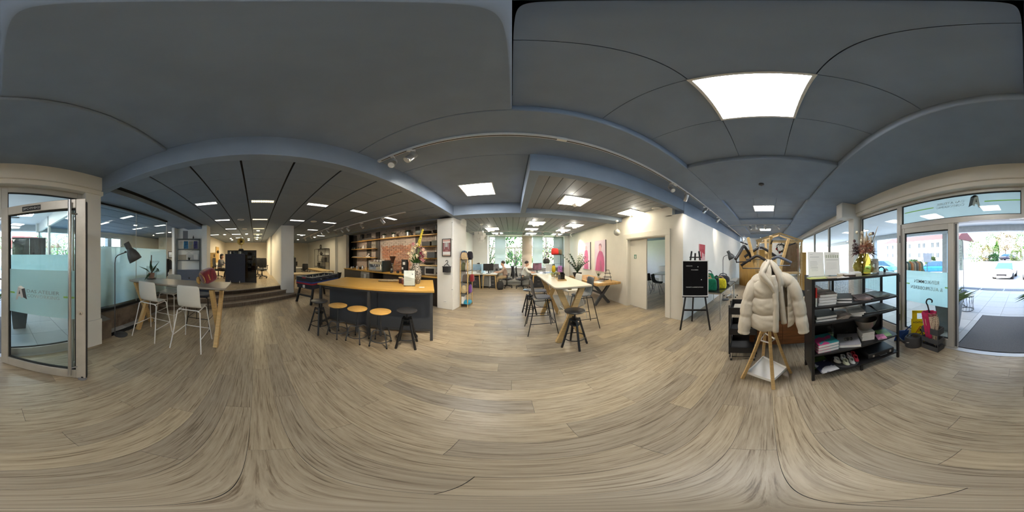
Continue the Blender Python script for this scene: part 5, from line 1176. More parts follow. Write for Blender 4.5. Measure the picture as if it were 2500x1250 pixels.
for k, (x, lab) in enumerate(((-4.97,'leftmost small potted herb on the top bar shelf'),(-4.42,'middle small potted herb on the top bar shelf'),(-3.70,'rightmost and largest potted herb on the top bar shelf'))):
    s_ = 1.15 if k == 2 else 1; tt_ = thing('potted_herb', lab, 'plant', (x,YS,2.37), 0, 'potted herbs on the top bar shelf'); obj('pot', MB().lathe([(.055*s_,0),(.07*s_,.13*s_),(.06*s_,.13*s_),(.058*s_,.11*s_),(0,.11*s_)],18), steel if k == 2 else wplast, tt_)
    random.seed(40+k); mb = MB()
    for i in range(70):
        a = random.uniform(0,6.28); e = random.uniform(-.1,1.1); mb.leaf((0,0,.13*s_),(math.cos(a),math.sin(a),e),random.uniform(.09,.15)*s_,.035,droop=.2)
    stuff(obj('foliage', mb, leafd, tt_))
def vessel(name, lab, cat, x, y, z, prof, m, grp=None, n=16):
    o = obj(name, MB().lathe(prof, n), m, loc=(x,y,z)); return tag(o, lab, cat, grp)
bowlp = [(.06,0),(.13,.05),(.15,.11),(.14,.11),(.12,.06),(0,.02)]
vessel('bowl', 'blue-grey bowl stack on the top bar shelf', 'bowl', -3.15,YS,2.37, [(.10,0),(.165,.05),(.17,.13),(.155,.13),(.14,.06),(0,.03)], mat('slate_bowl', (.14,.17,.18), .5))
vessel('bowl', 'black bowl on the top bar shelf, next to the blue-grey one', 'bowl', -2.84,YS,2.37, bowlp, black); vessel('bowl', 'black bowl at the right end of the top bar shelf', 'bowl', -2.47,YS,2.37, bowlp, black)
vessel('small_jar', 'tiny dark jar beside the rightmost herb', 'jar', -3.50,YS,2.37, [(.03,0),(.035,.06),(.02,.08),(0,.08)], black)
for k, x in enumerate((-7.28,-7.12,-6.92,-6.74)): vessel('bottle', ['leftmost clear bottle on the top bar shelf','second clear bottle on the top bar shelf','third clear bottle on the top bar shelf','fourth clear bottle, next to the black tower'][k], 'bottle', x,YS,2.37, [(.04,0),(.042,.16),(.015,.21),(.015,.28)] if k == 0 else [(.035,0),(.037,.12),(.03,.13),(.03,.15)], clearv, 'bottles on the top bar shelf')
o = obj('speaker_tower', MB().bx(-.07,.07,-.07,.07,0,.32), black, loc=(-6.52,YS,2.37), bevel=.005); tag(o, 'black tower speaker on the top bar shelf', 'speaker')
o = obj('serving_tray', MB().bx(-.42,.42,-.1,.1,0,.01).bx(-.42,.42,-.1,-.09,.01,.07).bx(-.42,.42,.09,.1,.01,.07), dk, loc=(-6.0,YS,2.372)); tag(o, 'long dark wooden tray on the top bar shelf', 'tray')
gl = [(.030,0),(.030,.004),(.006,.01),(.006,.08),(.036,.12),(.040,.16),(.034,.20)]
for k in range(8): vessel('wine_glass', 'clear wine glass on the middle bar shelf, %s from the left' % ORD[k], 'glass', -6.12+k*.066,YS-.04+.07*(k%2),1.965, gl, clearv, 'wine glasses on the middle bar shelf', 12)
for k in range(9): vessel('tumbler', 'clear tumbler on the middle bar shelf, %s from the left' % ORD[k], 'glass', -7.36+k*.095,YS-.03+.06*(k%2),1.965, [(.028,0),(.034,.09),(.031,.09),(.027,.006),(0,.006)], clearv, 'tumblers on the middle bar shelf', 12)
vessel('carafe', 'white carafe on the middle bar shelf', 'carafe', -6.42,YS,1.965, [(.05,0),(.06,.07),(.03,.13),(.035,.17)], wplast)
cupp = [(.03,0),(.045,.06),(.042,.06),(.028,.008),(0,.008)]
def cup(lab, x, y, z, grp, m=None):
    tt_ = thing('cup', lab, 'cup', (x,y,z), 0, grp); obj('bowl', MB().lathe(cupp, 16), m or wplast, tt_); obj('handle', MB().tube([(.04,0,.05),(.065,0,.045),(.06,0,.02),(.035,0,.015)],.006,6), m or wplast, tt_)
for k, (x, z) in enumerate(((-6.18,0),(-6.08,0),(-5.98,0),(-6.08,.062),(-6.02,.124))): cup(['white cup at the left of the lower shelf stack','white cup in the bottom middle of the lower shelf stack','white cup at the right of the lower shelf stack','second-level cup of the lower shelf stack','topmost cup of the lower shelf stack'][k], x, YS, 1.535+z, 'white cups on the lower bar shelf')
for k in range(8): vessel('bowl', 'pale small bowl on the lower bar shelf, %s from the left' % ORD[k], 'bowl', -7.36+k*.12,YS,1.535, [(.03,0),(.05,.05),(.047,.05),(.02,.01),(0,.01)], lgrey, 'pale bowls on the lower bar shelf')
for k, (x, z, w, h, lab, c) in enumerate(((-2.86,1.955,.32,.15,'black box on the upper right bar shelf',(.02,.02,.02)),(-2.50,1.955,.26,.17,'grey-green box on the upper right bar shelf',(.07,.08,.075)),(-2.66,1.535,.30,.20,'blue-grey box on the lower right bar shelf',(.06,.07,.085)),(-2.40,1.535,.18,.16,'small dark box at the end of the lower right bar shelf',(.03,.03,.03)))):
    o = obj('box', MB().bx(-w/2,w/2,-.09,.09,0,h).bx(-w/2-.004,w/2+.004,-.094,.094,h-.03,h+.002), mat('shelf_box_%d' % k, c, .5), loc=(x,YS,z)); tag(o, lab, 'box')
# espresso machine, grinder and small things on the back bar
t = thing('espresso_machine', 'chrome espresso machine with cups on top on the back bar', 'coffee machine', (-5.04,4.80,.95))
obj('body', MB().bx(-.40,.40,-.08,.25,.05,.42).bx(-.40,.40,-.25,-.08,.30,.42), chrome, t, bevel=.012); obj('drip_tray', MB().bx(-.38,.38,-.28,-.05,.02,.07), steel, t)
obj('side_panel', MB().bx(.40,.43,-.28,.27,.02,.46), mat('teal_panel', (.03,.06,.075), .3), t); obj('side_panel', MB().bx(-.43,-.40,-.28,.27,.02,.46), steel, t)
obj('panel_light', MB().bx(.31,.36,-.285,-.28,.1,.3), paper, t); obj('cup_rail', MB().tube([(-.4,-.25,.47),(.4,-.25,.47),(.4,.24,.47),(-.4,.24,.47)],.006,6,closed=True), chrome, t)
for x in (-.2,.1): obj('group_head', MB().cyl((x,-.18,.31),(x,-.18,.24),.045,n=16), chrome, t); obj('portafilter', MB().cyl((x,-.18,.24),(x,-.18,.21),.04,n=14).cyl((x,-.2,.225),(x,-.36,.215),.014,n=8,mi=1), [chrome, blackp], t)
for x in (-.35,.35): [obj('foot', MB().cyl((x,y,0),(x,y,.05),.02,n=8), black, t) for y in (-.2,.2)]
for k in range(7): cup('white cup on top of the espresso machine, %s from the left' % ORD[k], -5.30+k*.09, 4.72+.09*(k%2), .95+.422, 'white cups on the espresso machine')
t = thing('coffee_grinder', 'chrome coffee grinder with dark funnel hopper on the back bar', 'coffee grinder', (-4.30,4.78,.95))
obj('body', MB().lathe([(.085,0),(.085,.03),(.06,.06),(.055,.30),(.07,.33),(.07,.36)],20), chrome, t); obj('hopper', MB().lathe([(.045,.36),(.05,.40),(.115,.60),(.118,.64),(0,.645)],22), mat('brown_hopper', (.05,.022,.015), .15), t); obj('spout', MB().bx(-.03,.03,-.13,-.05,.18,.26), black, t); obj('badge', MB().bx(-.035,.035,-.064,-.058,.06,.16), paper, t)
t = thing('coffee_bag', 'tall black coffee bag with white label on the back bar', 'bag', (-3.66,4.74,.95), .1); obj('body', MB().prism([(-.11,0),(.11,0),(.13,.40),(.09,.52),(-.12,.52)],-.06,.06,M=Matrix.Rotation(R(90),4,'X')), black, t, bevel=.012)
obj('label', MB().bx(-.05,.05,-.064,-.061,.33,.43), lgrey, t); obj('label', MB().bx(-.09,-.03,-.064,-.061,.16,.24), lgrey, t)
for k, (x, h, m, lab) in enumerate(((-7.1,.10,wplast,'white dish on the left end of the back bar'),(-6.6,.16,steel,'steel milk jug on the left of the back bar'),(-6.35,.12,black,'black canister on the back bar left of the machine'),(-6.15,.20,chrome,'chrome shaker on the back bar left of the machine'),(-5.85,.14,birch,'wooden pot on the back bar left of the machine'),(-4.72+.2+.3,.11,blackp,'black tamper between machine and grinder'),(-3.98,.10,black,'black pot between grinder and coffee bag'),(-3.35,.17,leafg,'green bottle right of the coffee bag'),(-3.2,.22,lgrey,'grey cup stack behind the flower vase'))):
    vessel('canister', lab, 'container', x, 4.72 if k != 5 else 4.62, .95, [(.05,0),(.055,h*.6),(.04,h),(0,h)], m)
t = thing('microwave', 'silver microwave with dark door at the right end of the back bar', 'microwave', (-2.52,4.83,.95)); obj('body', MB().bx(-.26,.26,-.16,.24,.012,.30), steel, t, bevel=.006); obj('door', MB().bx(-.25,.14,-.168,-.16,.03,.28), alu, t); obj('window', MB().bx(-.21,.10,-.171,-.168,.07,.24), black, t); obj('knob', MB().cyl((.2,-.16,.1),(.2,-.18,.1),.02,n=12), black, t)
t = thing('toaster_oven', 'dark toaster oven left of the microwave', 'toaster', (-2.98,4.83,.95)); obj('body', MB().bx(-.17,.17,-.14,.2,.012,.31), mat('anthracite', (.06,.06,.065), .3), t, bevel=.008); obj('knob', MB().cyl((.08,-.14,.23),(.08,-.16,.23),.02,n=12), steel, t); obj('knob', MB().cyl((.08,-.14,.13),(.08,-.16,.13),.02,n=12), steel, t); obj('glass_door', MB().bx(-.15,.03,-.145,-.14,.05,.27), smoke, t)
o = obj('chopping_board', MB().bx(-.42,.42,-.18,.18,0,.04), oakl, loc=(-2.74,4.86,1.262), bevel=.004); tag(o, 'thick wooden board lying on microwave and toaster oven', 'board')
vessel('bowl', 'flat black bowl on the wooden board above the microwave', 'bowl', -2.72,4.86,1.302, [(.08,0),(.16,.03),(.20,.06),(.19,.06),(0,.012)], black)
# ---- column
pc = lambda x: 4.36-(x+2.16)*.057
t = thing('framed_poster', 'framed red and white poster on the white column', 'poster', (-1.835,4.333,1.6), -.05); obj('frame', MB().bx(-.14,-.122,-.02,0,-.01,.50).bx(.122,.14,-.02,0,-.01,.50).bx(-.122,.122,-.02,0,-.01,.01).bx(-.122,.122,-.02,0,.482,.50), mat('umber_frame', (.06,.05,.045), .5), t)
pw_ = mat('poster_wine', (.30,.12,.13), .6, var=.15, scale=3); obj('print', MB().bx(-.122,.122,-.010,-.004,.01,.482), paper, t)
pr = MB().bx(-.118,.118,-.012,-.0105,.125,.385).bx(-.118,.118,-.012,-.0105,.015,.035,1).bx(-.118,.118,-.012,-.0105,.42,.475,2).bx(-.045,.035,-.0135,-.012,.26,.39,3).bx(-.075,-.06,-.0135,-.012,.2,.385,3).bx(.05,.065,-.0135,-.012,.2,.385,3).bx(-.035,.045,-.0135,-.012,.15,.165,2)
obj('print_area', pr, [pw_, mat('poster_ochre', (.55,.30,.18), .6), mat('poster_rose', (.62,.38,.34), .6), lgrey], t)
t = thing('wall_hook', 'small steel hook on the white column', 'hook', (-1.80,4.335,1.355)); obj('plate', MB().cyl((0,0,.02),(0,-.012,.02),.014,n=12), steel, t); obj('prong', MB().tube([(0,-.01,.02),(0,-.035,.015),(0,-.045,.03)],.005,6), steel, t)
t = thing('hanging_basket', 'black plastic basket with hook handle hanging on the white column', 'basket', (-1.80,4.25,1.14))
obj('tub', MB().prism(rrect(.22,.13,.03),0,.15), blackp, t, solid=.0); obj('rim', MB().prism(rrect(.245,.15,.035),.148,.165), blackp, t); obj('handle', MB().tube(sm([(-.09,0,.16),(-.06,0,.2),(0,0,.235),(.06,0,.2),(.09,0,.16)]),.009,6).tube(sm([(0,0,.23),(.005,0,.255),(.03,0,.275),(.035,0,.305),(.012,0,.335),(-.02,0,.325),(-.03,0,.30)]),.009,8), blackp, t)
t = thing('power_socket', 'white double socket low on the white column', 'socket', (-1.89,4.338,.24)); obj('plate', MB().bx(-.045,.045,-.012,0,-.04,.04), wplast, t, bevel=.003); obj('insert', MB().cyl((-.02,-.013,0),(-.02,-.009,0),.016,n=14), lgrey, t); obj('insert', MB().cyl((.022,-.013,0),(.022,-.009,0),.016,n=14), lgrey, t)
t = thing('cable_conduit', 'white cable conduit with junction clips on the column edge', 'conduit', (-1.66,4.325,0)); obj('duct', MB().bx(-.012,.012,-.012,.0,0,2.6), wplast, t)
for z in (.62,2.05,2.55): obj('clip', MB().bx(-.016,.016,-.016,.0,z,z+.025), lgrey, t)
# ---- slim rack with bags
def bag(name, lab, cat, loc, d, m, rz=0, strap=None, grp=None, p=.6, seed=1):
    t = thing(name, lab, cat, loc, rz, grp); random.seed(seed); w, dd, h = d; ph = random.uniform(0,6)
    mb = MB().ell((0,0,h/2),(w/2,dd/2,h/2),20,14,p=p)
    for v in mb.v:
        f = max(0, v.z/h); v.y *= 1-.45*f*f; v.x *= 1-.12*f; k = .03*min(w,h)*math.sin(v.x*30/w*.4+ph+v.z*14/h*.5); v.y += k; v.x += k*.4
        if v.z < h*.12: v.z = max(0, v.z*.6)
    obj('body', mb, m, t)
    if strap:
        for s_ in (-1,1): obj('strap', MB().tube(sm([(-w*.25,s_*dd*.12,h*.93),(-w*.22,s_*dd*.2,h*1.08),(0,s_*dd*.25,h*1.2),(w*.22,s_*dd*.2,h*1.08),(w*.25,s_*dd*.12,h*.93)],4),.008,6), strap, t)
    return t
t = thing('slim_rack', 'slim rack with pale wooden posts and black shelves beside the column', 'shelf', (-1.41,4.92,0), R(-4))
for sx in (-.115,.115):
    for sy in (-.22,.22): obj('post', MB().cyl((sx,sy,0),(sx,sy,1.55),.016,n=10), birch, t)
for z in (1.49,1.146,.79,.44,.09): obj('shelf_board', MB().bx(-.13,.13,-.235,.235,z-.012,z), black, t, bevel=.003)
fab = lambda n, c, v=.15: mat(n, c, .92, var=v, scale=20, bump=.2, bscale=90, sheen=.2)
bag('cushion_bag', 'dark purple cushion bag on top of the slim rack, left', 'bag', (-1.45,4.80,1.49),(.22,.16,.27), fab('plum_fabric', (.045,.015,.045)), .2)
bag('cushion_bag', 'black cushion bag on top of the slim rack, right rear', 'bag', (-1.32,5.02,1.49),(.2,.2,.26), fab('ink_fabric', (.015,.013,.022)), .1)
bag('tote_bag', 'beige pouch with blue trim in front on top of the slim rack', 'bag', (-1.40,4.64,1.49),(.2,.09,.22), fab('beige_fabric', (.55,.40,.22)), .1, fab('blue_strap', (.05,.25,.4)))
bag('tote_bag', 'olive bag on the second shelf of the slim rack', 'bag', (-1.47,4.80,1.146),(.12,.2,.26), fab('olive_fabric', (.12,.12,.05)), .1); bag('tote_bag', 'cream bag with black straps on the second shelf of the slim rack', 'bag', (-1.34,4.82,1.146),(.15,.3,.27), fab('cream_fabric', (.50,.43,.34)), 0, black)
bag('tote_bag', 'brown-grey bag on the third shelf of the slim rack', 'bag', (-1.41,4.80,.79),(.18,.26,.25), fab('mocha_fabric', (.10,.075,.06)), 0); bag('tote_bag', 'red bag sticking out on the third shelf of the slim rack', 'bag', (-1.24,4.97,.79),(.14,.22,.24), fab('red_fabric', (.28,.02,.025)), 0)
bag('tote_bag', 'round beige bag on the fourth shelf of the slim rack', 'bag', (-1.44,4.75,.44),(.19,.18,.26), fab('sand_fabric', (.48,.38,.22)), 0, None, None, .9); bag('tote_bag', 'purple bag on the fourth shelf of the slim rack', 'bag', (-1.28,4.90,.44),(.10,.24,.27), fab('purple_fabric', (.17,.05,.27)), 0)
bag('folded_textile', 'bright blue folded textile on the lowest shelf of the slim rack', 'textile', (-1.35,4.86,.09),(.24,.4,.12), fab('cyan_fabric', (.02,.28,.45), .25), 0); o = obj('white_box', MB().bx(-.04,.04,-.1,.1,0,.24), paper, loc=(-1.49,4.87,.09)); tag(o, 'white box standing on the lowest shelf of the slim rack', 'box')
# ================================================================ CREAM HIGH TABLE
x_table('cream-topped high table with crossed birch legs in the middle of the room', .66,1.33,2.44,4.40, ttop2, 0, .23, .22, birch)
shell_stool('grey shell bar stool with felt pad, left of the cream table, nearest the camera', (.57,3.21,0), R(-88), shelld, black, padg, 'grey shell bar stools'); shell_stool('grey shell bar stool with felt pad behind another, left of the cream table', (.62,3.83,0), R(-92), shelld, black, padg, 'grey shell bar stools')
shell_stool('grey shell bar stool with felt pad on the right side of the cream table', (1.46,3.16,0), R(84), shelld, black, padg, 'grey shell bar stools'); shell_stool('white shell bar stool on the right side of the cream table', (1.47,3.80,0), R(92), shellw, wmetal, None)
t = thing('wooden_tray', 'long pale wooden tray on the cream high table', 'tray', (1.03,3.42,1.10), R(-8)); obj('base', MB().bx(-.09,.09,-.34,.34,0,.012), birch, t); obj('rim', MB().bx(-.09,-.082,-.34,.34,.012,.025).bx(.082,.09,-.34,.34,.012,.025).bx(-.082,.082,-.34,-.332,.012,.025).bx(-.082,.082,.332,.34,.012,.025), birch, t)
for k, (x, y, h, r, m, lab) in enumerate(((1.04,3.22,.12,.04,smoke,'smoky glass tumbler at the front of the wooden tray'),(.98,3.26,.09,.04,mat('grey_cup', (.10,.10,.10), .4),'dark cup at the front left of the wooden tray'),(1.06,3.34,.13,.045,smoke,'second smoky glass on the wooden tray'),(.98,3.52,.10,.06,clearv,'clear glass bowl in the middle of the wooden tray'),(1.06,3.64,.11,.05,mat('cork', (.45,.33,.2), .9),'cork pot at the back of the wooden tray'))): vessel('tumbler', lab, 'glass', x, y, 1.112, [(r*.9,0),(r,h),(r*.92,h),(r*.82,.01),(0,.01)], m)
potted('potted_plant', 'small yellow-green plant at the back of the wooden tray', .95,3.70,1.112, .045,.07, oakl, tintmat('lime_leaf', [(.16,.2,.04),(.28,.32,.06)], .5, .05), 22,.16,.035,13)
# ================================================================ BACK ROOM
t = thing('round_rug', 'round grey rug under the back end of the cream table', 'rug', (1.62,5.35,0)); obj('pile', MB().lathe([(.9,0),(.9,.012),(.885,.018),(0,.018)],48), mat('grey_rug', (.20,.195,.185), 1, var=.2, scale=60, bump=.8, bscale=160), t)
def desk2(lab, x0, x1, y0, y1):
    t = desk(lab, (x0+x1)/2,(y0+y1)/2,0,0,x1-x0,y1-y0,mat('white_desk_top', (.78,.77,.74), .4),birch,.74,.04); return t
desk2('white desk with birch legs of the man in the beige shirt', -1.44,-.70,7.62,8.86); desk2('white desk behind the blue divider on the left', -2.18,-1.47,7.62,8.86)
desk2('white desk with birch frame of the man in the white shirt', .92,1.70,7.55,8.84); desk2('white desk on the right behind the second monitor pair', 1.73,2.45,7.55,8.84)
t = thing('desk_divider', 'pale blue desk divider between the left monitors', 'partition', (-1.455,8.1,.74)); obj('panel', MB().bx(-.012,.012,-.45,.6,0,.46), mat('sky_blue_felt', (.42,.60,.70), .9), t, bevel=.006); obj('bracket', MB().bx(-.03,.03,-.4,-.36,0,.05), dgrey, t)
imac = mat('blue_screen_glow', (.25,.38,.52), .3, var=.3, scale=2)
monitor('monitor with bright blue screen on the left desk', -1.72,7.95,.74, R(25), .5,.32, alu, imac); monitor('black monitor seen from behind, next to the blue divider', -1.16,7.95,.74, R(205), .52,.34, black); monitor('grey monitor near the window behind the seated man', -.95,8.62,.74, R(200), .5,.3, mgrey)
t = thing('tower_speaker', 'dark grey box speaker beside the left monitors', 'speaker', (-.80,8.6,.74)); obj('body', MB().bx(-.12,.12,-.1,.1,0,.3), mgrey, t, bevel=.006); obj('cone', MB().cyl((0,-.1,.15),(0,-.104,.15),.06,n=16), black, t)
monitor('dark monitor with pink picture facing the man in white', 1.28,8.2,.74, R(28), .56,.36, black, mat('pink_desktop', (.20,.10,.15), .3, var=.7, scale=3)); monitor('silver monitor seen from behind on the right desk', 1.95,8.1,.74, R(150), .5,.32, lgrey)
def desk_lamp(lab, x, y, z, rz):
    t = thing('desk_lamp', lab, 'desk lamp', (x,y,z), rz); obj('base', MB().lathe([(.08,0),(.08,.015),(0,.02)],16), black, t); obj('arm', MB().tube([(0,0,.02),(.10,0,.26),(.02,0,.46)],.008,6), black, t)
    obj('shade', MB().tube([(.02,0,.48),(-.02,0,.46),(-.09,0,.41)],[.03,.045,.075],14), black, t)
desk_lamp('black desk lamp rising above the blue-screen monitor', -1.72,8.45,.74, 0); desk_lamp('black desk lamp near the left window, behind the divider', -1.1,8.5,.74, R(200))
for k, (x, y, w, lab) in enumerate(((-1.0,8.05,.30,'open papers in front of the man in the beige shirt'),(-.92,7.8,.22,'white sheet near the front corner of the left desk'),(-1.9,7.85,.28,'white papers on the desk left of the rack'),(1.35,7.75,.26,'white sheets on the desk of the man in white'))): sheet('paper_sheet', lab, 'paper', x, y, .74, w, .22, .2*k, paper, .006)
for k, (x, y) in enumerate(((-.98,8.32),(1.08,8.12))): o = obj('keyboard', MB().bx(-.07,.07,-.2,.2,0,.018), lgrey, loc=(x,y,.74), bevel=.003); tag(o, ['grey keyboard in front of the man in beige','grey keyboard under the hands of the man in white'][k], 'keyboard')
seated('seated person in beige shirt and tan trousers at the left window desk', -.32,8.18,0, R(92), mat('beige_shirt', (.52,.38,.31), .9), mat('tan_trousers', (.45,.34,.20), .9), mat('sneaker', (.3,.28,.25), .7), mat('brown_hair', (.05,.032,.02), .6))
office_chair('black office chair with dark jacket under the man in beige', -.26,8.18,0, R(90), [None], mat('navy_jacket', (.022,.025,.032), .9, sheen=.2, bump=.3, bscale=20))
seated('seated person in white shirt and grey trousers typing at the right desk', .55,8.05,0, R(-92), mat('white_shirt', (.70,.70,.67), .9), mat('grey_trousers', (.10,.105,.10), .9), mat('dark_shoe', (.05,.05,.05), .6), mat('dark_hair', (.035,.022,.018), .6), lean=.10)
office_chair('black office chair under the man in the white shirt', .47,8.05,0, R(-92))
bag('backpack', 'black backpack on the floor beside the left desk leg', 'backpack', (-.55,7.62,0),(.34,.26,.42), mat('black_nylon', (.018,.018,.02), .7, bump=.2), .3, black, None, .7, 4)
t = thing('oil_radiator', 'grey oil-filled radiator on castors under the left desk', 'radiator', (-1.30,7.96,0)); mb = MB()
for i in range(11): mb.bx(-.20+i*.034,-.20+i*.034+.022,-.075,.075,.10,.62)
stuff(obj('fin', mb, mat('grey_enamel', (.36,.36,.34), .45), t)); obj('control_box', MB().bx(.18,.26,-.07,.07,.10,.62), lgrey, t, bevel=.006)
for x in (-.17,.2): obj('caster_bar', MB().bx(x-.015,x+.015,-.13,.13,.06,.085), mgrey, t); obj('caster', MB().cyl((x-.012,-.12,.03),(x+.012,-.12,.03),.03,n=12), blackp, t); obj('caster', MB().cyl((x-.012,.12,.03),(x+.012,.12,.03),.03,n=12), blackp, t)
for x0, x1, y, lab in ((-2.1,-1.55,8.2,'black pedestal cabinet under the far left desk'),(-1.08,-.82,8.3,'dark pedestal cabinet under the desk of the man in beige'),(1.0,1.65,8.35,'charcoal modesty panel cabinet under the right desk')):
    t = thing('pedestal', lab, 'cabinet', ((x0+x1)/2,y,0)); w = (x1-x0)/2; obj('body', MB().bx(-w,w,-.28,.28,.03,.58), dgrey, t); 
    for k in range(3): dr = obj('drawer', MB().bx(-w+.01,w-.01,-.292,-.28,.05+k*.175,.21+k*.175), dgrey, t); obj('handle', MB().bx(-.06,.06,-.30,-.292,.18+k*.175,.19+k*.175), alu, dr)
    obj('plinth', MB().bx(-w+.02,w-.02,-.26,.26,0,.03), black, t)
potted('potted_plant', 'small grey-green plant pot on the window sill', -.02,8.95,.96, .055,.10, dgrey, leafd, 16,.12,.04,31)
# black shelf with bags in front of the right window
t = thing('open_rack', 'slim black open rack carrying bags in front of the right window', 'shelf', (1.62,6.28,0))
for x in (-.37,.37):
    for y in (-.17,.17): obj('post', MB().box((x,y,.825),(.02,.02,1.65)), black, t)
for z in (1.65,1.30,.95,.5): obj('shelf_board', MB().bx(-.38,.38,-.18,.18,z-.012,z), clearv if z == 1.30 else black, t)
bag('red_bag', 'bright red handbag on top of the black rack', 'bag', (1.68,6.25,1.65),(.30,.2,.26), mat('bright_red', (.62,.018,.012), .6), 0, None, None, .45, 5); bag('olive_bag', 'olive box bag beside the red handbag', 'bag', (1.88,6.3,1.65),(.2,.2,.22), mat('olive_brown', (.13,.10,.06), .8), 0, None, None, .4, 6)
bag('black_bag', 'black bucket bag hanging at the left edge of the black rack', 'bag', (1.33,6.2,1.305),(.24,.2,.2), mat('black_leather', (.02,.02,.022), .6), 0, black, None, .4, 7); bag('yellow_bag', 'yellow bag on the middle shelf of the black rack', 'bag', (1.62,6.2,.952),(.15,.16,.28), mat('yellow_leather', (.70,.50,.01), .6), 0, black, None, .6, 8); bag('lilac_bag', 'lilac patterned bag on the right of the black rack', 'bag', (1.88,6.2,1.0-.048),(.2,.16,.26), mat('lilac_pattern', (.38,.16,.42), .7, var=.6, scale=22), 0, None, None, .4, 9)
potted('potted_plant', 'small plant in light pot on top of the black rack, left corner', 1.38,6.25,1.65, .045,.10, lgrey, leafg, 14,.16,.035,33)
# X-leg wooden table against the portrait wall
t = thing('rustic_table', 'thick wooden table with dark X-shaped legs along the portrait wall', 'table', (2.76,5.22,0))
obj('table_top', MB().bx(-.42,.44,-1.16,1.16,.71,.78), mat('rustic_oak', (.47,.28,.10), .5, var=.2, scale=4, stretch=(9,1,1), bump=.04), t, bevel=.006)
for y in (-.74,.74):
    for s_ in (-1,1): obj('leg', MB().bar((s_*.29,y+s_*.031,.0),(-s_*.29,y+s_*.031,.71),.09,.06,up=(0,1,0)), dgrey, t)
obj('stretcher', MB().bar((0,-.74,.36),(0,.74,.36),.05,.05), dgrey, t)
t = thing('ladder_stand', 'small black folding ladder display stand on the rustic table', 'display stand', (2.94,4.42,.78), -az(1488))
for s_ in (-1,1):
    for q in (-1,1): obj('rail', MB().bar((s_*.12,q*.10,0),(s_*.045,q*.01,.36),.008,.008), black, t)
for z, w in ((.13,.11),(.25,.085)): obj('step', MB().bx(-w-.02,w+.02,-.07,.07,z,z+.008), black, t)
obj('top_bar', MB().bx(-.05,.05,-.015,.015,.355,.368), black, t)
t = thing('zz_plant', 'large dark green feathery pot plant on the rustic table', 'plant', (2.52,5.95,.78)); obj('pot', MB().lathe([(.13,0),(.19,.16),(.175,.16),(.17,.14),(0,.14)],24), mat('dark_pot', (.03,.03,.035), .4), t)
random.seed(17); zzl = tintmat('zz_leaf', [(.025,.07,.03),(.05,.12,.045)], .35, .03)
for k in range(17):
    a = random.uniform(0,6.28); L = random.uniform(.4,.85); sp_ = random.uniform(.15,.75); pts = []
    for i in range(9):
        f = i/8; pts.append(Vector((math.cos(a)*sp_*L*f*(.5+.5*f), math.sin(a)*sp_*L*f*(.5+.5*f), .13+L*(f-.28*sp_*f*f))))
    mb = MB().tube(pts,[.011-.008*i/8 for i in range(9)],6); st_ = obj('stem', mb, mat('zz_stem_%d' % k, (.05,.10,.03), .5), t)
    lf = MB(); side = Vector((-math.sin(a),math.cos(a),.2))
    for i in range(2,9):
        for s_ in (-1,1): lf.leaf(tuple(pts[i]), tuple(side*s_+Vector((math.cos(a)*.5,math.sin(a)*.5,.5))), .13, .06, droop=.1)
    obj('leaf', lf, zzl, st_); st_.children[0]['kind'] = 'stuff'
for k, (x, y, m, w, h, lab) in enumerate(((2.55,4.9,mat('pink_carton', (.45,.25,.20), .7),.2,.10,'flat pinkish carton stack on the rustic table'),(2.75,4.55,mgrey,.22,.015,'grey magazine on the rustic table beside the ladder stand'),(2.55,4.35,paper,.21,.006,'white flyer on the near end of the rustic table'),(3.02,4.75,dgrey,.16,.03,'dark flat tray on the rustic table by the wall'))):
    o = obj('carton' if h > .05 else 'sheet_stack', MB().bx(-w/2,w/2,-.14,.14,0,h), m, loc=(x,y,.78), rot=(0,0,.2*k-.2)); tag(o, lab, 'box' if h > .05 else 'paper')
for k, (x, y) in enumerate(((2.82,4.75),(2.72,4.95))): vessel('glass_jar', ['small clear glass on the rustic table, front','small clear glass on the rustic table, behind'][k], 'glass', x, y, .78, [(.04,0),(.045,.1),(.04,.1),(.035,.01),(0,.01)], clearv)
potted('potted_plant', 'small upright grass plant on the rustic table by the wall', 3.05,5.2,.78, .05,.08, lgrey, leafg, 16,.2,.02,37, .3, 1.4)
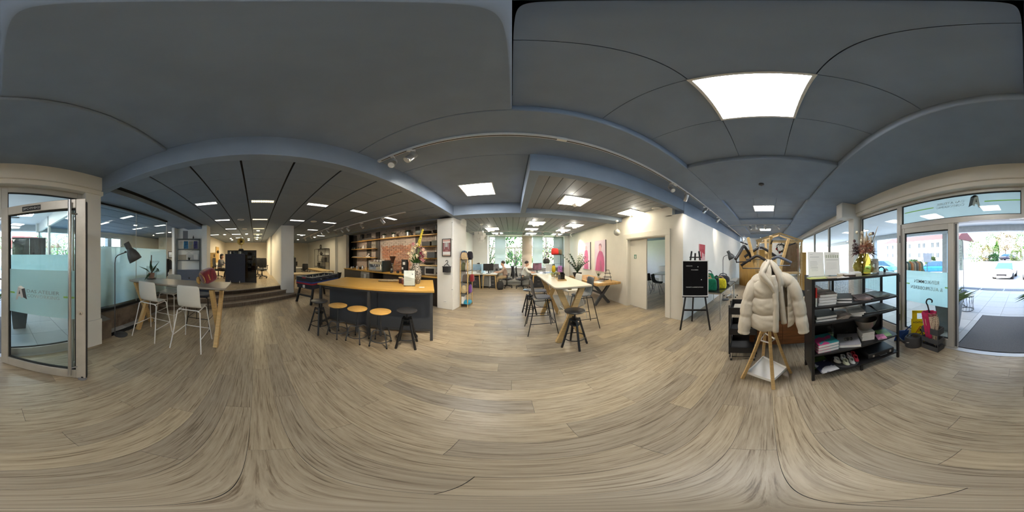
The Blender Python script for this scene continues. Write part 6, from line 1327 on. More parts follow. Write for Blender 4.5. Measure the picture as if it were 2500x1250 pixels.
# portraits
pinkbg = mat('portrait_pale_pink', (.66,.50,.62), .5, var=.08, scale=2, col2=(.74,.62,.72)); pinkm = mat('portrait_magenta', (.56,.12,.27), .5, var=.15, scale=2); pinkl = mat('portrait_skin_pink', (.66,.38,.42), .5, var=.05); pinkd = mat('portrait_hair', (.33,.16,.22), .5)
def portrait(lab, yc, flip, kind):
    t = thing('portrait_canvas', lab, 'picture', (3.298,yc,1.61), R(-90), 'pink portraits on the wall'); obj('canvas', MB().bx(-.40,.40,-.035,0,-.6,.6), pinkbg, t); [obj('side_edge', MB().bx(x,x+.004,-.035,0,-.6,.6), dgrey, t) for x in (.40,-.404)]
    M = Matrix.Translation((0,-.036,0)) @ Matrix.Rotation(R(90),4,'X')
    if kind: 
        body = [(-.36,-.6),(.30,-.6),(.34,-.35),(.30,-.05),(.20,.13),(.07,.20),(-.03,.20),(-.12,.10),(-.24,-.1)]; head = [(.00,.18),(.08,.18),(.11,.25),(.13,.33),(.10,.42),(.03,.45),(-.05,.42),(-.08,.33),(-.06,.25)]; hair = [(.11,.30),(.14,.36),(.11,.45),(.03,.48),(-.05,.45),(-.08,.38),(.02,.42),(.09,.38)]
        arm = [(.06,-.2),(.09,-.2),(.12,-.6),(.05,-.6)]
    else:
        body = [(-.20,-.6),(.22,-.6),(.20,.0),(.15,.22),(.02,.28),(-.12,.22),(-.18,0)]; head = [(-.06,.26),(.08,.26),(.1,.36),(.06,.45),(-.04,.45),(-.08,.36)]; hair = None; arm = None
    obj('figure_print', MB().prism(body,-.0005,.0008,M=M), pinkm, t); obj('head_print', MB().prism(head,-.0005,.0012,M=M), pinkl, t)
    if hair: obj('hair_print', MB().prism(hair,-.0005,.0018,M=M), pinkd, t); obj('arm_print', MB().prism(arm,0,.0016,M=M), pinkd, t)
    return t
portrait('pale pink canvas of a magenta figure, farther from the camera', 6.68, 1, 0); portrait('pink portrait canvas of a person in magenta, nearer the door', 5.46, 1, 1)
# side room
shell_chair('black shell chair facing the table in the side room', 5.6,5.1,0, R(-70), bsh, black, 'black shell chairs', sc1); shell_chair('black shell chair just inside the sliding door edge', 5.35,4.35,0, R(200), bsh, black, 'black shell chairs', sc1)
shell_chair('round-backed beige chair in the side room', 6.3,5.9,0, R(190), mat('beige_lounge', (.42,.34,.28), .8), black, None)
desk('grey-white meeting table in the side room', 6.7,4.9,0, R(20), 1.6,.9, wplast, wmetal)
o = obj('beige_sofa', MB().bx(-.8,.8,-.4,.4,0,.42).bx(-.8,.8,.2,.4,.42,.8).bx(-.8,-.65,-.4,.2,.42,.6), mat('sofa_beige', (.5,.40,.30), .9), loc=(6.2,8.3,0), bevel=.04, seg=3); tag(o, 'beige sofa at the back of the side room', 'sofa')
t = thing('yellow_poster', 'yellow poster on the far wall of the side room', 'poster', (9.18,5.6,1.2), R(-90)); obj('sheet', MB().bx(-.35,.35,-.012,0,0,.95), mat('poster_yellow', (.62,.45,.12), .7, var=.2, scale=6), t); obj('motif', MB().ell((0,-.012,.45),(.12,.004,.2),14,8), black, t)
cabinet('white cabinet in the side room behind the meeting table', 7.7,9.0,5.6,6.1,1.0,wplast,2,0)
# ================================================================ EASEL, BAG TABLE, CORRIDOR
t = thing('easel', 'black easel holding a white-framed black letter board in front of the wall corner', 'easel', (3.03,1.45,0), -az(1701))
for s_ in (-1,1): obj('leg', MB().bar((s_*.075,.04,1.70),(s_*.30,-.10,0),.035,.022,up=(0,1,0)), black, t)
obj('leg', MB().bar((0,.06,1.66),(-.08,.42,0),.035,.022,up=(0,1,0)), black, t)
obj('cross_bar', MB().bx(-.225,.225,-.03,-.005,.43,.465), black, t); obj('top_bar', MB().bx(-.12,.12,.02,.045,1.56,1.585), black, t); obj('ledge', MB().bx(-.26,.26,-.08,-.01,.745,.765), black, t)
t = thing('letter_board', 'black felt letter board in white frame with white words on the easel', 'sign', (3.03-.05*math.sin(az(1701)),1.45-.05*math.cos(az(1701)),.766), -az(1701)); BWd, BHt = .265, .745
mb = MB(); mb.bx(-BWd,BWd,-.02,.012,0,.018).bx(-BWd,BWd,-.02,.012,BHt-.018,BHt).bx(-BWd,-BWd+.016,-.02,.012,.018,BHt-.018).bx(BWd-.016,BWd,-.02,.012,.018,BHt-.018); obj('frame', mb, wplast, t)
felt = mat('black_felt', (.012,.012,.013), 1.0, spec=.1); mb = MB().bx(-BWd+.016,BWd-.016,-.004,.008,.018,BHt-.018)
for i in range(46): mb.bx(-BWd+.016,BWd-.016,-.0065,-.004,.022+i*.0153,.022+i*.0153+.010)
obj('felt_board', mb, felt, t)
for s_, x, z, w, h in (('HERZLICH',-.185,.625,.125,.020),('WILLKOMMEN',-.085,.545,.145,.020),('HANDY-LADESTATION',-.185,.185,.345,.028)): text(s_, h, wplast, t, (x,-.0075,z), (R(90),0,0), w, ext=.001, bold=.0003)
for x, z in ((.055,.615),(.125,.35)): obj('badge', MB().cyl((x,-.010,z),(x,-.004,z),.011,n=14), lgrey, t)
t = thing('red_painting', 'red and pink dripping paint canvas on the corridor wall', 'picture', (4.43,1.915,1.44), R(.7)); obj('canvas', MB().bx(-.21,.21,-.03,0,0,.5), mat('drip_pink', (.62,.38,.40), .6, var=.1), t)
random.seed(2); mb = MB().bx(-.21,.21,-.034,-.03,.36,.5)
for i in range(9): x = -.19+i*.046; mb.bx(x-.018,x+.018,-.034,-.03,random.uniform(.08,.30),.37)
obj('paint_drips', mb, mat('drip_red', (.42,.02,.04), .5, var=.2), t)
t = thing('display_table', 'glass-topped steel table loaded with colourful bags along the corridor wall', 'table', (4.48,1.47,0), R(.6))
obj('table_top', MB().bx(-.86,.86,-.40,.40,.715,.735), mat('dark_glass_top', (.03,.035,.03), .08, spec=.8), t, bevel=.003)
for sx in (-1,1):
    for sy in (-1,1): obj('leg', MB().cyl((sx*.81,sy*.355,0),(sx*.81,sy*.355,.69),.016,n=12), steel, t)
obj('frame', MB().bx(-.83,.83,-.38,-.355,.675,.715).bx(-.83,.83,.355,.38,.675,.715).bx(-.83,-.80,-.355,.355,.675,.715).bx(.80,.83,-.355,.355,.675,.715), steel, t)
yb = fab('yellow_quilt', (.75,.62,.02), .2); gb = fab('green_quilt', (.0,.16,.08), .2); kb = fab('black_quilt', (.012,.012,.02), .2); tanb = mat('tan_strap', (.40,.25,.12), .6)
bag('yellow_tote', 'bright yellow quilted tote at the front edge of the display table', 'bag', (4.12,1.24,.735),(.34,.20,.27), yb, -az(1765), tanb, 'quilted totes on the display table', .45, 2)
bag('green_tote', 'emerald green quilted tote next to the easel on the display table', 'bag', (3.80,1.36,.735),(.26,.2,.30), gb, -az(1740), None, 'quilted totes on the display table', .45, 3)
bag('black_tote', 'black tote squeezed between the green and the yellow totes', 'bag', (3.98,1.30,.735),(.15,.2,.30), kb, -az(1752), black, None, .5, 4)
bag('yellow_tote', 'yellow tote at the back, behind the green tote', 'bag', (3.84,1.64,.735),(.30,.18,.36), yb, -az(1735), tanb, 'quilted totes on the display table', .5, 5)
bag('green_tote', 'green tote at the back of the display table, behind the front yellow one', 'bag', (4.30,1.62,.735),(.30,.18,.38), gb, -az(1757), black, None, .5, 6)
bag('tan_tote', 'tan bag in the middle of the display table', 'bag', (4.06,1.55,.735),(.24,.2,.30), fab('tan_fabric', (.38,.26,.13)), -az(1750), tanb, None, .6, 7)
bag('black_tote', 'large black bag lying at the far end of the display table', 'bag', (4.95,1.40,.735),(.46,.42,.26), kb, -az(1785), black, None, .8, 8)
bag('green_pouch', 'small green pouch beside the large black bag', 'bag', (4.62,1.52,.735),(.24,.2,.27), gb, -az(1770), None, None, .7, 9)
floor_lamp('dark grey floor lamp with pale lining behind the display table', 5.62,1.50, 1768, None, mat('lamp_grey_far', (.075,.077,.082), .5, .2), h=1.60, head=((.08,1.78),(.24,1.50)), pole_x=-.09, inner=mat('pale_blue_lining', (.55,.72,.74), .5))
t = thing('work_stool', 'rolling chrome work stool with black seat behind the display table', 'stool', (6.12,1.42,0))
for i in range(5):
    a = i*2*PI/5+.3; l = obj('base_arm', MB().bar((0,0,.10),(math.cos(a)*.27,math.sin(a)*.27,.07),.035,.025), chrome, t); obj('caster', MB().cyl((math.cos(a)*.27-.012,math.sin(a)*.27,.026),(math.cos(a)*.27+.012,math.sin(a)*.27,.026),.026,n=10), blackp, l)
obj('post', MB().cyl((0,0,.08),(0,0,.56),.018,n=10), chrome, t); obj('seat', MB().lathe([(0,.55),(.17,.55),(.185,.575),(.175,.61),(0,.62)],22), black, t); obj('foot_ring', MB().tube([(math.cos(k*PI/10)*.19,math.sin(k*PI/10)*.19,.27) for k in range(20)],.008,6,closed=True), chrome, t)
t = thing('low_bench', 'low white bench against the corridor wall', 'bench', (8.2,1.78,0)); obj('seat', MB().bx(-.9,.9,-.16,.16,.30,.36), wplast, t); obj('support', MB().bx(-.85,-.8,-.14,.14,0,.30), wplast, t); obj('support', MB().bx(.8,.85,-.14,.14,0,.30), wplast, t)
# curved wooden cabinet wall
t = thing('curved_cabinet', 'tall curved honey-wood cabinet at the end of the corridor', 'cabinet', (8.6,.55,0))
arc = [(-.02+.75*(1-math.cos(R(a)))*.6, .95-1.0*math.sin(R(a)) if 0 else .95-.02*a) for a in range(0,91,9)]
def fa_(u, v): a = R(-78+156*u); return (.55-.75*math.cos(a), 1.05*math.sin(a), v*1.92)
honey = mat('honey_veneer', (.58,.33,.09), .4, var=.1, scale=3, stretch=(7,7,.6)); obj('veneer', MB().grid(fa_, 28, 3), honey, t, solid=.03)
obj('cap', MB().prism([(fa_(i/20,0)[0], fa_(i/20,0)[1]) for i in range(21)]+[(1.0,1.02),(1.0,-1.02)][0:2][::-1][::-1], 1.90, 1.93), honey, t); obj('plinth', MB().prism([(fa_(i/20,0)[0]+.05, fa_(i/20,0)[1]*.95) for i in range(21)], .0, .08), dk, t)
t = thing('side_board', 'plain upright wooden board right of the house display', 'board', (5.2,-1.12,0), R(90)); obj('panel', MB().bx(-.12,.10,-.015,.015,.02,1.72), honey, t); obj('foot', MB().bx(-.12,.10,-.12,.12,0,.02), honey, t)
# house-shaped display
t = thing('house_display', 'house-shaped pale wooden display frame behind the coat stand', 'display', (4.6,-.33,0), R(-90)); HW = .63
pine = mat('pale_pine', (.62,.44,.22), .5, var=.12, scale=4, stretch=(1,1,8))
for sx in (-1,1):
    for y in (0,.5): obj('post', MB().box((sx*HW,y,1.02),(.045,.045,2.04)), pine, t)
    for y in (0,.5): obj('rafter', MB().bar((sx*(HW+.04),y,2.03),(0,y,2.25),.045,.05,up=(0,1,0)), pine, t)
for y in (0,.5): obj('tie_beam', MB().bx(-HW,HW,y-.02,y+.02,2.0,2.045), pine, t)
obj('ridge', MB().bx(-.025,.025,0,.5,2.21,2.26), pine, t)
for z in (1.08,.45): obj('shelf_board', MB().bx(-HW,HW,-.02,.52,z,z+.03), pine, t)
obj('back_panel', MB().bx(.06,HW,.48,.495,1.1,2.0), mat('brown_panel', (.22,.13,.07), .6), t); obj('mid_post', MB().bx(.02,.07,-.02,.02,1.1,1.6), pine, t)
obj('picture_board', MB().bx(-.2,.18,.40,.42,1.62,2.0), paper, t); obj('picture_ledge', MB().bx(-.22,.2,.37,.43,1.58,1.62), dk, t)
obj('side_pane', MB().bx(HW-.006,HW+.0,.03,.47,1.12,1.98), clearv, t); obj('front_pane', MB().bx(.09,HW-.03,-.008,-.003,1.12,1.98), clearv, t)
t = thing('flower_wreath', 'round flower wreath with red blossoms hanging in the house display', 'wreath', (4.22,-.325,1.81), R(-90)); random.seed(12)
obj('ring', MB().tube([(math.cos(k*PI/12)*.10,0,math.sin(k*PI/12)*.10) for k in range(24)],.014,6,closed=True), mat('wreath_twig', (.08,.06,.04), .9), t)
mb = MB()
for i in range(160):
    a = random.uniform(0,6.28); mb.leaf((math.cos(a)*.10,random.uniform(-.03,.02),math.sin(a)*.10),(random.uniform(-1,1),random.uniform(-1,.2),random.uniform(-1,1)),random.uniform(.04,.07),.022)
stuff(obj('leaf', mb, tintmat('wreath_leaf', [(.05,.08,.05),(.20,.20,.16),(.03,.04,.03),(.15,.16,.10)], .8), t))
for a, r, c in ((3.4,.11,(.6,.03,.03)),(4.5,.12,(.5,.02,.02)),(1.9,.09,(.45,.40,.36)),(.3,.11,(.35,.32,.30))):
    mb = MB()
    for i in range(12): b = i*2.4; mb.leaf((math.cos(a)*r,-.03,math.sin(a)*r),(math.cos(b),-.8,math.sin(b)),.036,.028)
    obj('blossom', mb, mat('blossom_%d' % int(a*10), c, .7), t)
t = thing('dried_stems', 'dried pink grass stems standing in the right bay of the house display', 'dried flowers', (4.3,-.82,1.11)); random.seed(14)
for k in range(12):
    dx, dy, h = random.uniform(-.08,.08), random.uniform(-.06,.06), random.uniform(.45,.8); obj('stem', MB().tube([(0,0,0),(dx*.6,dy*.6,h*.6),(dx,dy,h)],[.003,.003,.012],6), mat('dry_stem_%d' % k, (.35+.15*random.random(),.24,.18), .9), t)
obj('bottle', MB().lathe([(.04,0),(.045,.12),(.02,.16),(.02,.2)],14), clearv, t)
# ================================================================ COAT STAND AND JACKET
t = thing('coat_stand', 'wooden coat stand of four crossing poles with white tray shelf', 'coat stand', (0,0,0)); F4 = [(1.50,-.05),(1.695,.27),(2.15,.07),(1.815,-.255)]; T4 = [(2.02,.03),(1.865,-.235),(1.60,-.03),(1.735,.215)]
for k, (f, p) in enumerate(zip(F4, T4)): obj('pole', MB().bar((f[0],f[1],0),(p[0],p[1],1.80),.034,.034,mi=0,w2=.03,h2=.03), birch, t, bevel=.003)
cen = Vector((1.79,.01)); 
def sq(k, z, off=0): 
    f = Vector(F4[k % 4]); p = Vector(T4[k % 4]); q = f+(p-f)*(z/1.8); d = (q-cen).normalized(); return (q.x-d.x*off, q.y-d.y*off, z)
obj('ring_shelf', MB().tube([sq(k,.60,.02) for k in range(4)],.011,8,closed=True), wmetal, t)
obj('tray', MB().prism([sq(k,.09,.02)[:2] for k in range(4)], .085, .10), wmetal, t)
tr = MB()
for k in range(4): tr.bar(sq(k,.11,.02),sq(k+1,.11,.02),.01,.035)
obj('tray_rim', tr, wmetal, t)
for k in range(4): obj('peg', MB().cyl((T4[k][0]*.985+.0,T4[k][1],1.72),(T4[k][0]*.985+(T4[k][0]-1.79)*.3,T4[k][1]+(T4[k][1])*.35,1.75),.008,n=8), black, t)
JR = -az(1885)
def hanger(lab, loc, rz, w, h, m, grp=None, bar=True):
    t = thing('coat_hanger', lab, 'hanger', loc, rz, 'black wooden hangers on the coat stand')
    obj('arm', MB().tube(sm([(-w,0,-h),(-w*.6,-.005,-h*.55),(-w*.2,0,-h*.12),(0,0,0),(w*.2,0,-h*.12),(w*.6,-.005,-h*.55),(w,0,-h)]),.0145,14), m, t)
    if bar: obj('trouser_bar', MB().tube([(-w*.94,0,-h),(-w*.9,0,-h-.03),(w*.9,0,-h-.03),(w*.94,0,-h)],.006,6), m, t)
    obj('hook', MB().tube(sm([(0,0,0),(0,0,.05),(.018,0,.07),(.022,0,.095),(0,0,.115),(-.02,0,.10)]),.0025,6), steel, t); return t
hw = mat('hanger_black', (.022,.02,.022), .5); hg = mat('hanger_grey', (.12,.14,.19), .5)
hanger('black hanger hanging high on the back of the coat stand', (1.90,.085,1.70), JR+.12, .19, .11, hw); hanger('black hanger seen edge-on at the left of the coat stand', (1.66,.245,1.70), R(-20), .17, .13, hw)
hanger('black hanger sticking out left behind the puffer jacket', (1.72,.115,1.60), JR+.15, .17, .10, hw); hanger('blue-grey hanger sticking out right behind the puffer jacket', (1.70,-.105,1.59), JR-.05, .14, .06, hg)
jm = mat('cream_puffer', (.60,.53,.42), .42, var=.06, scale=6, bump=.35, bscale=14, spec=.4, sheen=.15)
t = thing('puffer_jacket', 'cream puffer jacket hanging open on the coat stand', 'jacket', (1.53,-.04,0), JR)
def baff(v, n, p=.55): return abs(math.sin(PI*n*v))**p
def bulge(v, n): q = (n*v) % 1.0; return (4*q*(1-q))**.5
def wr(u, v, s_): return .0022*math.sin(u*31+math.sin(v*13)*2.2+s_)*math.sin(v*27+u*11+math.sin(u*19))+.0014*math.sin(u*63+math.sin(v*21)*1.6-v*19+s_)
def ftor(u, v):
    ph = R(14-338*u); z = .925+.50*v; c, s_ = math.cos(ph), math.sin(ph)
    z += (1-v)*(-.035*c if c > 0 else .0)+(1-v)*.012*s_
    sh = 1 if v < .72 else math.sqrt(max(0, 1-((v-.72)/.31)**2))
    a = (.172+.012*(1-v))*(.34+.66*sh); b = .092*(.55+.45*sh)
    k = 1+.17*bulge(v*.985+.005, 3.3)*(1 if v < .9 else .3)*(1 if u < .82 else max(.15, 1-(u-.82)/.14))
    w_ = wr(u, v, 0)
    x = a*s_*k+.002+w_*s_*.8; y = -b*c*k-w_*c
    if u > .80: f = (u-.80)/.20; x += .028*f; y += .035*f*(1-.5*v)
    return (x, y, z+.004*math.sin(u*37)*(1 if v < .95 else 0))
obj('body', MB().grid(ftor, 96, 64), jm, t, solid=.010)
def fcol(u, v):
    f = abs(u-.5)*2; ph = R(2+8*v-(312+20*v)*u); r = (.112-.004*math.sin(u*9))*(1-v)**.8+.026*v+.012*math.sin(PI*v)
    x = -.028*v+r*1.02*math.sin(ph); y = -.012-r*.80*math.cos(ph); z = 1.375-.05*f**3*(1-v)+.185*v-.03*v*f
    k = .007*bulge(v*.98+.01, 2); return (x+k*math.sin(ph)+wr(u,v,2)*.7, y-k*math.cos(ph), z)
obj('collar', MB().grid(fcol, 72, 26), jm, t, solid=.012)
obj('collar_roll', MB().tube(sm([(-.028,-.034,1.552),(-.062,-.070,1.49),(-.088,-.092,1.445),(-.05,-.112,1.39),(-.005,-.116,1.33),(.022,-.112,1.27)]),[.012+.014*math.sin(PI*min(1,(i+4)/29)) for i in range(26)],14), jm, t)
obj('collar_roll', MB().tube(sm([(-.018,-.030,1.555),(.022,-.060,1.49),(.052,-.078,1.43),(.066,-.082,1.36),(.060,-.086,1.28)]),[.012+.013*math.sin(PI*min(1,(i+4)/25)) for i in range(21)],14), jm, t)
def lap(pts, w, th=.012):
    def f(u, v):
        s_ = v*(len(pts)-1); i = min(int(s_), len(pts)-2); q = s_-i; a = Vector(pts[i])*(1-q)+Vector(pts[i+1])*q
        return (a.x+(u-.5)*w+wr(u,v,5)*.4, a.y-th*math.sin(u*PI)-.004*bulge(v,7), a.z)
    return MB().grid(f, 9, 40)
obj('placket', lap([(.0,-.088,1.42),(.022,-.100,1.33),(.033,-.104,1.15),(.030,-.106,.885)],.040), jm, t, solid=.010)
obj('placket', lap([(.060,-.066,1.40),(.068,-.074,1.32),(.085,-.066,1.15),(.108,-.050,.95)],.040), jm, t, solid=.010)
obj('lining', MB().grid(lambda u,v: (.055+(u-.5)*.13, -.030, .97+.46*v), 6, 8), mat('jacket_lining', (.36,.31,.24), .6), t, solid=.008)
def sleeve(path, r0, r1, n):
    P = [Vector(p) for p in path]; pts = []; rad = []; N = 64
    for i in range(N):
        f = i/(N-1); s_ = f*(len(P)-1); k = min(int(s_), len(P)-2); q = s_-k
        pm = P[k-1] if k else P[0]*2-P[1]; p2 = P[k+2] if k+2 < len(P) else P[-1]*2-P[-2]
        a, b = P[k], P[k+1]; c = .5*((2*a)+(b-pm)*q+(2*pm-5*a+4*b-p2)*q*q+(3*a-pm-3*b+p2)*q**3)
        pts.append(c); rad.append((r0+(r1-r0)*f)*(1+.15*(bulge(f*.99, n)-.6))*(.6 if i == 0 else 1)*(.90 if i == N-1 else 1))
    mb = MB().tube(pts, rad, 34)
    for i, v in enumerate(mb.v):
        u = (i % 34)/34; f = (i//34)/(N-1); w_ = wr(u*.5+.5*abs(u-.5), f, n)*1.1; d = (v-pts[min(i//34, N-1)]); d = d.normalized() if d.length > 1e-5 else d; v += d*w_; v.y = v.y*1
    return mb
obj('sleeve', sleeve([(-.06,.01,1.385),(-.16,-.005,1.335),(-.222,-.02,1.16),(-.245,-.035,1.0),(-.262,-.055,.835)],.068,.056,4.2), jm, t)
obj('sleeve', sleeve([(.06,.01,1.385),(.175,-.005,1.335),(.240,-.02,1.16),(.268,-.03,1.0),(.290,-.05,.835)],.070,.053,4.2), jm, t)
obj('zip', MB().bx(.050,.055,-.112,-.106,.90,1.30), lgrey, t)
# trolley, dresser, chair behind
t = thing('utility_trolley', 'black three-tier utility trolley on castors behind the coat stand', 'trolley', (2.32,.36,0), -az(1822)); 
for z in (.16,.48,.80):
    obj('tray', MB().bx(-.17,.17,-.22,.22,z,z+.012), black, t); r_ = MB().bx(-.175,.175,-.225,-.215,z,z+.10).bx(-.175,.175,.215,.225,z,z+.10).bx(-.175,-.165,-.215,.215,z,z+.10).bx(.165,.175,-.215,.215,z,z+.10); obj('tray_rim', r_, black, t)
for sx in (-.185,.185): obj('post', MB().tube([(sx,-.12,.07),(sx,-.12,.9)],.011,8), black, t); obj('post', MB().tube([(sx,.12,.07),(sx,.12,.9)],.011,8), black, t)
for sx in (-.15,.15):
    for sy in (-.2,.2): obj('caster', MB().cyl((sx-.012,sy,.03),(sx+.012,sy,.03),.03,n=12), blackp, t); obj('fork', MB().bx(sx-.008,sx+.008,sy-.02,sy+.02,.03,.16), steel, t)
obj('base_frame', MB().tube([(-.17,-.2,.075),(.17,-.2,.075),(.17,.2,.075),(-.17,.2,.075)],.010,6,closed=True), black, t)
sheet('cream_papers', 'cream papers in the top tray of the trolley', 'paper', 2.32,.36,.813,.26,.32,-az(1822),mat('cream_paper', (.6,.55,.46), .8),.03)
t = thing('dresser', 'low reddish-brown wooden dresser behind the coat stand', 'dresser', (2.68,-.22,0), R(90)); mah = mat('mahogany', (.17,.065,.022), .4, var=.25, scale=5, stretch=(1,6,6))
obj('body', MB().bx(-.5,.5,-.23,.23,.12,.58), mah, t); obj('top', MB().bx(-.52,.52,-.25,.25,.58,.605), mah, t, bevel=.004)
for a, b in ((-.49,-.005),(.005,.49)): d_ = obj('door', MB().bx(a,b,.23,.245,.14,.57), mah, t); obj('knob', MB().ell(((a+b)/2,.25,.5),(.012,.012,.012),8,6), brass, d_)
for sx in (-.45,.45):
    for sy in (-.2,.2): obj('leg', MB().bar((sx,sy,.12),(sx,sy,0),.04,.04,w2=.03,h2=.03), dk, t)
shell_chair('black shell chair behind the dresser, next to the black shelf', 3.35,-.85,0, R(80), bsh, black, 'black shell chairs', sc1)
bag('cushion', 'cream cushion on the black chair behind the shelf', 'cushion', (3.30,-.86,.47),(.34,.3,.30), fab('cream_cushion', (.6,.52,.4)), R(80), None, None, .7, 3)
# ================================================================ BLACK BOOK SHELF
t = thing('book_shelf', 'black metal shelf full of books and brochures left of the entrance', 'shelf', (1.575,-1.03,0), R(-92)); 
# local x to the right as seen from the room, y away
SB_ = (1.575,-1.03,0); SR2 = R(-92); hw2 = .575; dp = .40
for sx in (-1,1):
    for y in (.015,dp-.015): obj('post', MB().box((sx*hw2,y,.68),(.03,.03,1.36)), black, t)
obj('post', MB().box((.0,.02,.07),(.03,.03,.14)), black, t)
obj('post', MB().box((-.22,dp-.015,.74),(.025,.025,1.22)), black, t); obj('post', MB().box((.26,dp-.015,.74),(.025,.025,1.22)), black, t)
obj('top_board', MB().bx(-hw2-.015,hw2+.015,0,dp,1.335,1.36), black, t, bevel=.002)
for z in (1.05,.86,.44,.13): obj('shelf_board', MB().bx(-hw2,hw2,.0,dp,z-.02,z), black, t)
obj('side_panel', MB().bx(-hw2-.012,-hw2-.002,.02,dp-.02,.12,1.34), black, t); obj('back_panel', MB().bx(-hw2,hw2,dp-.006,dp,.12,.86), black, t)
mesh = MB()
for i in range(58): x = -hw2+.02+i*.0198; mesh.bx(x-.0012,x+.0012,dp-.004,dp-.001,.86,1.335)
for i in range(24): z = .87+i*.0198; mesh.bx(-hw2+.01,hw2-.01,dp-.004,dp-.001,z-.0012,z+.0012)
stuff(obj('wire_mesh', mesh, mgrey, t)); obj('knob', MB().cyl((-hw2-.012,.12,1.22),(-hw2-.035,.12,1.22),.008,n=8), steel, t)
def S(lx, ly, z): return on(SB_, SR2, lx, ly, z)
kc = mat('black_cover', (.02,.02,.022), .45); wc = mat('white_cover', (.72,.71,.69), .5); pk = mat('pink_teal_cover', (.55,.06,.20), .5, var=0, scale=9, col2=(.04,.28,.30), lo=.48, hi=.52); gc = mat('green_cover', (.20,.32,.08), .5, var=.4, scale=8); gyc = mat('grey_cover2', (.12,.13,.14), .5, var=.2); sepia = mat('sepia_cover', (.30,.22,.17), .6, var=.6, scale=9)
def bk(lab, lx, ly, z, w, d, h, a, c, grp=None, cat='book'): return book(lab, *S(lx,ly,z), w, d, h, SR2+a, c, grp, cat)
o_ = ['lowest','second from bottom','third from bottom','topmost']
for k in range(4): bk('white book in the top-shelf stack, %s' % o_[k], -.40+.004*k,.20,1.051+.031*k,.21,.27,.030,.03*(k%2),wc if k < 3 else sepia,'white books stacked on the top shelf')
t2 = thing('standing_booklet', 'red and white narrow booklet standing at the left end of the shelf', 'book', S(-.535,.03,1.051), SR2+.2); obj('cover', MB().bx(-.008,.008,0,.15,0,.10), wplast, t2); obj('red_top', MB().bx(-.0085,.0085,-.001,.151,.10,.21), mat('signal_red', (.62,.03,.02), .5), t2)
bk('thick black book on the top shelf, lower one', -.17,.20,1.051,.22,.28,.028,-.35,kc); bk('black book with white pages on the top shelf, upper one', -.15,.21,1.080,.21,.27,.024,-.42,kc)
for k in range(2): bk(['pinkish magazine on the top shelf, lower','pinkish magazine on the top shelf, upper'][k], .10+.02*k,.20,1.051+.008*k,.21,.27,.007,-.4+.2*k,mat('rose_magazine_%d' % k, (.36,.25,.23), .5, var=.4, scale=8),None,'magazine')
for k in range(2): bk(['grey-green magazine at the right end of the top shelf, lower','grey-green magazine at the right end of the top shelf, upper'][k], .38-.03*k,.22,1.051+.012*k,.22,.29,.011,-.1+.25*k,mat('moss_magazine_%d' % k, (.14,.17,.14), .4, var=.5, scale=7),None,'magazine')
for k in range(2): bk(['large black book on the second shelf, lower','large black book on the second shelf, upper'][k], -.42,.19,.861+.034*k,.24,.30,.032,.05*k,kc,None)
for k in range(4): bk('thin sepia booklet on the second shelf, %s of four' % o_[k], -.22+.006*k,.14,.861+.009*k,.15,.20,.008,.1*k-.1,sepia,'sepia booklets on the second shelf','booklet')
for k in range(3): bk('cream booklet of the fanned pile on the second shelf, %s' % ('bottom','middle','top')[k], -.02+.012*k,.18,.861+.016*k,.19,.26,.015,-.45+.12*k,mat('cream_booklet_%d' % k, (.55,.51,.44), .6),None,'booklet')
bk('black round-print magazine on the second shelf', .19,.22,.861,.23,.28,.010,-.3,kc,None,'magazine'); bk('flat dark grey magazine at the right end of the second shelf', .41,.20,.861,.26,.30,.010,-.15,gyc,None,'magazine')
for k in range(3): bk(['pink and teal book, lowest of the three','pink and teal book, middle of the three','pink and teal book, topmost of the three'][k], -.41,.17,.441+.040*k,.25,.27,.038,.12+.02*k,pk,'pink and teal books on the third shelf')
b_ = bk('large pale grey book with a framed black photo on the cover', -.09,.19,.441,.27,.33,.040,-.35,mat('pale_grey_cover', (.36,.35,.38), .5)); obj('photo', MB().bx(-.055,.055,-.05,.05,.0400,.0408), mat('photo_print', (.06,.06,.06), .5, var=.8, scale=30, col2=(.55,.5,.42), lo=.45, hi=.6), b_)
for k in range(6): bk('cream paperback in the stack under the metal bowl, number %s from the bottom' % ('one','two','three','four','five','six')[k], .17,.20,.441+.021*k,.17,.22,.020,-.25+.03*(k%3),mat('ivory_cover_%d' % k, (.62,.58,.50), .6),'cream paperbacks under the metal bowl')
vessel('metal_bowl', 'large hammered metal bowl standing on the cream paperbacks', 'bowl', *S(.17,.20,.567), [(.04,0),(.075,.02),(.125,.09),(.155,.17),(.150,.17),(.118,.09),(.07,.03),(0,.02)], mat('hammered_steel', (.36,.33,.29), .38, .85, bump=.4, bscale=40), None, 32)
bk('yellow-green brochure at the right end of the third shelf', .43,.16,.441,.17,.24,.006,-.3,gc,None,'brochure'); bk('pink postcard pile in front of the green brochure', .33,.08,.441,.12,.15,.012,-.3,mat('pink_cards', (.6,.2,.35), .6, var=.5, scale=20),None,'postcards')
t2 = thing('candle_glass', 'glass cylinder with pale green candle at the back of the third shelf', 'candle', S(-.27,.32,.441)); obj('glass', MB().lathe([(.055,0),(.056,.01),(.055,.20),(.051,.20),(.05,.012),(0,.012)],22), clearv, t2); obj('candle', MB().lathe([(.036,.013),(.036,.11),(0,.112)],16), mat('green_wax', (.35,.42,.22), .5), t2)
o = obj('glass_ball', MB().ell((0,0,.055),(.055,.055,.055),18,12), clearv, loc=S(-.06,.36,.441)); tag(o, 'clear glass ball at the back of the third shelf', 'glass ball'); vessel('tumbler', 'clear tumbler at the left back of the third shelf', 'glass', *S(-.47,.33,.441), [(.035,0),(.045,.11),(.042,.11),(.032,.01),(0,.01)], clearv)
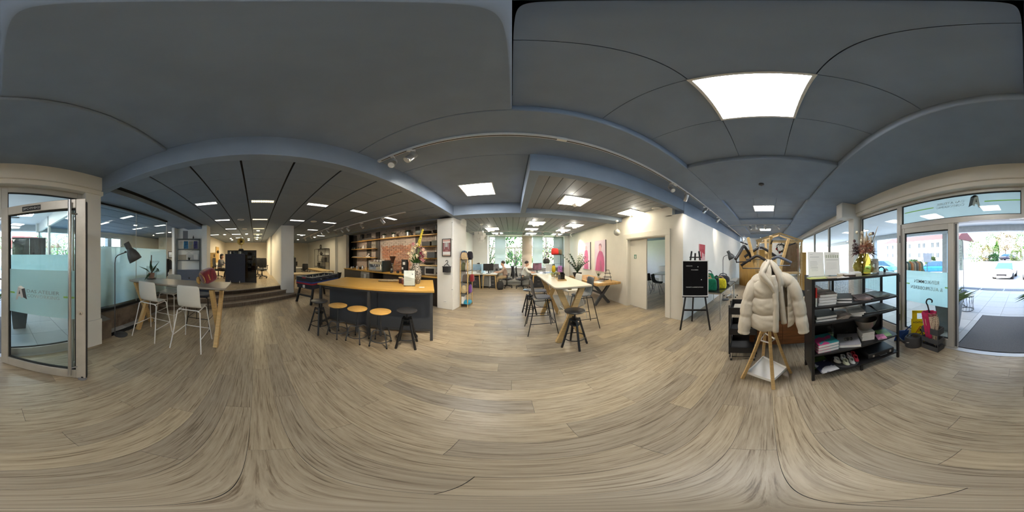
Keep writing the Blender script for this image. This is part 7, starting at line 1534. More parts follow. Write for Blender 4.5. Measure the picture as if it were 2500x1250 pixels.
bk('magazine with green cover on the lowest shelf', -.44,.24,.131,.21,.27,.006,.05,gc,None,'magazine'); bk('dark blue and white magazine in front on the lowest shelf', -.41,.12,.137,.21,.26,.006,.2,mat('navy_white_cover', (.03,.035,.08), .5, col2=(.6,.6,.62), scale=5, lo=.5, hi=.53),None,'magazine')
t2 = thing('display_disc', 'dark slate disc under the baby shoes on the lowest shelf', 'tray', S(-.14,.17,.131)); obj('disc', MB().lathe([(.17,0),(.17,.008),(0,.009)],30), mat('slate', (.04,.04,.045), .6), t2); obj('rim', MB().tube([(math.cos(k*PI/15)*.168,math.sin(k*PI/15)*.168,.008) for k in range(30)],.004,6,closed=True), dgrey, t2)
shoe_proto = {}
def baby_shoe(lab, lx, ly, a, c):
    t = thing('baby_shoe', lab, 'baby shoe', S(lx,ly,.141), SR2+a, 'baby shoes on the lowest shelf'); m = mat('shoe_'+lab[:12].replace(' ','_'), c, .7, sheen=.2)
    def f(u, v):
        q = 2*PI*u; k = math.sin(v*PI*.5); x = .030*math.sin(q)*(1.05-.25*v); y = -.055*math.cos(q)*(1-.38*v)+.012*v; z = .062*v
        if math.cos(q) > .2: z *= 1-.45*math.cos(q); 
        return (x, y, z)
    obj('upper', MB().grid(f, 18, 8, cu=True), m, t, solid=.004); obj('sole', MB().prism([(.031*math.sin(2*PI*k/16), -.057*math.cos(2*PI*k/16)) for k in range(16)],0,.006), m, t); obj('cuff', MB().tube([f(k/16,1.0) for k in range(16)],.005,6,closed=True), m, t)
for lab, lx, ly, a, c in (('ivory baby shoe at the left back of the slate disc',-.24,.17,.5,(.62,.60,.54)),('pale yellow baby shoe at the front left',-.165,.09,.3,(.62,.62,.46)),('white baby shoe in the middle of the disc',-.15,.20,.2,(.66,.68,.66)),('light grey baby shoe at the front right',-.09,.09,.2,(.58,.58,.55)),('pale pink baby shoe at the back of the disc',-.06,.21,.3,(.60,.50,.50)),('red baby shoe at the front right edge',-.02,.12,.0,(.50,.02,.05)),('dark red baby shoe behind the front red one',.0,.22,.2,(.38,.01,.03))): baby_shoe(lab, lx, ly, a, c)
t2 = thing('briefcase', 'black briefcase lying flat on the lowest shelf', 'briefcase', S(.33,.19,.131), SR2-.06); obj('case', MB().bx(-.2,.2,-.15,.15,0,.085), mat('black_case', (.02,.02,.022), .4), t2, bevel=.012); obj('handle', MB().tube([(-.055,-.15,.045),(-.05,-.185,.04),(.05,-.185,.04),(.055,-.15,.045)],.007,6), dgrey, t2); obj('seam', MB().bx(-.201,.201,-.151,.151,.040,.045), dgrey, t2)
for x in (-.13,.13): obj('latch', MB().bx(x-.012,x+.012,-.156,-.150,.025,.06), steel, t2)
# on top
def stand_sheet(lab, lx, ly, w, h, a, lines, col=0):
    t = thing('paper_stand', lab, 'sign', S(lx,ly,1.36), SR2+a); obj('holder', MB().box((0,0,h/2+.004),(w+.01,.004,h),rx=-.1).bx(-w/2,w/2,-.02,.05,0,.004), clearv, t); obj('sheet', MB().box((0,-.004,h/2+.006),(w,.002,h-.01),rx=-.1), paper, t)
    mb = MB()
    for z, x0, x1, th in lines: mb.box(((x0+x1)/2*w,-.006+(z-.5)*h*.1,z*h),((x1-x0)*w,.0012,th),rx=-.1)
    stuff(obj('text_line', mb, lgrey, t)); return t
ln = [(.9,-.38,-.2,.004)]+[(.80,-.38,.2,.006)]+[(.62-.05*k,-.38,.05+.03*(k%3),.003) for k in range(6)]+[(.38-.06*k,-.3,.1,.003) for k in range(3)]
a1 = stand_sheet('white notice with blue round logo in a stand on the black shelf', -.50,.18,.20,.285, .22, ln); obj('round_logo', MB().box((.06,-.0085+.018,.215),(.026,.0012,.026),rx=-.1), mat('blue_dot', (.10,.16,.30), .5), a1)
a2 = stand_sheet('white notice with a row of pictograms in a stand on the black shelf', -.29,.22,.20,.285, .1, [(.92,-.2,.2,.004),(.68,-.4,.4,.006)]+[(.55-.05*k,-.38,.3,.002) for k in range(6)]); mb = MB()
for k in range(6): mb.box((-.075+k*.03,-.006+.0075,.235),(.018,.0015,.035),rx=-.1)
stuff(obj('pictogram', mb, mat('sage_print', (.45,.48,.38), .6), a2))
stand_sheet('grey standing flyer right of the amber vase', .33,.22,.12,.20, -.2, [(.85,-.4,.4,.004),(.5,-.2,.2,.09)])
for k, (lx, ly, w, d, h, a, m, lab) in enumerate(((-.52,.07,.20,.11,.004,.15,mat('lime_leaflet', (.52,.55,.16), .6),'lime leaflet overhanging the left front corner of the black shelf'),(-.46,.14,.2,.11,.005,.3,mat('olive_leaflet', (.5,.5,.3), .6),'olive leaflet behind the lime one on the shelf top'),(-.33,.06,.16,.1,.008,0,mat('tan_leaflet', (.5,.42,.33), .6),'tan leaflet pile in front of the notices'),(-.24,.05,.15,.09,.006,.1,paper,'white leaflet pile in front of the notices'))): sheet('leaflet', lab, 'leaflet', *S(lx,ly,1.36), w, d, SR2+a, m, h)
for k, (lx, ly, w, d, h, m, lab) in enumerate(((-.18,.17,.11,.09,.035,mat('cream_box', (.6,.53,.4), .7),'cream card box at the back of the shelf top'),(-.13,.08,.13,.09,.035,mat('brown_box', (.07,.045,.035), .5),'dark brown card box at the front of the shelf top'),(-.03,.12,.13,.11,.05,mat('ivory_box', (.66,.62,.5), .6),'ivory card box next to the amber vase'))):
    t2 = thing('card_box', lab, 'box', S(lx,ly,1.36), SR2-.15); obj('tray', MB().bx(-w/2,w/2,-d/2,d/2,0,h*.7), m, t2); obj('cards', MB().bx(-w/2+.006,w/2-.006,-d/2+.006,d/2-.006,h*.7,h), paper, t2)
am = glassmat('amber_glass', (.86,.80,.52), refl=1.6)
t = thing('amber_vase', 'bulbous amber glass vase with dried flowers on the black shelf', 'vase', S(.15,.21,1.36)); obj('glass', MB().lathe([(.085,0),(.09,.012),(.125,.045),(.148,.09),(.145,.125),(.11,.19),(.072,.235),(.068,.26),(.076,.27),(.072,.27),(.064,.255),(.068,.235),(.105,.188),(.138,.125),(.142,.09),(.12,.05),(.085,.02),(0,.018)],36), am, t)
rb = MB()
for k in range(9): z = .03+.021*k; r = [.116,.131,.143,.150,.149,.143,.130,.115,.098][k]; rb.tube([(math.cos(q*PI/16)*r,math.sin(q*PI/16)*r,z) for q in range(32)],.0016,4,closed=True)
obj('rib', rb, am, t); t.children[-1]['kind'] = 'stuff'
random.seed(30); vx = Vector((math.cos(SR2),math.sin(SR2),0)); vy = Vector((-vx.y,vx.x,0))
straw = mat('straw', (.60,.50,.36), .9, var=.15); blush = mat('blush_dried', (.42,.17,.12), .9, var=.35, scale=18); plum = mat('plum_dried', (.10,.05,.055), .9, var=.3); sand = mat('lunaria', (.62,.55,.42), .6); 
for k in range(22):
    a = random.uniform(-.6,1); h = random.uniform(.42,.60)-.10*abs(a); p = vx*(a*.13)+vy*random.uniform(-.06,.06)
    obj('pampas', MB().tube([(0,0,.05),tuple(p*.5+Vector((0,0,.28))),tuple(p*.85+Vector((0,0,h-.14))),tuple(p*.95+Vector((0,0,h-.05))),tuple(p+Vector((0,0,h)))],[.002,.002,.013,.011,.002],6), straw, t)
obj('pampas', MB().tube([(0,0,.1),tuple(vx*.10+Vector((0,0,.36))),tuple(vx*.17+Vector((0,0,.52))),tuple(vx*.23+Vector((0,0,.66)))],[.002,.002,.008,.003],6), straw, t)
for (a, b, z, r, m, nm) in ((-.14,-.02,.36,.05,plum,'seed_head'),(-.05,-.05,.33,.065,blush,'dried_bloom'),(.04,-.06,.35,.07,blush,'dried_bloom'),(.10,-.02,.33,.06,mat('rose_dried', (.48,.17,.18), .9, var=.3, scale=20),'dried_bloom'),(.0,.04,.36,.07,blush,'dried_bloom'),(.02,-.07,.40,.05,mat('apricot_dried', (.55,.28,.13), .9, var=.3, scale=20),'dried_bloom'),(-.10,.02,.31,.06,plum,'dried_bloom'),(.12,.03,.37,.05,blush,'dried_bloom')):
    mb = MB(); c = vx*a+vy*b+Vector((0,0,z))
    for i in range(80):
        zz = 1-2*(i+.5)/80; q = math.sqrt(1-zz*zz); d_ = Vector((q*math.cos(i*2.4),q*math.sin(i*2.4),zz)); mb.leaf(tuple(c+d_*r*random.uniform(.35,.75)),tuple(d_+Vector((random.uniform(-.6,.6),random.uniform(-.6,.6),random.uniform(-.6,.6)))),r*.42,r*.34)
    obj(nm, mb, m, t)
for k in range(9):
    a = random.uniform(-.12,.14); z = random.uniform(.42,.56); c = vx*a+vy*random.uniform(-.05,.05)+Vector((0,0,z)); obj('pod', MB().ell(tuple(c),(.018,.018,.022),10,7), sand if k < 6 else plum, t); obj('stalk', MB().tube([(0,0,.2),tuple(c)],.0015,5), straw, t)
mb = MB()
for k in range(26):
    s_ = -1 if k % 2 else 1; a = random.uniform(.07,.16); mb.leaf(tuple(vx*s_*a*.6+Vector((0,0,.29))), tuple(vx*s_+vy*random.uniform(-.6,.6)+Vector((0,0,random.uniform(-.5,.4)))), random.uniform(.10,.15), .02)
stuff(obj('eucalyptus', mb, plum, t))
t2 = thing('headphones', 'black curved headband lying at the right end of the shelf top', 'headphones', S(.47,.25,1.36), SR2); obj('band', MB().tube([(-.06,0,.012),(-.055,0,.05),(-.03,0,.075),(.0,0,.083),(.03,0,.075),(.055,0,.05),(.06,0,.012)],.011,8), black, t2); obj('pad', MB().ell((-.06,0,.02),(.012,.03,.02),10,6), black, t2); obj('pad', MB().ell((.06,0,.02),(.012,.03,.02),10,6), black, t2)
# ================================================================ ENTRANCE CORNER
t = thing('watering_can', 'dark grey plastic watering can by the glass door', 'watering can', (1.64,-2.03,0), -az(2225)); wcn = mat('can_grey', (.055,.055,.06), .4, var=.05)
obj('body', MB().lathe([(.13,0),(.135,.01),(.14,.10),(.138,.17),(.125,.20),(.06,.205),(.055,.215),(.05,.215),(.05,.19),(0,.12)],30,e=(1,.8)), wcn, t); obj('opening', MB().lathe([(.048,.2155),(0,.2158)],18,(.03,-.02,0)), black, t)
obj('handle', MB().tube(sm([(-.10,0,.19),(-.07,0,.24),(.02,0,.255),(.10,0,.23),(.155,0,.16),(.15,0,.09),(.12,0,.06)]),.014,8), wcn, t); obj('spout', MB().tube([(-.12,0,.06),(-.20,0,.12),(-.27,.02,.20)],[.026,.02,.015],10), wcn, t); obj('label', MB().bx(-.105,-.065,-.098,-.094,.115,.13), lgrey, t)
t = thing('dustpan', 'blue dustpan leaning behind the watering can', 'dustpan', (1.90,-2.02,0), -az(2202)); bluep = mat('blue_plastic', (.01,.07,.30), .45); obj('pan', MB().add([(-.12,0,.02),(.10,0,.02),(.14,.04,.22),(-.06,.05,.20),(-.12,.02,.018),(.10,.02,.018),(.14,.055,.222),(-.06,.065,.202)],[(0,1,2,3),(7,6,5,4),(0,4,5,1),(1,5,6,2),(2,6,7,3),(3,7,4,0)]), bluep, t); obj('handle', MB().tube([(.06,.045,.2),(.14,.05,.28),(.2,.05,.34)],.012,8), bluep, t); obj('lip', MB().bar((-.12,.01,.0),(.10,.01,.0),.02,.03), black, t)
t = thing('wet_floor_sign', 'yellow folding wet floor sign behind the umbrella', 'warning sign', (1.635,-2.215,0), -az(2229)); ysg = mat('sign_yellow', (.78,.58,.0), .45)
M = Matrix.Rotation(R(86),4,'X'); outline = [(-.15,0),(.15,0),(.125,.62),(-.125,.62)]
mb = MB(); mb.bx(-.155,.155,-.012,.0,0,.47); mb.bx(-.14,-.055,-.012,0,.47,.62); mb.bx(.055,.14,-.012,0,.47,.62); mb.bx(-.14,.14,-.012,0,.58,.63); obj('front_board', mb, ysg, t, rot=(R(-5),0,0)); mb = MB(); mb.bx(-.15,.15,.03,.042,0,.45); obj('back_board', mb, ysg, t, rot=(R(-1),0,0))
f_ = t.children[0]; text('ACHTUNG', .05, black, f_, (-.125,-.014,.40), (R(90),0,0), .22, bold=.001); mb = MB(); tri = [Vector((-.11,-.014,.14)),Vector((.11,-.014,.14)),Vector((0,-.014,.34))]
for i in range(3): mb.bar(tri[i],tri[(i+1)%3],.012,.002,up=(0,1,0))
obj('warning_triangle', mb, mat('sign_red', (.5,.05,.02), .5), f_)
mb = MB(); mb.ell((.0,-.014,.275),(.016,.002,.016),10,6); mb.bar((0,-.014,.26),(.03,-.014,.215),.018,.002,up=(0,1,0)); mb.bar((.03,-.014,.215),(-.02,-.014,.175),.012,.002,up=(0,1,0)); mb.bar((.03,-.014,.215),(.05,-.014,.17),.012,.002,up=(0,1,0)); mb.bar((.005,-.014,.25),(-.04,-.014,.235),.009,.002,up=(0,1,0)); mb.bar((.01,-.014,.25),(.05,-.014,.245),.009,.002,up=(0,1,0)); obj('slip_pictogram', mb, black, f_)
t = thing('umbrella_stand', 'dark grey open umbrella stand at the glass door', 'umbrella stand', (1.345,-2.145,0), R(-4)); us = mat('stand_grey', (.06,.062,.068), .5); w_, d_ = .155, .085
def ring_(z0, z1, th=.005): return MB().bx(-w_,w_,-d_,-d_+th,z0,z1).bx(-w_,w_,d_-th,d_,z0,z1).bx(-w_,-w_+th,-d_+th,d_-th,z0,z1).bx(w_-th,w_,-d_+th,d_-th,z0,z1)
obj('base_tray', ring_(0,.09).bx(-w_,w_,-d_,d_,0,.006), us, t); obj('middle_band', ring_(.15,.24), us, t); obj('top_band', ring_(.32,.43), us, t)
for sx in (-1,1): obj('corner_post', MB().box((sx*(w_-.008),d_-.008,.215),(.012,.012,.43)), us, t)
t = thing('umbrella', 'furled cream and pink dotted umbrella with black crook handle in the stand', 'umbrella', (1.36,-2.14,.02), -az(2265)); um = bpy.data.materials.new('dotted_fabric'); um.use_nodes = True; tt = um.node_tree; pp = tt.nodes['Principled BSDF']
vo = tt.nodes.new('ShaderNodeTexVoronoi'); vo.inputs['Scale'].default_value = 34; vo.inputs['Randomness'].default_value = .15; tcx = tt.nodes.new('ShaderNodeTexCoord'); tt.links.new(tcx.outputs['Object'], vo.inputs['Vector'])
vr = tt.nodes.new('ShaderNodeValToRGB'); vr.color_ramp.interpolation = 'CONSTANT'; vr.color_ramp.elements[0].color = (.12,.06,.05,1); vr.color_ramp.elements[1].position = .30; vr.color_ramp.elements[1].color = (.70,.55,.40,1); tt.links.new(vo.outputs['Distance'], vr.inputs[0]); tt.links.new(vr.outputs[0], pp.inputs['Base Color']); pp.inputs['Roughness'].default_value = .8
pkf = mat('raspberry_fabric', (.50,.02,.10), .8)
ax = Vector((.10,.0,.72)); tip = Vector((.06,0,.0)); top = Vector((-.045,0,.72))
def fu(u, v):
    q = 2*PI*u; c = tip+(top-tip)*(.06+.86*v); r = .018+.098*min(1,v*1.5)*(1+.16*math.sin(q*8))*(1 if v < .9 else .9); return (c.x+r*math.cos(q), c.y+r*.7*math.sin(q), c.z)
obj('canopy', MB().grid(fu, 48, 14, cu=True), um, t, solid=.003); 
def fu2(u, v):
    q = 2*PI*(u*.36+.36); c = tip+(top-tip)*(.30+.63*v); r = .114*(1+.10*math.sin(q*8)); return (c.x+r*math.cos(q), c.y+r*.75*math.sin(q), c.z)
obj('canopy_panel', MB().grid(fu2, 18, 8), pkf, t, solid=.003); obj('canopy_hem', MB().grid(lambda u,v: fu(u, .90+.13*v), 48, 3, cu=True), pkf, t, solid=.004)
obj('handle', MB().tube(sm([tuple(tip+(top-tip)*.9),(-.062,0,.78),(-.085,0,.835),(-.07,0,.885),(-.03,0,.895),(.005,0,.87),(.0,0,.835)]),.0115,10), black, t); obj('tip', MB().cyl((.06,0,0),(.053,0,.06),.006,n=8), steel, t)
t = thing('door_mat', 'large grey entrance mat lying outside the open door', 'door mat', (.50,-3.20,.0)); obj('pile', MB().bx(-.54,.54,-.86,.84,0,.010), mat('mat_pile', (.13,.13,.135), 1, var=.25, scale=90, bump=.6, bscale=200), t); obj('edge', MB().bx(-.56,.56,-.88,.86,0,.006), rubber, t)
# ================================================================ STREET
def shrub(lab, x, y, z, r, n, L, m, seed, e=(1,1,1), name='shrub', grp=None, trunk=None):
    t = thing(name, lab, 'tree' if trunk else 'shrub', (x,y,z), 0, grp); random.seed(seed); mb = MB(); zc = (trunk or 0)+r*e[2]*.9
    for i in range(n):
        d = Vector((random.gauss(0,1),random.gauss(0,1),random.gauss(0,1))).normalized(); k = random.uniform(.45,1)**.5*(1+.18*math.sin(d.x*5+seed)+.15*math.sin(d.z*6+d.y*5))
        p = Vector((d.x*r*e[0]*k, d.y*r*e[1]*k, zc+d.z*r*e[2]*k))
        if p.z < .02: continue
        mb.leaf(tuple(p), tuple(d+Vector((random.uniform(-.8,.8),random.uniform(-.8,.8),random.uniform(-.3,.8)))), L*random.uniform(.7,1.3), L*.6, droop=.2)
    stuff(obj('foliage', mb, m, t)); bk_ = mat('bark_%d' % seed, (.16,.11,.08), .9)
    if trunk:
        obj('trunk', MB().tube([(0,0,0),(.04,0,trunk*.5),(0,.03,trunk),(0,0,trunk+r*.8)],[.14*r*.5+.04,.1*r*.5+.03,.08,.03],8), bk_, t)
        for k in range(5): a = k*1.3; obj('branch', MB().tube([(0,0,trunk*.8),(math.cos(a)*r*.3,math.sin(a)*r*.3,trunk+r*.5),(math.cos(a)*r*.6*e[0],math.sin(a)*r*.6*e[1],trunk+r*1.1)],[.06,.04,.02],6), bk_, t)
    else: obj('trunk', MB().cyl((0,0,0),(0,0,r*.6),.05,n=8), bk_, t)
    return t
gl1 = tintmat('garden_leaf', [(.06,.13,.03),(.11,.18,.05),(.2,.21,.06)], .6, .05); gl2 = tintmat('bright_leaf', [(.06,.16,.025),(.12,.24,.045)], .6, .05); gl3 = tintmat('autumn_leaf', [(.2,.17,.06),(.28,.18,.08),(.14,.17,.05)], .6, .05); gl4 = tintmat('deep_leaf', [(.02,.08,.03),(.045,.13,.045),(.09,.2,.07)], .6, .05)
def gy(y): # garden bank height
    return -.35+(.9)*(min(max(-24-y,0),8)/8) if y > -32 else .55+(-32-y)/58*2.45
def at(px, d): a = az(px); return d*math.sin(a), d*math.cos(a)
for px, d, r, e, m, sd_, lab, tr in ((2385,33,2.1,(1.2,1,1),gl1,51,'big yellow-green garden bush left of the stone post',None),(2408,34,1.6,(1,1,1),gl3,52,'rust-tinted garden bush beside the big green bush',None),(2433,34,.75,(.8,.8,2.6),gl2,53,'slim green topiary column in the garden',None),(2426,33,.9,(1.1,1,.8),gl4,54,'low round shrub at the foot of the topiary',None),(2482,34,1.3,(1.1,1,.9),gl1,55,'round pale shrub right of the bare tree',None),(2455,40,2.6,(1.2,1,.8),gl3,56,'loose autumn street tree with white trunk','t'),(2425,46,2.8,(1.2,1,.8),gl2,57,'bright green tree behind the topiary','t'),(2492,46,2.6,(1.2,1,.9),gl2,58,'green tree at the right end of the garden','t'),(2265,32,.9,(.7,.7,1.2),gl1,59,'clipped pale hedge ball before the white building',None),(2277,32,.7,(.8,.8,1),gl1,60,'second clipped hedge ball before the white building',None),(2229,30,.9,(1.2,1,.7),gl2,61,'low green shrub beside the parked cars',None)):
    x, y = at(px, d); shrub(lab, x, y, gy(y), r, 950 if not tr else 1000, .30 if not tr else .42, m, sd_, e, 'garden_tree' if tr else 'shrub', None, 2.2 if tr else None)
# white residential building with red roof
t = thing('white_building', 'long white residential building with red tiled roof across the street', 'building', (31.9,-38.0,.5), R(-6)); ww = mat('white_render', (.62,.61,.59), .8); rf = mat('red_tiles', (.14,.035,.03), .8, var=.2, scale=6, stretch=(8,1,1)); wf = mat('window_dark', (.045,.06,.075), .5, spec=.2)
obj('wall', MB().bx(-16,13.5,-9,0,-1,5.4), ww, t); obj('roof', MB().add([(-16.6,.7,5.3),(14.1,.7,5.3),(14.1,-9.7,5.3),(-16.6,-9.7,5.3),(-16,-4.5,8.2),(13.5,-4.5,8.2)],[(0,1,5,4),(3,4,5,2),(0,4,3),(1,2,5),(0,3,2,1)]), rf, t); obj('gutter', MB().bx(-16.6,14.1,.66,.80,5.18,5.34), wplast, t)
for i, x in enumerate((-14.6,-12.8,-10.4,-8.6,-5.6,-3.8,.2,2.0,5.4,8.6,11.6)):
    for z in (.6,3.3):
        wdw = obj('window', MB().bx(x-.5,x+.5,.0,.06,z,z+1.45), wplast, t); obj('pane', MB().bx(x-.42,x-.03,.06,.075,z+.08,z+1.37).bx(x+.03,x+.42,.06,.075,z+.08,z+1.37), wf, wdw)
t = thing('far_house', 'house with brick-red roof seen through the sidelight beside the dark board', 'building', (-7.5,-30,.0), R(12)); obj('wall', MB().bx(-4,4,-6,0,-.6,3.3), ww, t); obj('roof', MB().add([(-4.6,.6,3.2),(4.6,.6,3.2),(4.6,-6.6,3.2),(-4.6,-6.6,3.2),(-4.6,-3,5.6),(4.6,-3,5.6)],[(0,1,5,4),(3,4,5,2),(0,4,3),(1,2,5),(0,3,2,1)]), rf, t); obj('window', MB().bx(-2.5,-1.4,0,.05,1,2.4), wf, t); obj('window', MB().bx(1.2,2.3,0,.05,1,2.4), wf, t)
for px, d, r, e, m, sd_, lab in ((115,22,2.4,(1,1,1.2),gl4,71,'tall green tree beyond the glazed passage, left one'),(140,19,2.2,(1,1,1.2),gl2,72,'green tree beyond the glazed passage, right one'),(165,20,2.2,(1,1,1.2),gl4,73,'dark green tree nearest the pillar beyond the passage')): x, y = at(px, d); shrub(lab, x, y, -.3, r, 520, .3, m, sd_, e, 'garden_tree', None, 1.2)
# back garden
for x, y, r, e, m, sd_, lab in ((-2.4,17,2.4,(1.1,1,1.1),gl4,81,'green garden tree behind the left back window'),(.3,16,1.9,(1.1,1,.9),gl2,82,'bright green bush behind the back windows'),(2.4,18,2.6,(1.1,1,1.1),tintmat('lime_tree', [(.22,.32,.05),(.34,.42,.08)], .6, .05),83,'lime green tree behind the right back window'),(5.2,17,2.5,(1.1,1,1.1),gl4,84,'green tree right of the back windows'),(-5,19,2.6,(1.1,1,1.1),gl2,85,'bright tree left of the back windows'),(7.4,18.5,2.6,(1.1,1,1.1),gl2,86,'bright tree behind the side room window')): shrub(lab, x, y, 0, r, 900, .30, m, sd_, e, 'garden_tree', 'garden trees behind the back windows', .9)
struct('ground', MB().bx(-30,30,9.5,40,-.1,-.02), mat('lawn', (.14,.26,.06), .9, var=.3, scale=3))
RG = -az(2226)+R(42)
# cars
def car(lab, x, y, z, rz, col):
    t = thing('parked_car', lab, 'car', (x,y,z), rz); pm_ = mat('car_paint_'+lab[:5], col, .25, .1, var=.01); gw = mat('car_glass_'+lab[:5], (.04,.09,.14), .1)
    secs = [(-2.05,.62,.30,.62),(-1.95,.80,.24,.78),(-1.2,.86,.22,.92),(-.3,.87,.22,.95),(.9,.87,.22,.95),(1.8,.82,.24,.92),(2.05,.70,.32,.72)]
    def fb_(u, v):
        s_ = v*(len(secs)-1); i = min(int(s_), len(secs)-2); f = s_-i; y_, w, z0, z1 = [secs[i][k]*(1-f)+secs[i+1][k]*f for k in range(4)]
        a = 2*PI*u; c, s2 = math.cos(a), math.sin(a); p = .45; return (w*abs(c)**p*(1 if c > 0 else -1), y_, (z0+z1)/2+(z1-z0)/2*abs(s2)**p*(1 if s2 > 0 else -1))
    mb = MB().grid(fb_, 28, 14, cu=True); n0 = [tuple(fb_(i/28,0)) for i in range(28)]; mb.add(n0,[tuple(range(28))]); mb.add([tuple(fb_(i/28,1)) for i in range(28)],[tuple(range(28))[::-1]]); obj('body', mb, pm_, t)
    cab_ = [(-1.15,.80,.90),(-.45,.66,1.42),(.85,.66,1.45),(1.75,.74,.92)]; mb = MB()
    vs = []; 
    for y_, w, z_ in cab_: vs += [(-w,y_,z_),(w,y_,z_)]
    vs += [(-.8,-1.15,.88),(.8,-1.15,.88),(-.76,1.75,.88),(.76,1.75,.88)]
    mb.add(vs,[(0,1,3,2),(4,5,7,6)],1); mb.add(vs,[(2,3,5,4)],0); mb.add(vs,[(0,2,4,6),(1,7,5,3)],1); obj('cabin', mb, [pm_, gw], t)
    for sx in (-1,1):
        for y_ in (-1.3,1.3): obj('wheel', MB().cyl((sx*.66,y_,.31),(sx*.88,y_,.31),.31,n=18), rubber, t)
        obj('headlight', MB().ell((sx*.62,-1.97,.66),(.16,.06,.08),10,6), chrome, t); obj('mirror', MB().ell((sx*.93,-.75,.98),(.09,.06,.06),8,6), pm_, t)
    obj('grille', MB().bx(-.42,.42,-2.07,-2.03,.42,.56), black, t); obj('number_plate', MB().bx(-.26,.26,-2.085,-2.06,.34,.43), paper, t); return t
x, y = at(2456,15.2); car('white parked car facing the entrance', x, y, -.44, R(176), (.80,.80,.78)); x, y = at(2462,36); car('dark car in the driveway behind the bare tree', x, y, .62, R(250), (.05,.05,.08)); x, y = at(2280,19); car('blue car parked before the white building', x, y, -.42, R(120), (.03,.20,.42)); x, y = at(2148,20); car('light blue car parked at the left, behind the glass front', x, y, -.42, R(110), (.10,.30,.50)); x, y = at(2523,14.5); car('silver blue car at the right, half hidden by the door leaf', x, y, -.43, R(178), (.30,.42,.52))
# things under the canopy
t = thing('feather_flag', 'pale feather flag on a thin pole outside the open door', 'flag', (2.72,-6.85,0), -az(2346)); obj('pole', MB().tube([(.06,0,0),(.05,0,1.4),(.02,0,2.25),(-.06,0,2.36)],.012,8), dgrey, t); obj('cloth', MB().grid(lambda u,v: (-.075+(u-.5)*.19+.05*(1-v)*.3, .01*math.sin(v*6+u*3), .95+1.38*v), 6, 16), mat('flag_cloth', (.62,.72,.66), .8), t, solid=.004); obj('base', MB().lathe([(.16,0),(.14,.04),(.03,.06)],16,(.06,0,0)), dgrey, t); me = text('ATELIER', .16, inkl, t, (-.135,-.045,2.10), (R(90),R(90),0), .95)
t = thing('wire_side_table', 'round black wire side table with light top outside', 'side table', (1.62,-4.42,0)); obj('top', MB().lathe([(.21,.44),(.215,.45),(.21,.46),(0,.46)],28), wplast, t)
for z in (.01,.43): obj('ring', MB().tube([(math.cos(k*PI/14)*.205,math.sin(k*PI/14)*.205,z) for k in range(28)],.008,6,closed=True), black, t)
for k in range(14): a = k*PI/7; obj('wire', MB().tube([(math.cos(a)*.205,math.sin(a)*.205,.01),(math.cos(a+.18)*.19,math.sin(a+.18)*.19,.22),(math.cos(a)*.205,math.sin(a)*.205,.43)],.005,6), black, t)
t = thing('lounge_chair', 'black wire lounge chair outside behind the closed door leaf', 'chair', (2.10,-4.75,0), R(-60)); 
for s_ in (-1,1): obj('side_frame', MB().tube([(s_*.3,-.3,0),(s_*.3,.3,.42),(s_*.3,.42,.8)],.011,6).tube([(s_*.3,.3,0),(s_*.3,-.3,.42)],.011,6), black, t)
obj('seat', MB().grid(lambda u,v: ((u-.5)*.58, -.28+.58*v if v < .6 else .07+.35*(v-.6)/.4, .40-.08*v if v < .6 else .352+.5*(v-.6)/.4), 6, 10), mat('anthracite_weave', (.04,.04,.045), .8), t, solid=.015)
t = thing('grass_planter', 'tall grey planter with ornamental grass outside the closed leaf', 'planter', (1.48,-3.02,0), R(10)); obj('tub', MB().add([(-.17,-.17,0),(.17,-.17,0),(.17,.17,0),(-.17,.17,0),(-.24,-.24,.62),(.24,-.24,.62),(.24,.24,.62),(-.24,.24,.62)],[(3,2,1,0),(0,1,5,4),(1,2,6,5),(2,3,7,6),(3,0,4,7),(4,5,6,7)]), mat('zinc_grey', (.16,.18,.20), .5, .2, var=.12, scale=4), t, bevel=.008); random.seed(66); mb = MB()
for i in range(260): a = random.uniform(0,6.28); mb.leaf((random.uniform(-.18,.18),random.uniform(-.18,.18),.61),(math.cos(a)*.7,math.sin(a)*.7,1.1),random.uniform(.25,.5),.012,droop=.5)
stuff(obj('grass', mb, tintmat('grass_blade', [(.14,.22,.08),(.30,.34,.18)], .7, .05), t))
t = thing('tall_planter', 'dark tapered planter with a plant seen through the open door leaf', 'planter', (-.40,-3.45,0)); obj('tub', MB().add([(-.13,-.13,0),(.13,-.13,0),(.13,.13,0),(-.13,.13,0),(-.2,-.2,.78),(.2,-.2,.78),(.2,.2,.78),(-.2,.2,.78)],[(3,2,1,0),(0,1,5,4),(1,2,6,5),(2,3,7,6),(3,0,4,7),(4,5,6,7)]), mat('slate_planter', (.06,.065,.08), .5), t, bevel=.006); random.seed(67)
for i in range(16): a = random.uniform(0,6.28); obj('leaf', MB().leaf((0,0,.77),(math.cos(a)*1.3,math.sin(a),.35),random.uniform(.4,.62),.06,droop=.5), leafg, t)
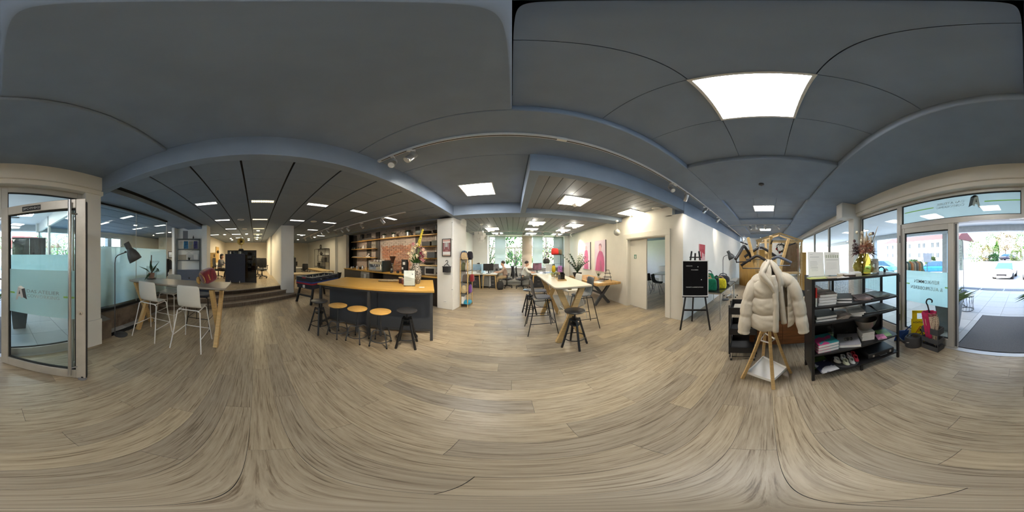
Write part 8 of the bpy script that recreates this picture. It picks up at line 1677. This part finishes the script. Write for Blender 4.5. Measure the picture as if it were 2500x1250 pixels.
t = thing('small_planter', 'small grey block planter farther out behind the closed leaf', 'planter', (3.2,-4.95,0), R(20)); obj('tub', MB().bx(-.2,.2,-.2,.2,0,.42), dgrey, t, bevel=.008); obj('soil', MB().bx(-.18,.18,-.18,.18,.42,.425), mat('soil', (.05,.035,.025), .9), t)
t = thing('info_board', 'large dark glossy board standing outside behind the open door leaf', 'board', (-.92,-5.05,0), R(176)); obj('panel', MB().bx(-.52,.0,-.03,.03,.25,2.16), mat('board_black', (.025,.026,.03), .12, spec=.8), t); obj('panel', MB().bx(.008,.5,-.03,.03,.25,2.14), mat('board_black2', (.03,.031,.034), .12, spec=.8), t); obj('frame', MB().bx(-.54,-.52,-.035,.035,0,2.18).bx(.5,.52,-.035,.035,0,2.18).bx(-.52,.5,-.035,.035,2.14,2.18).bx(-.52,.5,-.035,.035,.22,.25), dgrey, t)
t = thing('clothes_rail', 'outdoor clothes rail under the canopy edge', 'clothes rail', (4.75,-5.75,0), RG); obj('rail', MB().tube([(-.7,0,0),(-.7,0,1.42),(.7,0,1.42),(.7,0,0)],.014,8), dgrey, t); [obj('foot', MB().bx(x-.02,x+.02,-.22,.22,0,.03), dgrey, t) for x in (-.7,.7)]
cols = [((.35,.05,.05),'dark red'),((.42,.34,.25),'beige'),((.10,.16,.15),'teal grey'),((.45,.16,.05),'rust orange'),((.30,.26,.20),'taupe'),((.12,.10,.09),'charcoal'),((.48,.22,.10),'orange brown'),((.16,.20,.14),'olive')]
for k, (c, nm) in enumerate(cols):
    p = on((4.75,-5.75,0), RG, -.56+k*.16, 0, 0); t = thing('hanging_garment', '%s garment hanging on the outdoor clothes rail' % nm, 'garment', p, RG, 'garments on the outdoor rail'); obj('cloth', MB().lathe([(.20,.55),(.21,.8),(.22,1.1),(.20,1.25),(.06,1.35),(.02,1.36)],14,e=(.25,1)), mat('garment_%d' % k, c, .9, var=.2), t); obj('hook', MB().tube([(0,0,1.35),(0,0,1.43),(0,.015,1.445)],.004,6), steel, t)
t = thing('notice_board', 'small grey notice board on a post by the street', 'sign', (8.1,-12.0,-.25), -az(2239)); obj('panel', MB().bx(-.35,.35,-.02,.02,1.3,2.1), mgrey, t); obj('post', MB().bx(-.03,.03,.02,.06,0,1.6), dgrey, t)
